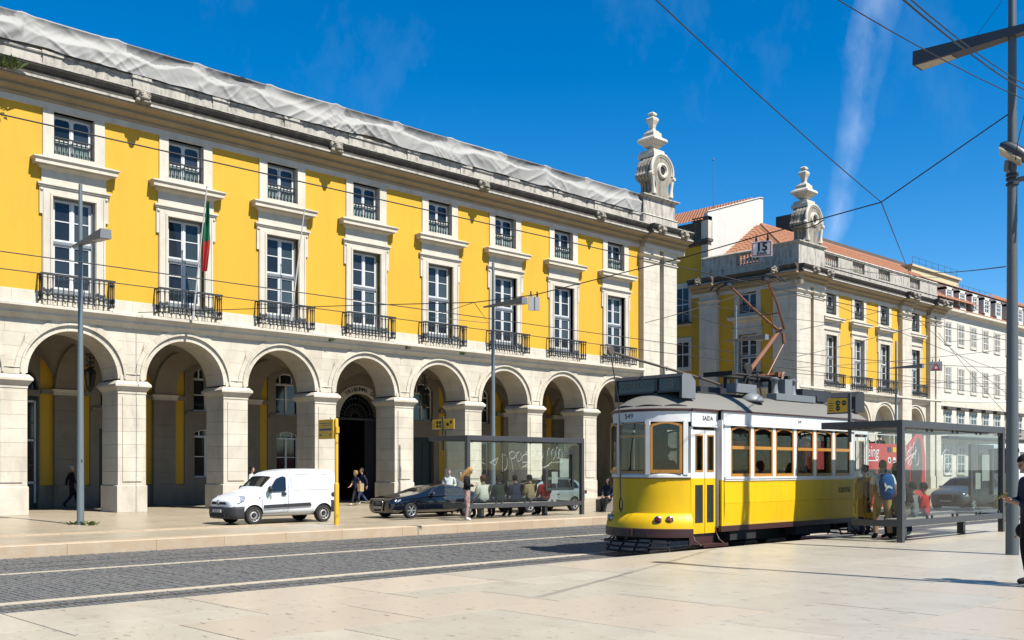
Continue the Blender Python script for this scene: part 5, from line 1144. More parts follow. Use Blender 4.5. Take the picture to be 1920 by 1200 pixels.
node = at_line(1652, 379); span = [Vector((20.03, 7.25, 8.30)), node]+[at_line(u, v) for u, v in ((1427, 441), (1280, 483), (1000, 553), (890, 567), (650, 573), (256, 586))]
wire('span wire from the plaza lamp post across the street to the facade', span, .013)
wire('wire rising from the span-wire knot to the top edge of the sky', [node, on_d(1225, -5, 12.5)], .0095, .05)
wire('wire running down from the span-wire knot towards the corner building', [node, on_d(1708, 520, 46), on_d(1712, 540, 60)], .012)
for i, (a, b_, d0, d1_, lb) in enumerate((((1572, 0), (1925, 188), 13, 18, 'lowest of three cables converging on the plaza lamp post'), ((1690, -4), (1925, 171), 10, 17, 'thick middle cable converging on the plaza lamp post'), ((1704, -4), (1925, 160), 10, 17, 'uppermost cable converging on the plaza lamp post'))):
    wire(lb, [on_d(*a, d0), on_d(*b_, d1_)], .011 if i == 1 else .008, .06)
wire('thin stay wire above the plaza lamp', [on_d(1820, 82, 20), on_d(1880, 0, 19)], .005)
wire('cable hanging beside the floodlight', [on_d(1922, 210, 18.5), on_d(1908, 268, 18.6), on_d(1904, 300, 18.9)], .008)
for i, (p, q, d0, d1_) in enumerate((((1210, 605), (1475, 520), 42, 50), ((1270, 560), (1560, 606), 50, 58), ((1272, 585), (1500, 640), 44, 60), ((1480, 672), (1900, 560), 48, 60), ((1480, 690), (1885, 655), 55, 62), ((1490, 700), (1890, 720), 50, 75), ((1540, 560), (1890, 700), 52, 66), ((1560, 500), (1760, 520), 45, 70), ((1480, 660), (1900, 690), 45, 55), ((1700, 580), (1890, 740), 60, 70), ((1760, 625), (1890, 780), 60, 70), ((1545, 412), (1480, 425), 24, 26), ((1780, 640), (1890, 625), 60, 66), ((1575, 735), (1890, 700), 60, 60), ((1660, 745), (1900, 755), 60, 80), ((1500, 618), (1730, 560), 50, 62), ((1885, 500), (1722, 508), 22, 70))):
    wire('thin wire in the web of span wires above the tram and right shelter', [on_d(*p, d0), on_d(*q, d1_)], .014, .12)
wire('pull-off wire forming a triangle over the far contact wires', [at_line(890, 567), (at_line(890, 567)+Vector((-.8, .9, -.38))), (at_line(890, 567)+Vector((.9, .4, -.42))), at_line(890, 567)], .008, n=2)
# hanging signs
def hang_sign(name, label, c, w, h, rz, mname='sign_white', text=None):
    t = thing(name, label, 'sign', T(c.x, c.y, c.z) @ RZ(rz))
    po('plate', MB().box(-w/2, -.012, -h, w/2, .012, 0), mname, t, bevel=.006)
    for s in (-1, 1): m = MB(); m.box(s*w*.28-.025, -.015, 0, s*w*.28+.025, .015, .06); m.tube([(s*w*.28, 0, .05), (s*w*.28, 0, .13)], .02, 5); po('hanger', m, 'iron', t)
    return t
c = at_line(1427, 452); face = math.atan2(-c.x, c.y)
t = hang_sign('speed_sign', 'white hanging sign reading 15 Km/h below the span wire', c, .44, .34, face-.15)
m = MB(); w, h = .19, .145
for a in ((-w, -.17-h, w, -.155-h), (-w, -.185+h, w, -.17+h)): m.box(a[0], -.016, a[1], a[2], -.0125, a[3])
for s in (-1, 1): m.box(s*w-.008, -.016, -.17-h, s*w+.008, -.0125, -.17+h)
po('border', m, 'sign_red', t); ob('lettering', text_mesh('15', .25, 'ink', .003, bold=.008), t, T(0, -.016, -.135)); ob('lettering', text_mesh('Km/h', .095, 'ink', .002, bold=.002), t, T(0, -.016, -.265))
c = at_line(1000, 556); hang_sign('blank_sign', 'blank grey square sign hanging from the span wire before the facade', c, .30, .36, math.atan2(-c.x, c.y)+.3, 'sign_grey')
c = on_d(1755, 678, 55); t = hang_sign('warning_sign', 'grey hanging sign with red triangle before the cream town house', c, .62, .50, math.atan2(-c.x, c.y), 'sign_grey')
m = MB(); m.prism([(-.22, -.44), (.22, -.44), (0, -.06)], 'y', -.02, -.014); po('triangle', m, 'sign_red', t); m = MB(); m.prism([(-.10, -.38), (.10, -.38), (0, -.2)], 'y', -.026, -.02); po('pictogram', m, 'sign_white', t)
# granite block seat and wall lanterns
tag(po('granite_block', MB().box(0, 0, 0, 1.6, .5, .47), 'granite', None, T(28.95, 25.0), bevel=.015), 'brown granite block seat on the far pavement beside the tram nose', 'bench')
for (u, v, k, lb) in ((160, 700, 0, 'black iron wall lantern inside the arch behind the leftmost lamp'), (797, 745, 5, 'black iron wall lantern inside the arch above the graffiti shelter')):
    xc = XC[k+1]; t = thing('wall_lantern', lb, 'lantern', T(32.2 if k else 15.75, 39.6), 'iron lanterns in the arcade')
    m = MB(); m.tube([(0, 0, 6.5), (0, 0, 5.5)], .025, 6); 
    for q in range(7): m.tube([(.16*math.cos(a+q), .16*math.sin(a+q)*.6, 6.25-.16*q+.07*math.sin(a)) for a in [i*PI/4 for i in range(8)]], .022, 5, closed=True)
    po('chain_scroll', m, 'iron', t)
    m = MB(); m.lathe([(.05, 5.5), (.20, 5.38), (.24, 5.34), (.24, 5.30)], n=6); m.lathe([(.14, 4.72), (.17, 4.76), (.10, 4.62), (.02, 4.52)], n=6)
    for i in range(6): a = PI/3*i; m.tube([(.22*math.cos(a), .22*math.sin(a), 5.3), (.15*math.cos(a), .15*math.sin(a), 4.75)], .015, 4)
    c_ = po('lantern_cage', m, 'iron', t); m = MB(); m.lathe([(.14, 4.76), (.205, 5.3)], n=6); po('lantern_glass', m, 'tram_glass', c_)
# ------------------------------------------------------------------ vehicles (front at x = 0, facing -x; near side is y < 0)
mat('van_white', (.86, .90, .93), .28, coat=.5, fine=.03); mat('car_black', (.006, .007, .012), .12, coat=1., spec=.6); mat('car_silver', (.40, .44, .42), .25, metal=.35, coat=.6); mat('car_grey', (.10, .105, .11), .25, metal=.3, coat=.6)
mat('plastic', (.022, .024, .027), .6, fine=.2); mat('tyre', (.014, .014, .014), .85, fine=.3); mat('rim_steel', (.55, .53, .5), .45, metal=.5, fine=.3); mat('rim_alloy', (.75, .75, .75), .35, metal=.75); mat('plate', (.72, .72, .68), .5); mat('headlight', (.55, .60, .66), .08, metal=.3, var=.6, vs_=14, col2=(.12, .14, .17)); mat('bus_red', (.52, .022, .02), .3, coat=.4, fine=.05); mat('plate_yellow', (.75, .5, .02), .5)
mat('car_glass', (.012, .014, .014), .03, spec=.8); mat('cabin', (.03, .028, .025), .8)
mat('van_crease', (.55, .58, .60), .4); mat('flagblue', (.1, .3, .6), .5)
glass('windscreen_glass', (.52, .58, .50), 1.0)
def shell(t, secs, arches, mats, r_arch, screens=(), name='body', interior=None):
    b = MB(); n = len(secs[0][1]); ring = []
    for x, prof in secs:
        full = [(x, -y, z) for y, z in prof]+[(x, y, z) for y, z in prof[-2:0:-1]]
        ring.append(full)
    k = len(ring[0]); pts = [p for r_ in ring for p in r_]; b.v = list(pts)
    for i in range(len(ring)-1):
        for j in range(k):
            j2 = (j+1) % k; b.f.append([i*k+j, i*k+j2, (i+1)*k+j2, (i+1)*k+j])
            jj = j if j < n-1 else k-1-j; b.m.append(1 if (i in screens and jj >= n-3) else 0)
    b.f += [list(range(k))[::-1], [(len(ring)-1)*k+j for j in range(k)]]; b.m += [0, 0]
    me = b.mesh('shell', mats); o = bpy.data.objects.new('shell', me); COL.objects.link(o)
    ss = o.modifiers.new('s', 'SUBSURF'); ss.levels = 2; ss.render_levels = 2
    cut = MB()
    for x in arches:
        for s in (-1, 1): cut.cyl((x, 0, r_arch[1]), r_arch[0], min(s*.42, s*1.3), max(s*.42, s*1.3), 28, 'y', 2)
    cme = cut.mesh('cut', mats); co = bpy.data.objects.new('cut', cme); COL.objects.link(co)
    bo = o.modifiers.new('b', 'BOOLEAN'); bo.operation = 'DIFFERENCE'; bo.object = co; bo.solver = 'EXACT'
    bpy.context.view_layer.update(); ev = o.evaluated_get(bpy.context.evaluated_depsgraph_get()); m2 = bpy.data.meshes.new_from_object(ev)
    bpy.data.objects.remove(o); bpy.data.objects.remove(co)
    out = {}
    for mi in range(len(mats)):
        q = MB(); mp_ = {}
        for p in m2.polygons:
            if p.material_index != mi: continue
            f = []
            for vi in p.vertices:
                if vi not in mp_: mp_[vi] = len(q.v); q.v.append(tuple(m2.vertices[vi].co))
                f.append(mp_[vi])
            q.f.append(f); q.m.append(0)
        if q.f: out[mi] = q
    bd = po(name, out[0], mats[0], t, smooth=42, fix=False)
    if 2 in out: po('wheel_arch', out[2], mats[2], bd, fix=False)
    if 1 in out:                                                    # split the screens front / rear
        q = out[1]; xm = (secs[0][0]+secs[-1][0])/2
        for lo, nm in ((True, 'windscreen'), (False, 'rear_window')):
            r_ = MB(); r_.v = q.v; 
            for f in q.f:
                if (sum(q.v[i][0] for i in f)/len(f) < xm) == lo: r_.f.append(f); r_.m.append(0)
            if r_.f:
                z = MB(); mp_ = {}
                for f in r_.f:
                    for i in f:
                        if i not in mp_: mp_[i] = len(z.v); z.v.append(r_.v[i])
                    z.f.append([mp_[i] for i in f]); z.m.append(0)
                po(nm, z, mats[1], t, smooth=True, fix=False)
    return bd
def wheel(t, x, y, r, w, rim, spokes=0):
    s = 1 if y > 0 else -1; M = T(x, y, r) @ RZ(0 if s > 0 else PI)
    m = MB(); m.lathe([(r*.62, -w/2), (r*.93, -w/2), (r, -w*.36), (r, w*.36), (r*.93, w/2), (r*.66, w/2), (r*.62, w*.38), (r*.62, -w/2)], (0, 0, 0), 30, 'y'); o = po('wheel', m, 'tyre', t, M, smooth=40)
    m = MB(); m.lathe([(r*.67, w*.50), (r*.62, w*.47), (r*.58, w*.25)], (0, 0, 0), 28, 'y', caps=False)
    if spokes:
        for i in range(spokes):
            a = 2*PI*i/spokes
            for da in (0.,):
                c, s_ = math.cos(a+da), math.sin(a+da); c2, s2 = math.cos(a+da*2.0), math.sin(a+da*2.0)
                m.add([(r*.14*c-.014*s_, w*.46, r*.14*s_+.014*c), (r*.14*c+.014*s_, w*.46, r*.14*s_-.014*c), (r*.62*c2+.030*s_, w*.44, r*.62*s2-.030*c), (r*.62*c2-.030*s_, w*.44, r*.62*s2+.030*c), (r*.14*c-.014*s_, w*.3, r*.14*s_+.014*c), (r*.14*c+.014*s_, w*.3, r*.14*s_-.014*c), (r*.62*c2+.030*s_, w*.3, r*.62*s2-.030*c), (r*.62*c2-.030*s_, w*.3, r*.62*s2+.030*c)], [(0, 1, 2, 3), (4, 7, 6, 5), (0, 4, 5, 1), (1, 5, 6, 2), (2, 6, 7, 3), (3, 7, 4, 0)])
        m.lathe([(r*.2, w*.3), (r*.2, w*.47), (.0, w*.49)], (0, 0, 0), 14, 'y')
    else:
        m.lathe([(r*.58, w*.25), (r*.50, w*.12), (r*.44, w*.30), (r*.30, w*.36), (r*.26, w*.26)], (0, 0, 0), 28, 'y', caps=False); m.lathe([(r*.26, w*.26), (r*.16, w*.26), (r*.14, w*.42), (0, w*.43)], (0, 0, 0), 20, 'y', 1, caps=False)
    po('rim', m, [rim, 'plastic'], o, smooth=40)
    m = MB()
    if spokes: m.cyl((0, 0, 0), r*.62, w*.05, w*.1, 20, 'y')
    else:
        for i in range(10): a = 2*PI*i/10; m.cyl((r*.545*math.cos(a), 0, r*.545*math.sin(a)), r*.085, w*.1, w*.34, 8, 'y')
        for i in range(5): a = 2*PI*i/5; m.cyl((r*.2*math.cos(a), 0, r*.2*math.sin(a)), r*.03, w*.26, w*.33, 6, 'y')
    po('rim_holes', m, 'black', o, kind='stuff')
def decal(poly, yf, off=.006, th=.008):                             # flat piece following the body side; poly in (x, z)
    m = MB(); n = len(poly); A = [(x, yf(x, z)-off, z) for x, z in poly]; B = [(x, yf(x, z)+th, z) for x, z in poly]
    m.add(A+B, [list(range(n)), list(range(n, 2*n))[::-1]]+[(i, (i+1) % n, n+(i+1) % n, n+i) for i in range(n)]); return m
def rounded(pts, r, n=3):
    out = []; k = len(pts)
    for i in range(k):
        p, a, b_ = Vector(pts[i]), Vector(pts[i-1]), Vector(pts[(i+1) % k]); da, db = (a-p), (b_-p); ra = min(r, da.length*.45); rb = min(r, db.length*.45); p0 = p+da.normalized()*ra; p1 = p+db.normalized()*rb
        for q in range(n+1): s = q/n; v = p0*(1-s)**2+p*2*s*(1-s)+p1*s*s; out.append((v.x, v.y))
    return out
# ---- white van
van = thing('delivery_van', 'small white panel van with black bumpers parked before the arches', 'van', T(14.42*1.081, 27.02*1.081, -.13) @ Matrix.Scale(1.081, 4))
def prof(w, zb, z2, bl, re, rb, r5, r6, inn=.9): return [(0, zb), (w*inn, zb), (w, z2), (w*.99, bl), re, rb, r5, (0, r6)]
VS = [(0., prof(.46, .22, .42, .58, (.44, .63), (.40, .65), (.3, .66), .665)), (.05, prof(.62, .19, .42, .62, (.56, .68), (.5, .70), (.36, .715), .72)), (.18, prof(.71, .18, .42, .66, (.62, .75), (.56, .77), (.4, .79), .80)), (.5, prof(.735, .18, .45, .76, (.645, .87), (.58, .89), (.42, .91), .92)), (.86, prof(.735, .2, .46, .84, (.655, .945), (.59, .96), (.44, .98), .995)), (.98, prof(.735, .2, .46, .87, (.66, .98), (.60, 1.0), (.45, 1.02), 1.03)),
      (1.42, prof(.735, .2, .46, .92, (.60, 1.40), (.55, 1.42), (.42, 1.445), 1.455)), (1.52, prof(.735, .2, .46, .92, (.605, 1.45), (.555, 1.475), (.43, 1.50), 1.51)), (1.9, prof(.735, .2, .46, .92, (.64, 1.53), (.58, 1.565), (.45, 1.59), 1.60)), (2.6, prof(.735, .2, .46, .92, (.655, 1.55), (.60, 1.585), (.46, 1.61), 1.62)), (3.3, prof(.735, .22, .46, .92, (.65, 1.54), (.59, 1.57), (.46, 1.595), 1.605)), (3.52, prof(.72, .25, .46, .92, (.63, 1.49), (.57, 1.53), (.44, 1.55), 1.555)), (3.6, prof(.66, .3, .5, .9, (.58, 1.40), (.53, 1.43), (.4, 1.45), 1.455))]
shell(van, VS, (.72, 3.07), ['van_white', 'windscreen_glass', 'black'], (.315, .26), (5,))
def yv(x, z):
    w = .735 if x < 3.4 else .72
    if z <= .92: return -w*1.0
    return -(w-(z-.92)/(1.53-.92)*(w-.645))
for x in (.72, 3.07):
    for s in (-1, 1): wheel(van, x, s*.635, .262, .19, 'rim_steel')
for s in (1, -1):
    S = Matrix.Diagonal((1, s, 1, 1)); f = lambda x, z: yv(x, z)
    po('side_window', decal(rounded([(1.16, .935), (1.75, .945), (1.77, 1.36), (1.62, 1.375), (1.46, 1.32), (1.22, 1.03)], .04), f, .012), 'car_glass', van, S)
    po('rub_strip', decal(rounded([(1.02, .46), (2.62, .50), (2.58, .60), (1.02, .555)], .02), f, .02), 'plastic', van, S)
    po('door_handle', decal(rounded([(1.60, .82), (1.76, .82), (1.76, .91), (1.60, .91)], .03), f, .018), 'plastic', van, S)
    m = MB(); pl = rounded([(.98, .30), (1.82, .34), (1.84, .95), (1.86, 1.42), (1.55, 1.43), (1.08, .98), (.96, .86)], .06)
    m.tube([(x, f(x, z)-.006, z) for x, z in pl], .0045, 4, closed=True); po('door_seam', m, 'black', van, S)
    m = MB(); pl = rounded([(1.95, .98), (3.32, 1.0), (3.28, 1.34), (3.2, 1.44), (2.0, 1.44), (1.93, 1.38)], .10); m.tube([(x, f(x, z)-.004, z) for x, z in pl], .006, 4, closed=True); po('panel_crease', m, 'van_crease', van, S)
    m = MB(); m.ball((1.17, -.83, 1.02), (.06, .085, .085), 10, 8); m.box(1.15, -.80, .96, 1.2, -.72, 1.02); po('mirror', m, 'plastic', van, S, smooth=40)
    po('mirror_pillar', decal(rounded([(1.22, .72), (1.27, .72), (1.27, .93), (1.20, .93)], .02), f, .01), 'windscreen_glass', van, S)
    po('indicator', decal([(.87, .76), (.91, .76), (.91, .79), (.87, .79)], f, .008), 'lens_amber', van, S)
    m = MB(); hl = [(.10, .60), (.12, .70), (.40, .83), (.50, .80), (.42, .66), (.2, .585)]
    q = MB(); q.add([(.085, -.40, .61), (.10, -.40, .67), (.26, -.56, .795), (.40, -.672, .83), (.47, -.715, .80), (.42, -.742, .70), (.25, -.725, .62), (.14, -.64, .59)], [list(range(8))]); q.add([(x+.05, y*.9, z) for x, y, z in q.v], [list(range(8))[::-1]]+[(i, (i+1) % 8, 8+(i+1) % 8, 8+i) for i in range(8)][:0]); po('headlight', q, 'headlight', van, T(-.016, 0, .01) @ S, fix=False)
    if s == 1:
        m = MB(); m.lathe([(0, -.012), (.055, -.012), (.07, 0), (.07, .02)], (3.40, -.73, .83), 16, 'y'); po('fuel_cap', m, 'plastic', van, smooth=30)
    po('rear_lamp', MB().box(3.54, -.69, .62, 3.60, -.58, 1.0), 'lens_red', van, S)
mb_ = MB(); prf = [(-.02, .20), (-.045, .30), (-.045, .44), (-.01, .50)]
def bump_strip(x0, w, L, zs, out):
    m = MB(); pts = []
    path = [(L, -w-.02), (.22, -w-.02), (.10, -w*.94-.02), (.03, -w*.78), (-.005, -w*.45), (-.015, 0), (-.005, w*.45), (.03, w*.78), (.10, w*.94+.02), (.22, w+.02), (L, w+.02)]
    for off, z in zs:
        for x, y in path: pts.append((x0+x-off*(1 if abs(y) < w*.9 else .3), y*(1+off*.2), z))
    m.grid(pts, len(path), len(zs)); return m
po('front_bumper', bump_strip(0, .73, .40, [(-.06, .17), (.01, .19), (.035, .30), (.04, .44), (.02, .50), (-.05, .53)], 1), 'plastic', van, smooth=40, fix=False)
m = MB(); m.box(-.06, -.40, .23, -.02, .40, .32); po('bumper_intake', m, 'black', van)
m = bump_strip(0, .72, .28, [(-.06, .30), (.01, .32), (.03, .42), (.02, .62), (-.05, .66)], 1); po('rear_bumper', m, 'plastic', van, T(3.6, 0, 0) @ RZ(PI), smooth=40, fix=False)
for s in (-1, 1): po('grille', MB().box(.0, min(s*.06, s*.38), .56, .06, max(s*.06, s*.38), .635), 'black', van, T(-.02, 0, .02))
m = MB(); m.prism([(-.045, .60), (0, .535), (.045, .60), (0, .70)], 'x', -.035, .01); m.prism([(-.022, .60), (0, .565), (.022, .60), (0, .65)], 'x', -.036, -.034, 1); po('emblem', m, ['chrome', 'black'], van, T(-.02, 0, .02))
m = MB(); m.box(-.075, -.24, .36, -.06, .24, .44); p = po('number_plate', m, 'plate', van); ob('lettering', text_mesh('42-67-CV', .085, 'ink', .001), p, T(-.077, 0, .40) @ RZ(R(-90)))
m = MB(); m.tube([(1.5, .2, 1.49), (1.42, .2, 1.62)], .006, 4); po('aerial', m, 'black', van)
m = MB(); m.tube([(1.02, -.35, 1.045), (1.08, .2, 1.11)], .01, 4); m.tube([(1.0, .2, 1.03), (1.06, .6, 1.08)], .01, 4); po('wiper', m, 'black', van)
m = MB(); m.box(1.15, -.6, .6, 1.4, .6, .92); m.box(1.7, -.6, .5, 1.85, -.1, 1.2); m.box(1.7, .1, .5, 1.85, .6, 1.2); m.lathe([(.15, -.01), (.17, .0), (.15, .01)], (1.38, .35, 1.0), 14, 'x'); po('dashboard', m, 'cabin', van)
# ---- saloon and hatchback
def pr2(w, zb, z2, bl, re, r6): return [(0, zb), (w*.88, zb), (w, z2), (w*.985, bl), re, (re[0]*.93, re[1]+(r6-re[1])*.35), (re[0]*.68, re[1]+(r6-re[1])*.75), (0, r6)]
def saloon(t, body, hatch, rim, spokes):
    if hatch:
        CS = [(0., pr2(.5, .22, .38, .52, (.46, .58), .62)), (.06, pr2(.64, .17, .38, .58, (.58, .65), .69)), (.2, pr2(.74, .15, .38, .64, (.66, .72), .76)), (.75, pr2(.765, .15, .4, .72, (.68, .82), .87)), (.95, pr2(.765, .15, .4, .75, (.69, .85), .91)), (1.65, pr2(.765, .15, .4, .80, (.57, 1.24), 1.30)), (2.3, pr2(.765, .15, .4, .82, (.58, 1.28), 1.35)), (3.1, pr2(.765, .16, .4, .83, (.575, 1.26), 1.33)), (3.6, pr2(.76, .18, .4, .84, (.55, 1.18), 1.26)), (3.85, pr2(.73, .22, .42, .84, (.62, .90), .94)), (3.97, pr2(.66, .27, .45, .78, (.58, .82), .84))]
        scr = (4, 8); ax = (.72, 3.2); wn = [[(1.35, .835), (2.22, .85), (2.2, 1.235), (1.82, 1.22)], [(2.28, .85), (3.0, .87), (3.0, 1.22), (2.26, 1.24)], [(3.06, .88), (3.5, .92), (3.36, 1.13), (3.06, 1.21)]]; zr = 1.26; wr = .575; L_ = 3.97
    else:
        CS = [(0., pr2(.52, .22, .38, .52, (.48, .58), .62)), (.05, pr2(.68, .17, .38, .57, (.6, .645), .68)), (.18, pr2(.78, .14, .38, .61, (.68, .70), .735)), (.75, pr2(.81, .13, .4, .69, (.71, .78), .82)), (1.3, pr2(.81, .13, .4, .73, (.70, .83), .88)), (2.08, pr2(.81, .13, .4, .76, (.56, 1.12), 1.185)), (2.7, pr2(.81, .13, .4, .77, (.565, 1.14), 1.205)), (3.3, pr2(.81, .14, .4, .78, (.54, 1.07), 1.14)), (3.85, pr2(.80, .16, .4, .79, (.63, .87), .91)), (4.2, pr2(.77, .2, .42, .77, (.62, .84), .87)), (4.3, pr2(.68, .27, .45, .72, (.56, .78), .80))]
        scr = (4, 7); ax = (.82, 3.42); wn = [[(1.62, .80), (2.45, .81), (2.43, 1.10), (2.18, 1.10), (1.92, 1.0)], [(2.5, .81), (3.2, .82), (3.35, .92), (3.05, 1.06), (2.48, 1.10)]]; zr = 1.12; wr = .56; L_ = 4.3
    wb = .765 if hatch else .81
    def ys(x, z): return -wb*.985 if z < .78 else -(wb*.985-(z-.78)/(zr-.78)*(wb*.985-wr))
    shell(t, CS, ax, [body, 'windscreen_glass', 'black'], (.31, .27), scr)
    for x in ax:
        for s in (-1, 1): wheel(t, x, s*(wb-.10), .275, .20, rim, spokes)
    for s in (1, -1):
        S = Matrix.Diagonal((1, s, 1, 1))
        for w in wn: po('side_window', decal(rounded(w, .03), ys, .014), 'car_glass', t, S)
        m = MB(); a, b_ = wn[0][0], wn[-1][1]; m.tube([(a[0]-.05, ys(a[0], a[1])-.012, a[1]-.018), (b_[0], ys(b_[0], b_[1])-.012, b_[1]-.018)], .008, 5)
        tp = [wn[0][0], wn[0][-1]]+[wn[0][-2]]; m.tube([(x-.03, ys(x, z)-.012, z+.012) for x, z in tp], .008, 5); po('window_trim', m, 'chrome', t, S)
        m = MB(); m.ball((wn[0][0][0]+.1, -wb-.06, wn[0][0][1]+.06), (.07, .09, .055), 10, 7); po('mirror', m, body, t, S, smooth=True)
        q = MB(); pl = [(.06, -.46, .56), (.10, -.56, .60), (.30, -.70, .655), (.42, -.76, .66), (.36, -.775, .60), (.2, -.72, .545), (.1, -.60, .535)]; q.add(pl, [list(range(7))]); po('headlight', q, 'headlight', t, T(-.03, -.012, .012) @ S, fix=False)
        po('rear_lamp', MB().box(L_-.12, -wb*.96, .66, L_-.02, -wb*.7, .80), 'lens_red', t, S, bevel=.02)
        for xs_ in ((1.42, 2.46, 3.3) if not hatch else (1.2, 2.25, 3.05)): m = MB(); m.tube([(xs_, -wb-.002, .22), (xs_+.02, -wb*.99-.004, .75)], .004, 4); po('door_seam', m, 'black', t, S)
        po('door_handle', MB().box(2.2, -wb-.02, .68, 2.36, -wb+.01, .705), 'chrome' if not hatch else body, t, S, bevel=.006)
    m = MB(); gp = rounded([(-.25, .60), (.25, .60), (.29, .52), (.22, .22), (-.22, .22), (-.29, .52)], .05); m.prism(gp, 'x', -.03, .06); g = po('grille', m, 'black', t, T(-.005, 0, .02))
    m = MB(); m.tube([(-.034, y, z) for y, z in gp], .012, 5, closed=True)
    for i in range(5): m.box(-.036, -.25+abs(i-2)*.01, .27+i*.065, -.03, .25-abs(i-2)*.01, .276+i*.065)
    po('grille_trim', m, 'chrome', g)
    if not hatch:
        m = MB()
        for i in range(4): m.tube([(-.042, -.075+i*.05+.034*math.cos(a), .53+.034*math.sin(a)) for a in [k*PI/8 for k in range(16)]], .006, 5, closed=True)
        po('emblem', m, 'chrome', g)
    p = po('number_plate', MB().box(-.052, -.22, .34, -.04, .22, .42), 'plate', t)
    po('plate_band', MB().box(-.054, -.22, .34, -.0525, -.17, .42), 'plate_yellow', p); ob('lettering', text_mesh('40-PV-92', .08, 'ink', .001), p, T(-.054, .02, .38) @ RZ(R(-90)))
    m = MB(); m.box(1.55, -.6, .55, 1.75, .6, .80); m.box(2.3, -.6, .4, 2.45, -.1, 1.05); m.box(2.3, .1, .4, 2.45, .6, 1.05); po('dashboard', m, 'cabin', t)
audi = thing('saloon_car', 'shiny black saloon car parked behind the left end of the graffiti shelter', 'car', T(19.98*1.081, 26.90*1.081, -.13) @ Matrix.Scale(1.0, 4)); saloon(audi, 'car_black', False, 'rim_alloy', 6)
silv = thing('hatchback_car', 'silver green hatchback seen through the right half of the graffiti shelter', 'car', T(25.85*1.081, 27.3*1.081, -.13) @ Matrix.Scale(1.05, 4)); saloon(silv, 'car_silver', True, 'rim_alloy', 5)
grey = thing('hatchback_car', 'dark grey car on the road seen through the glass of the right shelter', 'car', T(45.6, 19.5, ZR) @ Matrix.Scale(1.15, 4)); saloon(grey, 'car_grey', True, 'rim_alloy', 5)
# ---- red open-top sightseeing bus (front at the far, right end)
bus = thing('sightseeing_bus', 'red open top sightseeing bus behind the right shelter and the tram', 'bus', T(31.9, 19.0, ZR))
BL, BW = 10.5, 2.45
lo = rounded([(0, .35), (0, 2.75), (.15, 2.85), (8.9, 2.85), (9.3, 3.05), (9.75, 3.45), (10.0, 3.5), (10.3, 3.1), (10.5, 2.3), (10.5, .35)], .12)
m = MB()
for y0, y1 in ((0, .06), (BW-.06, BW)): m.prism(lo, 'y', y0, y1)
m.box(.02, .06, .35, BL-.05, BW-.06, .5); m.box(.02, .06, .5, .08, BW-.06, 2.75); m.box(.05, .06, 1.95, 9.9, BW-.06, 2.05); po('body', m, 'bus_red', bus)
for y, nm in ((-.008, 'side_window'), (BW+.003, 'side_window')):
    for i in range(6): po(nm, MB().box(.5+i*1.45, y, 1.0, 1.82+i*1.45, y+.005, 1.85), 'car_glass', bus)
m = MB(); m.prism([(9.15, 1.0), (10.05, 1.0), (10.2, 2.0), (10.0, 3.1), (9.8, 3.15), (9.3, 2.7), (9.15, 2.0)], 'y', -.012, -.004); po('front_quarter_window', m, 'car_glass', bus)
m = MB(); m.box(10.5, .15, 1.0, 10.51, BW-.15, 2.1); po('windscreen', m, 'car_glass', bus)
m = MB()
for y in (.05, BW-.05):
    m.tube([(.3, y, 3.2), (8.6, y, 3.2)], .02, 6)
    for i in range(8): m.tube([(.3+i*1.18, y, 2.85), (.3+i*1.18, y, 3.2)], .018, 5)
m.tube([(3.6, .05, 2.8), (3.6, .05, 3.62), (3.75, .05, 3.72), (4.9, .05, 3.72), (5.05, .05, 3.62), (5.05, .05, 2.8)], .035, 8); po('white_rail', m, 'white_paint', bus)
for i in range(9):
    for y in (.5, 1.2, 1.9):
        if rnd.random() < .8: po('seat', MB().box(.7+i*.9, y-.2, 2.05, .8+i*.9, y+.2, 2.95), 'cabin', bus, bevel=.03)
for x in (2.1, 8.3):
    for y in (.2, BW-.2): wheel(bus, x, y, .48, .28, 'rim_steel')
ob('lettering', text_mesh('sightseeing', .62, 'sign_white', .003, 'RIGHT', .12), bus, T(6.35, -.006, 2.52)); po('underline', MB().box(5.45, -.006, 2.16, 6.3, -.001, 2.2), 'sign_white', bus)
for i in range(3):
    for j in range(2):
        x, z = 7.25+i*.42, 2.62-j*.42; m = MB(); mm = [['stop_blue', 'plate_yellow', 'ink'], ['oval_white', 'oval_white', 'flagblue']][j][i]
        if j: m.lathe([(0, -.01), (.13, -.01), (.13, 0)], (x, 0, z), 16, 'y')
        else: m.box(x-.15, -.01, z-.1, x+.15, 0, z+.1)
        o = po('language_badge', m, mm, bus)
        if j == 1 and i == 1: po('badge_bar', MB().box(x-.1, -.013, z-.06, x+.1, -.0105, .0+z), 'stop_blue', o)
        if j == 1 and i == 0: po('badge_disc', MB().lathe([(0, -.013), (.06, -.013)], (x, 0, z), 12, 'y'), 'ink', o)
        if j == 0 and i == 2: po('badge_bar', MB().box(x-.15, -.013, z-.1, x+.15, -.0105, z-.03), 'plate_yellow', o)
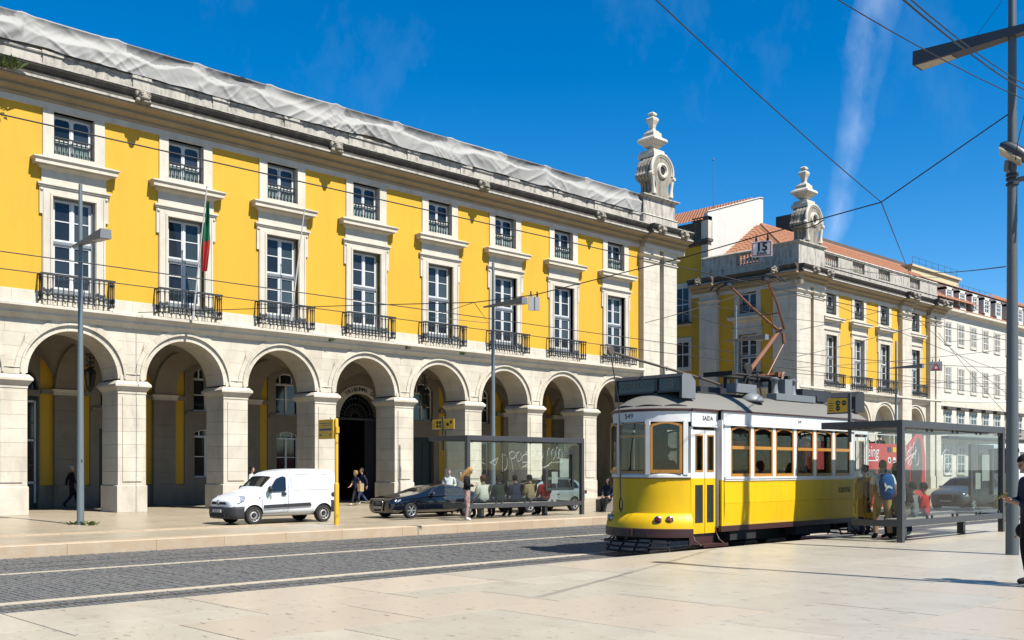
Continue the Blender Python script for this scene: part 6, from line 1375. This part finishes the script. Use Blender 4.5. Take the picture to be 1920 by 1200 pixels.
# ---- white minibus beyond
mini = thing('minibus', 'white minibus partly hidden by the tall plaza lamp post', 'van', T(52.2, 19.0, ZR))
sp = rounded([(0, .4), (0, 1.6), (.25, 2.9), (.6, 3.1), (6.0, 3.1), (6.2, 2.9), (6.2, .4)], .25)
m = MB(); m.prism(sp, 'y', 0, 2.2); po('body', m, 'van_white', mini, bevel=.08)
po('rear_window', MB().prism([(-.02, 1.65), (.24, 2.85), (.22, 2.86), (-.04, 1.66)], 'y', .15, 2.05), 'car_glass', mini); po('number_plate', MB().box(-.02, .8, .95, .0, 1.4, 1.08), 'plate', mini); po('bumper', MB().box(-.1, .0, .45, .1, 2.2, .7), 'plastic', mini, bevel=.03)
for y in (.08, 1.95): po('rear_lamp', MB().box(-.025, y, .8, .02, y+.18, 1.4), 'lens_red', mini)
m = MB(); m.box(-.03, .2, .72, -.01, 2.0, .80); po('reflector_strip', m, 'plate_yellow', mini)
for i in range(4): po('side_window', MB().box(.7+i*1.3, -.006, 1.65, 1.9+i*1.3, -.001, 2.7), 'car_glass', mini)
for x in (1.2, 5.0):
    for y in (.12, 2.08): wheel(mini, x, y, .38, .24, 'rim_steel')
# ------------------------------------------------------------------ people
mat('skin', (.50, .30, .21), .5); mat('skin_tan', (.42, .235, .15), .5); mat('lips', (.35, .13, .11), .5); mat('eye', (.02, .015, .012), .3)
def cloth(name, c, **k):
    if name not in MT: mat(name, c, .85, var=.35, vs_=6, fine=.15, bump=.4, bs=14, spec=.2, **k)
    return name
for n_, c in (('c_black', (.012, .012, .014)), ('c_navy', (.018, .025, .055)), ('c_white', (.78, .78, .76)), ('c_cream', (.66, .62, .54)), ('c_green', (.02, .028, .022)), ('c_tan', (.30, .22, .12)), ('c_red', (.62, .02, .025)), ('c_jeans', (.04, .075, .15)), ('c_khaki', (.42, .27, .10)), ('c_grey', (.20, .205, .21)), ('c_olive', (.22, .18, .10)), ('c_dark', (.03, .028, .03)), ('c_blue', (.012, .09, .30)), ('c_paper', (.50, .36, .18)), ('c_lgrey', (.42, .44, .46)), ('h_black', (.012, .009, .008)), ('h_brown', (.06, .03, .015)), ('h_auburn', (.12, .04, .02)), ('h_blond', (.46, .27, .09)), ('h_grey', (.4, .39, .37)), ('c_orange', (.6, .16, .02))): cloth(n_, c)
mat('c_print', (.30, .12, .10), .85, var=1., vs_=16, col2=(.66, .56, .52), stain=((.05, .02, .02), .9, 22, (1, 1, 1)))
SEG = [('pel', 'wai', 'top'), ('wai', 'che', 'top'), ('che', 'nck', 'top'), ('nck', 'hd', 'skin')]
for s in 'LR': SEG += [('pel', 'hip'+s, 'bot'), ('hip'+s, 'kne'+s, 'bot'), ('kne'+s, 'ank'+s, 'shin'), ('ank'+s, 'toe'+s, 'shoe'), ('che', 'sho'+s, 'top'), ('sho'+s, 'elb'+s, 'arm'), ('elb'+s, 'wri'+s, 'fore'), ('wri'+s, 'hnd'+s, 'skin')]
def base_pose(sit=False):
    P = {'pel': (0, 0, .93), 'wai': (.01, 0, 1.08), 'che': (0, 0, 1.28), 'nck': (.0, 0, 1.45), 'hd': (.02, 0, 1.53)}
    for s, k in (('L', 1), ('R', -1)):
        P.update({'hip'+s: (0, k*.095, .86), 'kne'+s: (.03, k*.10, .47), 'ank'+s: (-.02, k*.10, .07), 'toe'+s: (.13, k*.12, .03), 'sho'+s: (0, k*.19, 1.39), 'elb'+s: (-.03, k*.25, 1.11), 'wri'+s: (.05, k*.25, .87), 'hnd'+s: (.07, k*.245, .80)})
    if sit:
        P = {k: (v[0], v[1], v[2]-.41) for k, v in P.items()}
        for s, k in (('L', 1), ('R', -1)):
            P['hip'+s] = (.04, k*.095, .49); P['kne'+s] = (.42, k*.11, .50); P['ank'+s] = (.40, k*.11, .08); P['toe'+s] = (.55, k*.12, .03); P['elb'+s] = (.06, k*.24, .72); P['wri'+s] = (.27, k*.14, .60); P['hnd'+s] = (.34, k*.11, .59)
        P['pel'] = (0, 0, .52); P['wai'] = (-.02, 0, .68); P['che'] = (-.01, 0, .88); P['nck'] = (.02, 0, 1.05); P['hd'] = (.04, 0, 1.13)
    return P
RAD = {'pel': .145, 'wai': .13, 'che': .15, 'nck': .055, 'hd': .055, 'hip': .108, 'kne': .072, 'ank': .05, 'toe': .038, 'sho': .078, 'elb': .056, 'wri': .032, 'hnd': .036}
def person(label, M, top, bot, shoe='c_black', hair='h_brown', sit=False, H=1.68, pose=None, style='short', sleeves='long', shorts=False, bulk=1., head=(0., 0.), skin='skin', group=None, fingers=True, fat=1.):
    P = base_pose(sit); P.update(pose or {}); k = H/1.70
    names = list(P); idx = {n: i for i, n in enumerate(names)}
    me = bpy.data.meshes.new('sk'); me.from_pydata([tuple(c*k for c in P[n]) for n in names], [(idx[a], idx[b]) for a, b, _ in SEG], [])
    o = bpy.data.objects.new('sk', me); COL.objects.link(o); md = o.modifiers.new('k', 'SKIN'); md.use_smooth_shade = True; md.branch_smoothing = .6
    sv = me.skin_vertices[0].data
    for n in names:
        r_ = RAD[n if n in RAD else n[:3]]*k*fat
        if n[:3] in ('wai', 'che', 'sho', 'elb', 'pel'): r_ *= bulk
        sv[idx[n]].radius = (r_, r_) if n not in ('che', 'pel', 'wai') else (r_*1.12, r_*.95); sv[idx[n]].use_root = n == 'pel'
    su = o.modifiers.new('s', 'SUBSURF'); su.levels = 2; su.render_levels = 2
    bpy.context.view_layer.update(); m2 = bpy.data.meshes.new_from_object(o.evaluated_get(bpy.context.evaluated_depsgraph_get())); bpy.data.objects.remove(o)
    segs = [(Vector(P[a])*k, Vector(P[b])*k, l) for a, b, l in SEG]
    mats = [skin, top, bot, shoe, 'eye', 'lips']
    def which(c):
        best = (9, None)
        for a, b_, l in segs:
            d = b_-a; t_ = max(0, min(1, (c-a).dot(d)/d.length_squared)); q = (c-(a+d*t_)).length
            if q < best[0]: best = (q, l, t_)
        l, t_ = best[1], best[2]
        if l == 'top' : return 1
        if l == 'arm': return 1 if sleeves == 'long' or t_ < .62 else 0
        if l == 'fore': return 1 if sleeves == 'long' and t_ < .93 else 0
        if l == 'bot': return 0 if shorts and t_ > .93 else 2
        if l == 'shin': return (0 if (shorts or shorts == 'skirt') and t_ < .86 else 3 if t_ > .93 else (2 if not shorts else 3))
        return 3 if l == 'shoe' else 0
    b = MB(); b.v = [tuple(v.co) for v in m2.vertices]
    for p in m2.polygons: b.f.append(list(p.vertices)); b.m.append(which(p.center))
    # head with face, in its own frame
    hc = Vector(P['hd'])*k+Vector((.0, 0, .055*k)); HM = Matrix.Translation(hc) @ RZ(head[1]) @ Matrix.Rotation(head[0], 4, 'Y') @ Matrix.Scale(k, 4)
    h = MB(); h.ball((.0, 0, .035), (.092, .074, .112), 16, 12, 0); h.ball((.035, 0, -.035), (.055, .052, .058), 12, 8, 0); h.ball((.092, 0, .02), (.018, .013, .026), 8, 6, 0)
    for s in (-1, 1):
        h.ball((.0, s*.075, .02), (.022, .012, .032), 8, 6, 0); h.ball((.080, s*.030, .045), (.012, .014, .009), 8, 5, 4); h.ball((.079, s*.030, .062), (.012, .02, .005), 6, 4, 4)
    h.ball((.083, 0, -.028), (.010, .024, .007), 8, 5, 5); b.join(h, HM)
    if fingers:
        for s, sg in (('L', 1), ('R', -1)):
            w, hd = Vector(P['wri'+s])*k, Vector(P['hnd'+s])*k; d = (hd-w).normalized(); side = Vector((0, 0, 1)).cross(d); side = side.normalized() if side.length > .2 else Vector((1, 0, 0)); nrm = d.cross(side)
            for q, ln in zip((-1.5, -.5, .5, 1.5), (.060, .074, .078, .066)):
                p0 = hd+side*q*.017*k+d*.018*k; b.tube([p0, p0+d*ln*.55*k+nrm*.008*k, p0+d*ln*.9*k+nrm*.030*k], [.0095*k, .009*k, .0065*k], 5, 0)
            p0 = w.lerp(hd, .45)+side*.028*k*sg; b.tube([p0, p0+(d*.6+side*sg*.7).normalized()*.035*k, p0+(d*.9+side*sg*.35).normalized()*.062*k], [.012*k, .011*k, .008*k], 5, 0)
    t = thing('person', label, 'person', M, group); po('body', b, mats, t, smooth=60, fix=False)
    h = MB()
    if style != 'bald':
        vs_ = MB(); vs_.ball((-.012, 0, .052), (.104, .088, .112), 18, 14, 0)
        keep = [i for i, f in enumerate(vs_.f) if not (sum(vs_.v[j][0] for j in f)/len(f) > .045 and sum(vs_.v[j][2] for j in f)/len(f) < .105) and sum(vs_.v[j][2] for j in f)/len(f) > (-.035 if style != 'long' else -.08)]
        vs_.f = [vs_.f[i] for i in keep]; vs_.m = [0]*len(vs_.f)
        vs_.v = [(x, y*(1+.03*math.sin(z*90)), z+.006*math.sin(40*x+70*y)) for x, y, z in vs_.v]; h.join(vs_)
        if style == 'bun': h.ball((-.10, 0, .10), (.05, .05, .045), 10, 8)
        if style == 'curly':
            for i in range(40):
                a, z = rnd.uniform(0, 2*PI), rnd.uniform(-.05, .15); rr = .1*math.sqrt(max(.05, 1-((z-.05)/.13)**2))
                if math.cos(a) < .55 or z > .11: h.ball((-.015+rr*math.cos(a), rr*.9*math.sin(a), z), .032, 7, 5)
        if style == 'long':
            for i in range(26):
                a = R(58+(302-58)*i/25); x, y = -.012+.095*math.cos(a), .082*math.sin(a); l = rnd.uniform(.24, .36)
                h.tube([(x, y, .05), (x*1.12, y*1.16, -.05), (x*1.15-.01, y*1.2, -.05-l*.5), (x*1.1-.015, y*1.05, -.05-l)], [.022, .024, .02, .008], 5)
        po('hair', h, hair, t, HM, smooth=50, fix=False)
    return t
def fdir(dx, dy): return RZ(math.atan2(dy, dx))
GY = lambda x, y: PAVE_Z(y) if y > 22.6 else 0.
def at_px(u, v=None, d=None, Y=None):
    if d is not None: p = on_d(u, 879, d); return p.x, p.y
    X, _ = on_y(u, 879, Y); return X, Y
def ground(x, y): return T(x, y, GY(x, y))
# woman with phone by the shelter
person('blonde woman in black jacket and patterned trousers standing outside the graffiti shelter', ground(21.05, 23.82) @ fdir(.75, -.66), 'c_black', 'c_print', 'c_white', 'h_blond', H=1.64, style='long', bulk=1.25, fat=1.08, head=(.55, 0), pose={'elbL': (-.02, .23, 1.13), 'wriL': (.22, .12, 1.12), 'hndL': (.28, .08, 1.15), 'elbR': (-.02, -.23, 1.13), 'wriR': (.22, -.10, 1.12), 'hndR': (.28, -.06, 1.15), 'che': (-.02, 0, 1.28), 'nck': (.03, 0, 1.44), 'hd': (.07, 0, 1.50)})
po_ = po('mobile_phone', MB().box(-.005, -.035, -.07, .005, .035, .07), 'ink', None, ground(21.05, 23.82) @ fdir(.75, -.66) @ T(.31, .0, 1.13) @ Matrix.Rotation(R(-35), 4, 'Y'), bevel=.003); tag(po_, 'dark phone held by the blonde woman in patterned trousers', 'phone')
# five seated people
for (X, lb, top, hair, st, bk) in ((22.62, 'seated woman in cream jacket with auburn hair, leftmost on the shelter bench', 'c_cream', 'h_auburn', 'short', 1.1), (23.35, 'seated person in dark green padded coat with curly brown hair', 'c_green', 'h_brown', 'curly', 1.25), (24.08, 'seated man in dark suit with black hair, middle of the bench', 'c_navy', 'h_black', 'short', 1.15), (24.78, 'seated man in tan jacket with short dark hair', 'c_tan', 'h_black', 'short', 1.12), (25.5, 'seated woman in red jacket, rightmost on the shelter bench', 'c_red', 'h_brown', 'curly', 1.08)):
    person(lb, T(X, 24.78, 0) @ RZ(R(90+rnd.uniform(-14, 14))), top, 'c_dark', 'c_black', hair, True, 1.78, style=st, bulk=bk*1.12, group='people seated in the far shelter', fat=1.12, head=(rnd.uniform(0, .25), rnd.uniform(-.5, .5)), pose={'ankL': (.36+rnd.uniform(-.1, .1), .13, .08), 'ankR': (.40, -.10, .08), 'toeL': (.5, .16, .03)})
# uniformed pair seen through the side glass
for (u, d, lb, g2) in ((842, 39.5, 'person in white shirt and grey waistcoat standing beyond the black car, on the left', 'c_lgrey'), (863, 40.2, 'shorter person in grey top standing beyond the black car, on the right', 'c_grey')):
    x, y = at_px(u, d=d); person(lb, ground(x, y) @ fdir(-.6, -.8), 'c_white' if d < 40 else g2, 'c_lgrey', 'c_black', 'h_brown', H=1.68 if d < 40 else 1.6, pose={'wriL': (.2, .1, 1.05), 'hndL': (.26, .06, 1.08)}, group='pair beyond the black car')
# couple striding past the portal
stride = {'kneL': (.18, .09, .50), 'ankL': (.26, .09, .09), 'toeL': (.40, .10, .06), 'kneR': (-.02, -.09, .48), 'ankR': (-.30, -.09, .16), 'toeR': (-.20, -.10, .05), 'elbL': (-.14, .22, 1.12), 'wriL': (-.16, .22, .88), 'hndL': (-.15, .22, .81), 'elbR': (.06, -.22, 1.12), 'wriR': (.20, -.20, .95), 'hndR': (.26, -.19, .92)}
x, y = at_px(679, Y=37.3); person('woman in navy top and blue jeans walking past the dark portal', ground(x, y) @ fdir(-.9, .25), 'c_navy', 'c_jeans', 'c_tan', 'h_brown', H=1.60, pose=stride, style='short', head=(.1, .2))
x2, y2 = at_px(667, Y=36.9); person('smaller person in blue shirt with light brown hair walking left of the woman in jeans', ground(x2, y2) @ fdir(-.9, .1), 'c_navy', 'c_dark', 'c_cream', 'h_blond', H=1.48, pose=stride, sleeves='short', style='curly')
o = po('paper_bag', MB().box(-.14, -.07, 0, .14, .07, .34), 'c_paper', None, T(x2+.05, y2-.3, .62) @ RZ(R(20)), bevel=.01); tag(o, 'tan paper bag carried by the couple at the portal', 'bag')
x, y = at_px(134, Y=42.4); person('man in dark suit striding behind the leftmost street lamp', T(x, y, 0) @ fdir(.95, -.2), 'c_black', 'c_black', 'c_black', 'h_grey', H=1.74, pose=stride)
x, y = at_px(472, d=42.5); person('dark haired woman in white top standing behind the white van', T(x, y, 0) @ fdir(.6, -.6), 'c_white', 'c_dark', 'c_black', 'h_black', H=1.66, style='bun')
person('woman in navy top and black trousers sitting on the granite block', T(29.25, 25.12, .0) @ fdir(-.8, -.25), 'c_navy', 'c_black', 'c_black', 'h_black', True, 1.62, style='long', pose={'ankL': (.62, .10, .10), 'toeL': (.76, .12, .08), 'kneL': (.42, .11, .52)}, head=(.1, -.3))
# backpacker and companions at the right shelter
bp = ground(22.45, 11.05) @ fdir(.75, .66)
person('man in white T-shirt and khaki shorts waiting beside the tram', bp, 'c_white', 'c_khaki', 'c_black', 'h_black', H=1.76, shorts=True, sleeves='short', bulk=1.08, skin='skin_tan', fat=1.05, pose={'hipL': (0, .11, .86), 'kneL': (.02, .14, .47), 'ankL': (-.02, .16, .07), 'toeL': (.12, .20, .03), 'kneR': (.02, -.13, .47), 'ankR': (-.02, -.15, .07), 'toeR': (.12, -.19, .03), 'elbL': (-.02, .25, 1.1), 'wriL': (.06, .24, .86), 'hndL': (.09, .23, .79)})
t = thing('backpack', 'blue backpack with white leaping mark on the man in khaki shorts', 'backpack', bp @ T(-.15, -.03, 1.02))
m = MB(); m.ball((-.08, 0, .17), (.11, .165, .30), 20, 16); m.v = [(x, math.copysign(.165*(abs(y)/.165)**.62, y), .17+math.copysign(.30*(abs(z-.17)/.30)**.75, z-.17)) for x, y, z in m.v]; po('bag', m, 'c_blue', t, smooth=True)
m = MB(); m.ball((-.15, 0, .10), (.055, .12, .13), 14, 10); po('pocket', m, 'c_blue', t, smooth=True)
for s in (-1, 1): m = MB(); m.tube([(-.03, s*.10, .02), (.04, s*.13, .16), (.10, s*.115, .38), (.02, s*.09, .45), (-.05, s*.07, .40)], .018, 6); po('strap', m, 'c_black', t)
m = MB(); m.prism([(-.09, .16), (-.03, .20), (.04, .20), (.09, .27), (.085, .20), (.06, .15), (.085, .06), (.05, .10), (.02, .14), (-.04, .15), (-.06, .12)], 'x', -.215, -.178); po('mark', m, 'sign_white', t)
person('person in grey top with a black bun boarding at the tram rear door', ground(23.35, 11.95) @ fdir(.3, .9), 'c_grey', 'c_navy', 'c_black', 'h_black', H=1.66, style='bun', bulk=1.1)
person('dark haired person in dark clothes standing close behind the backpacker', ground(23.55, 11.25) @ fdir(-.2, .9), 'c_dark', 'c_navy', 'c_white', 'h_black', H=1.70, style='long')
person('companion in light jeans stepping up between the backpacker and the tram', ground(24.2, 11.9) @ fdir(.5, .8), 'c_navy', 'c_lgrey', 'c_white', 'h_black', H=1.64, pose=stride)
person('seated person in olive jacket on the right shelter bench behind the corner post', T(22.75, 10.68, 0) @ RZ(R(80)), 'c_olive', 'c_dark', 'c_black', 'h_black', True, 1.66, bulk=1.15, style='long', head=(.35, .2)); person('seated person in grey on the right shelter bench beside the red jacket', T(23.25, 10.68, 0) @ RZ(R(95)), 'c_grey', 'c_dark', 'c_black', 'h_black', True, 1.64, bulk=1.15, head=(.3, 0)); person('seated person in red and white jacket on the right shelter bench', T(23.85, 10.68, 0) @ RZ(R(100)), 'c_red', 'c_navy', 'c_white', 'h_black', True, 1.62, bulk=1.12, head=(.4, 0))
# man with the phone at the right edge
mp_ = T(14.955, 5.22, 0) @ fdir(-.70, .71)
person('man in dark navy tracksuit looking at his phone at the right edge', mp_, 'c_navy', 'c_black', 'c_dark', 'h_black', H=1.78, bulk=1.12, head=(.5, 0), skin='skin_tan', fat=1.05, pose={'elbR': (.02, -.22, 1.12), 'wriR': (.24, -.08, 1.10), 'hndR': (.31, -.04, 1.14), 'elbL': (.02, .22, 1.10), 'wriL': (.22, .10, 1.08), 'hndL': (.29, .06, 1.12), 'nck': (.03, 0, 1.44), 'hd': (.06, 0, 1.51), 'toeR': (.14, -.11, .03)})
o = po('mobile_phone', MB().box(-.006, -.038, -.075, .006, .038, .075), 'plate_yellow', None, mp_ @ T(.40, -.0, 1.23) @ Matrix.Rotation(R(-60), 4, 'Y'), bevel=.003); tag(o, 'yellow phone in the hand of the man in navy', 'phone')
t = thing('shoulder_bag', 'dark shoulder bag with orange piping hanging from the man in navy', 'bag', mp_ @ T(-.02, -.2, .62)); m = MB(); m.ball((0, 0, .12), (.15, .06, .12), 16, 10); po('bag', m, 'c_dark', t, smooth=True); m = MB(); m.tube([(.10, -.09, .03), (.15, -.02, .02), (.15, .05, .06)], .008, 5); po('piping', m, 'c_orange', t); m = MB(); m.tube([(-.1, .02, .24), (-.16, .1, .6), (-.14, .16, .86)], .015, 5); po('strap', m, 'c_black', t)
# passengers
tw = W[tram.name]
person('tram driver silhouetted behind the front window', tw @ T(.95, -.15, .62) @ fdir(-1, 0), 'c_dark', 'c_dark', hair='h_black', H=1.7)
for i, (x, y, hr, tp, lb) in enumerate(((2.35, -.72, 'h_grey', 'c_grey', 'grey haired passenger behind the first saloon window of the tram'), (3.15, -.7, 'h_black', 'c_dark', 'dark haired passenger behind the second saloon window'), (4.0, .7, 'h_brown', 'c_cream', 'passenger in cream on the far side of the tram'), (5.65, -.72, 'h_black', 'c_navy', 'passenger in navy behind the fifth saloon window'), (4.85, -.7, 'h_brown', 'c_black', 'passenger in black behind the fourth saloon window'))):
    person(lb, tw @ T(x, y, .64) @ fdir(1 if i % 2 else -1, .1), tp, 'c_dark', hair=hr, sit=True, H=1.66, group='seated tram passengers', fingers=False)
bw = W[bus.name]
for i, (x, y, tp, lb) in enumerate(((4.2, .5, 'c_dark', 'dark clothed passenger under the white hoop of the red bus'), (5.4, .5, 'c_navy', 'passenger in navy seated behind the hoop on the red bus'), (6.3, .55, 'c_grey', 'passenger in grey midway along the red bus deck'), (7.4, .5, 'c_black', 'passenger in black near the front of the red bus'), (6.9, 1.2, 'c_white', 'passenger in white on the far side of the red bus'))):
    person(lb, bw @ T(x, y, 2.0) @ fdir(1, 0), tp, 'c_dark', hair='h_black', sit=True, H=1.66, group='open top bus passengers', fingers=False)
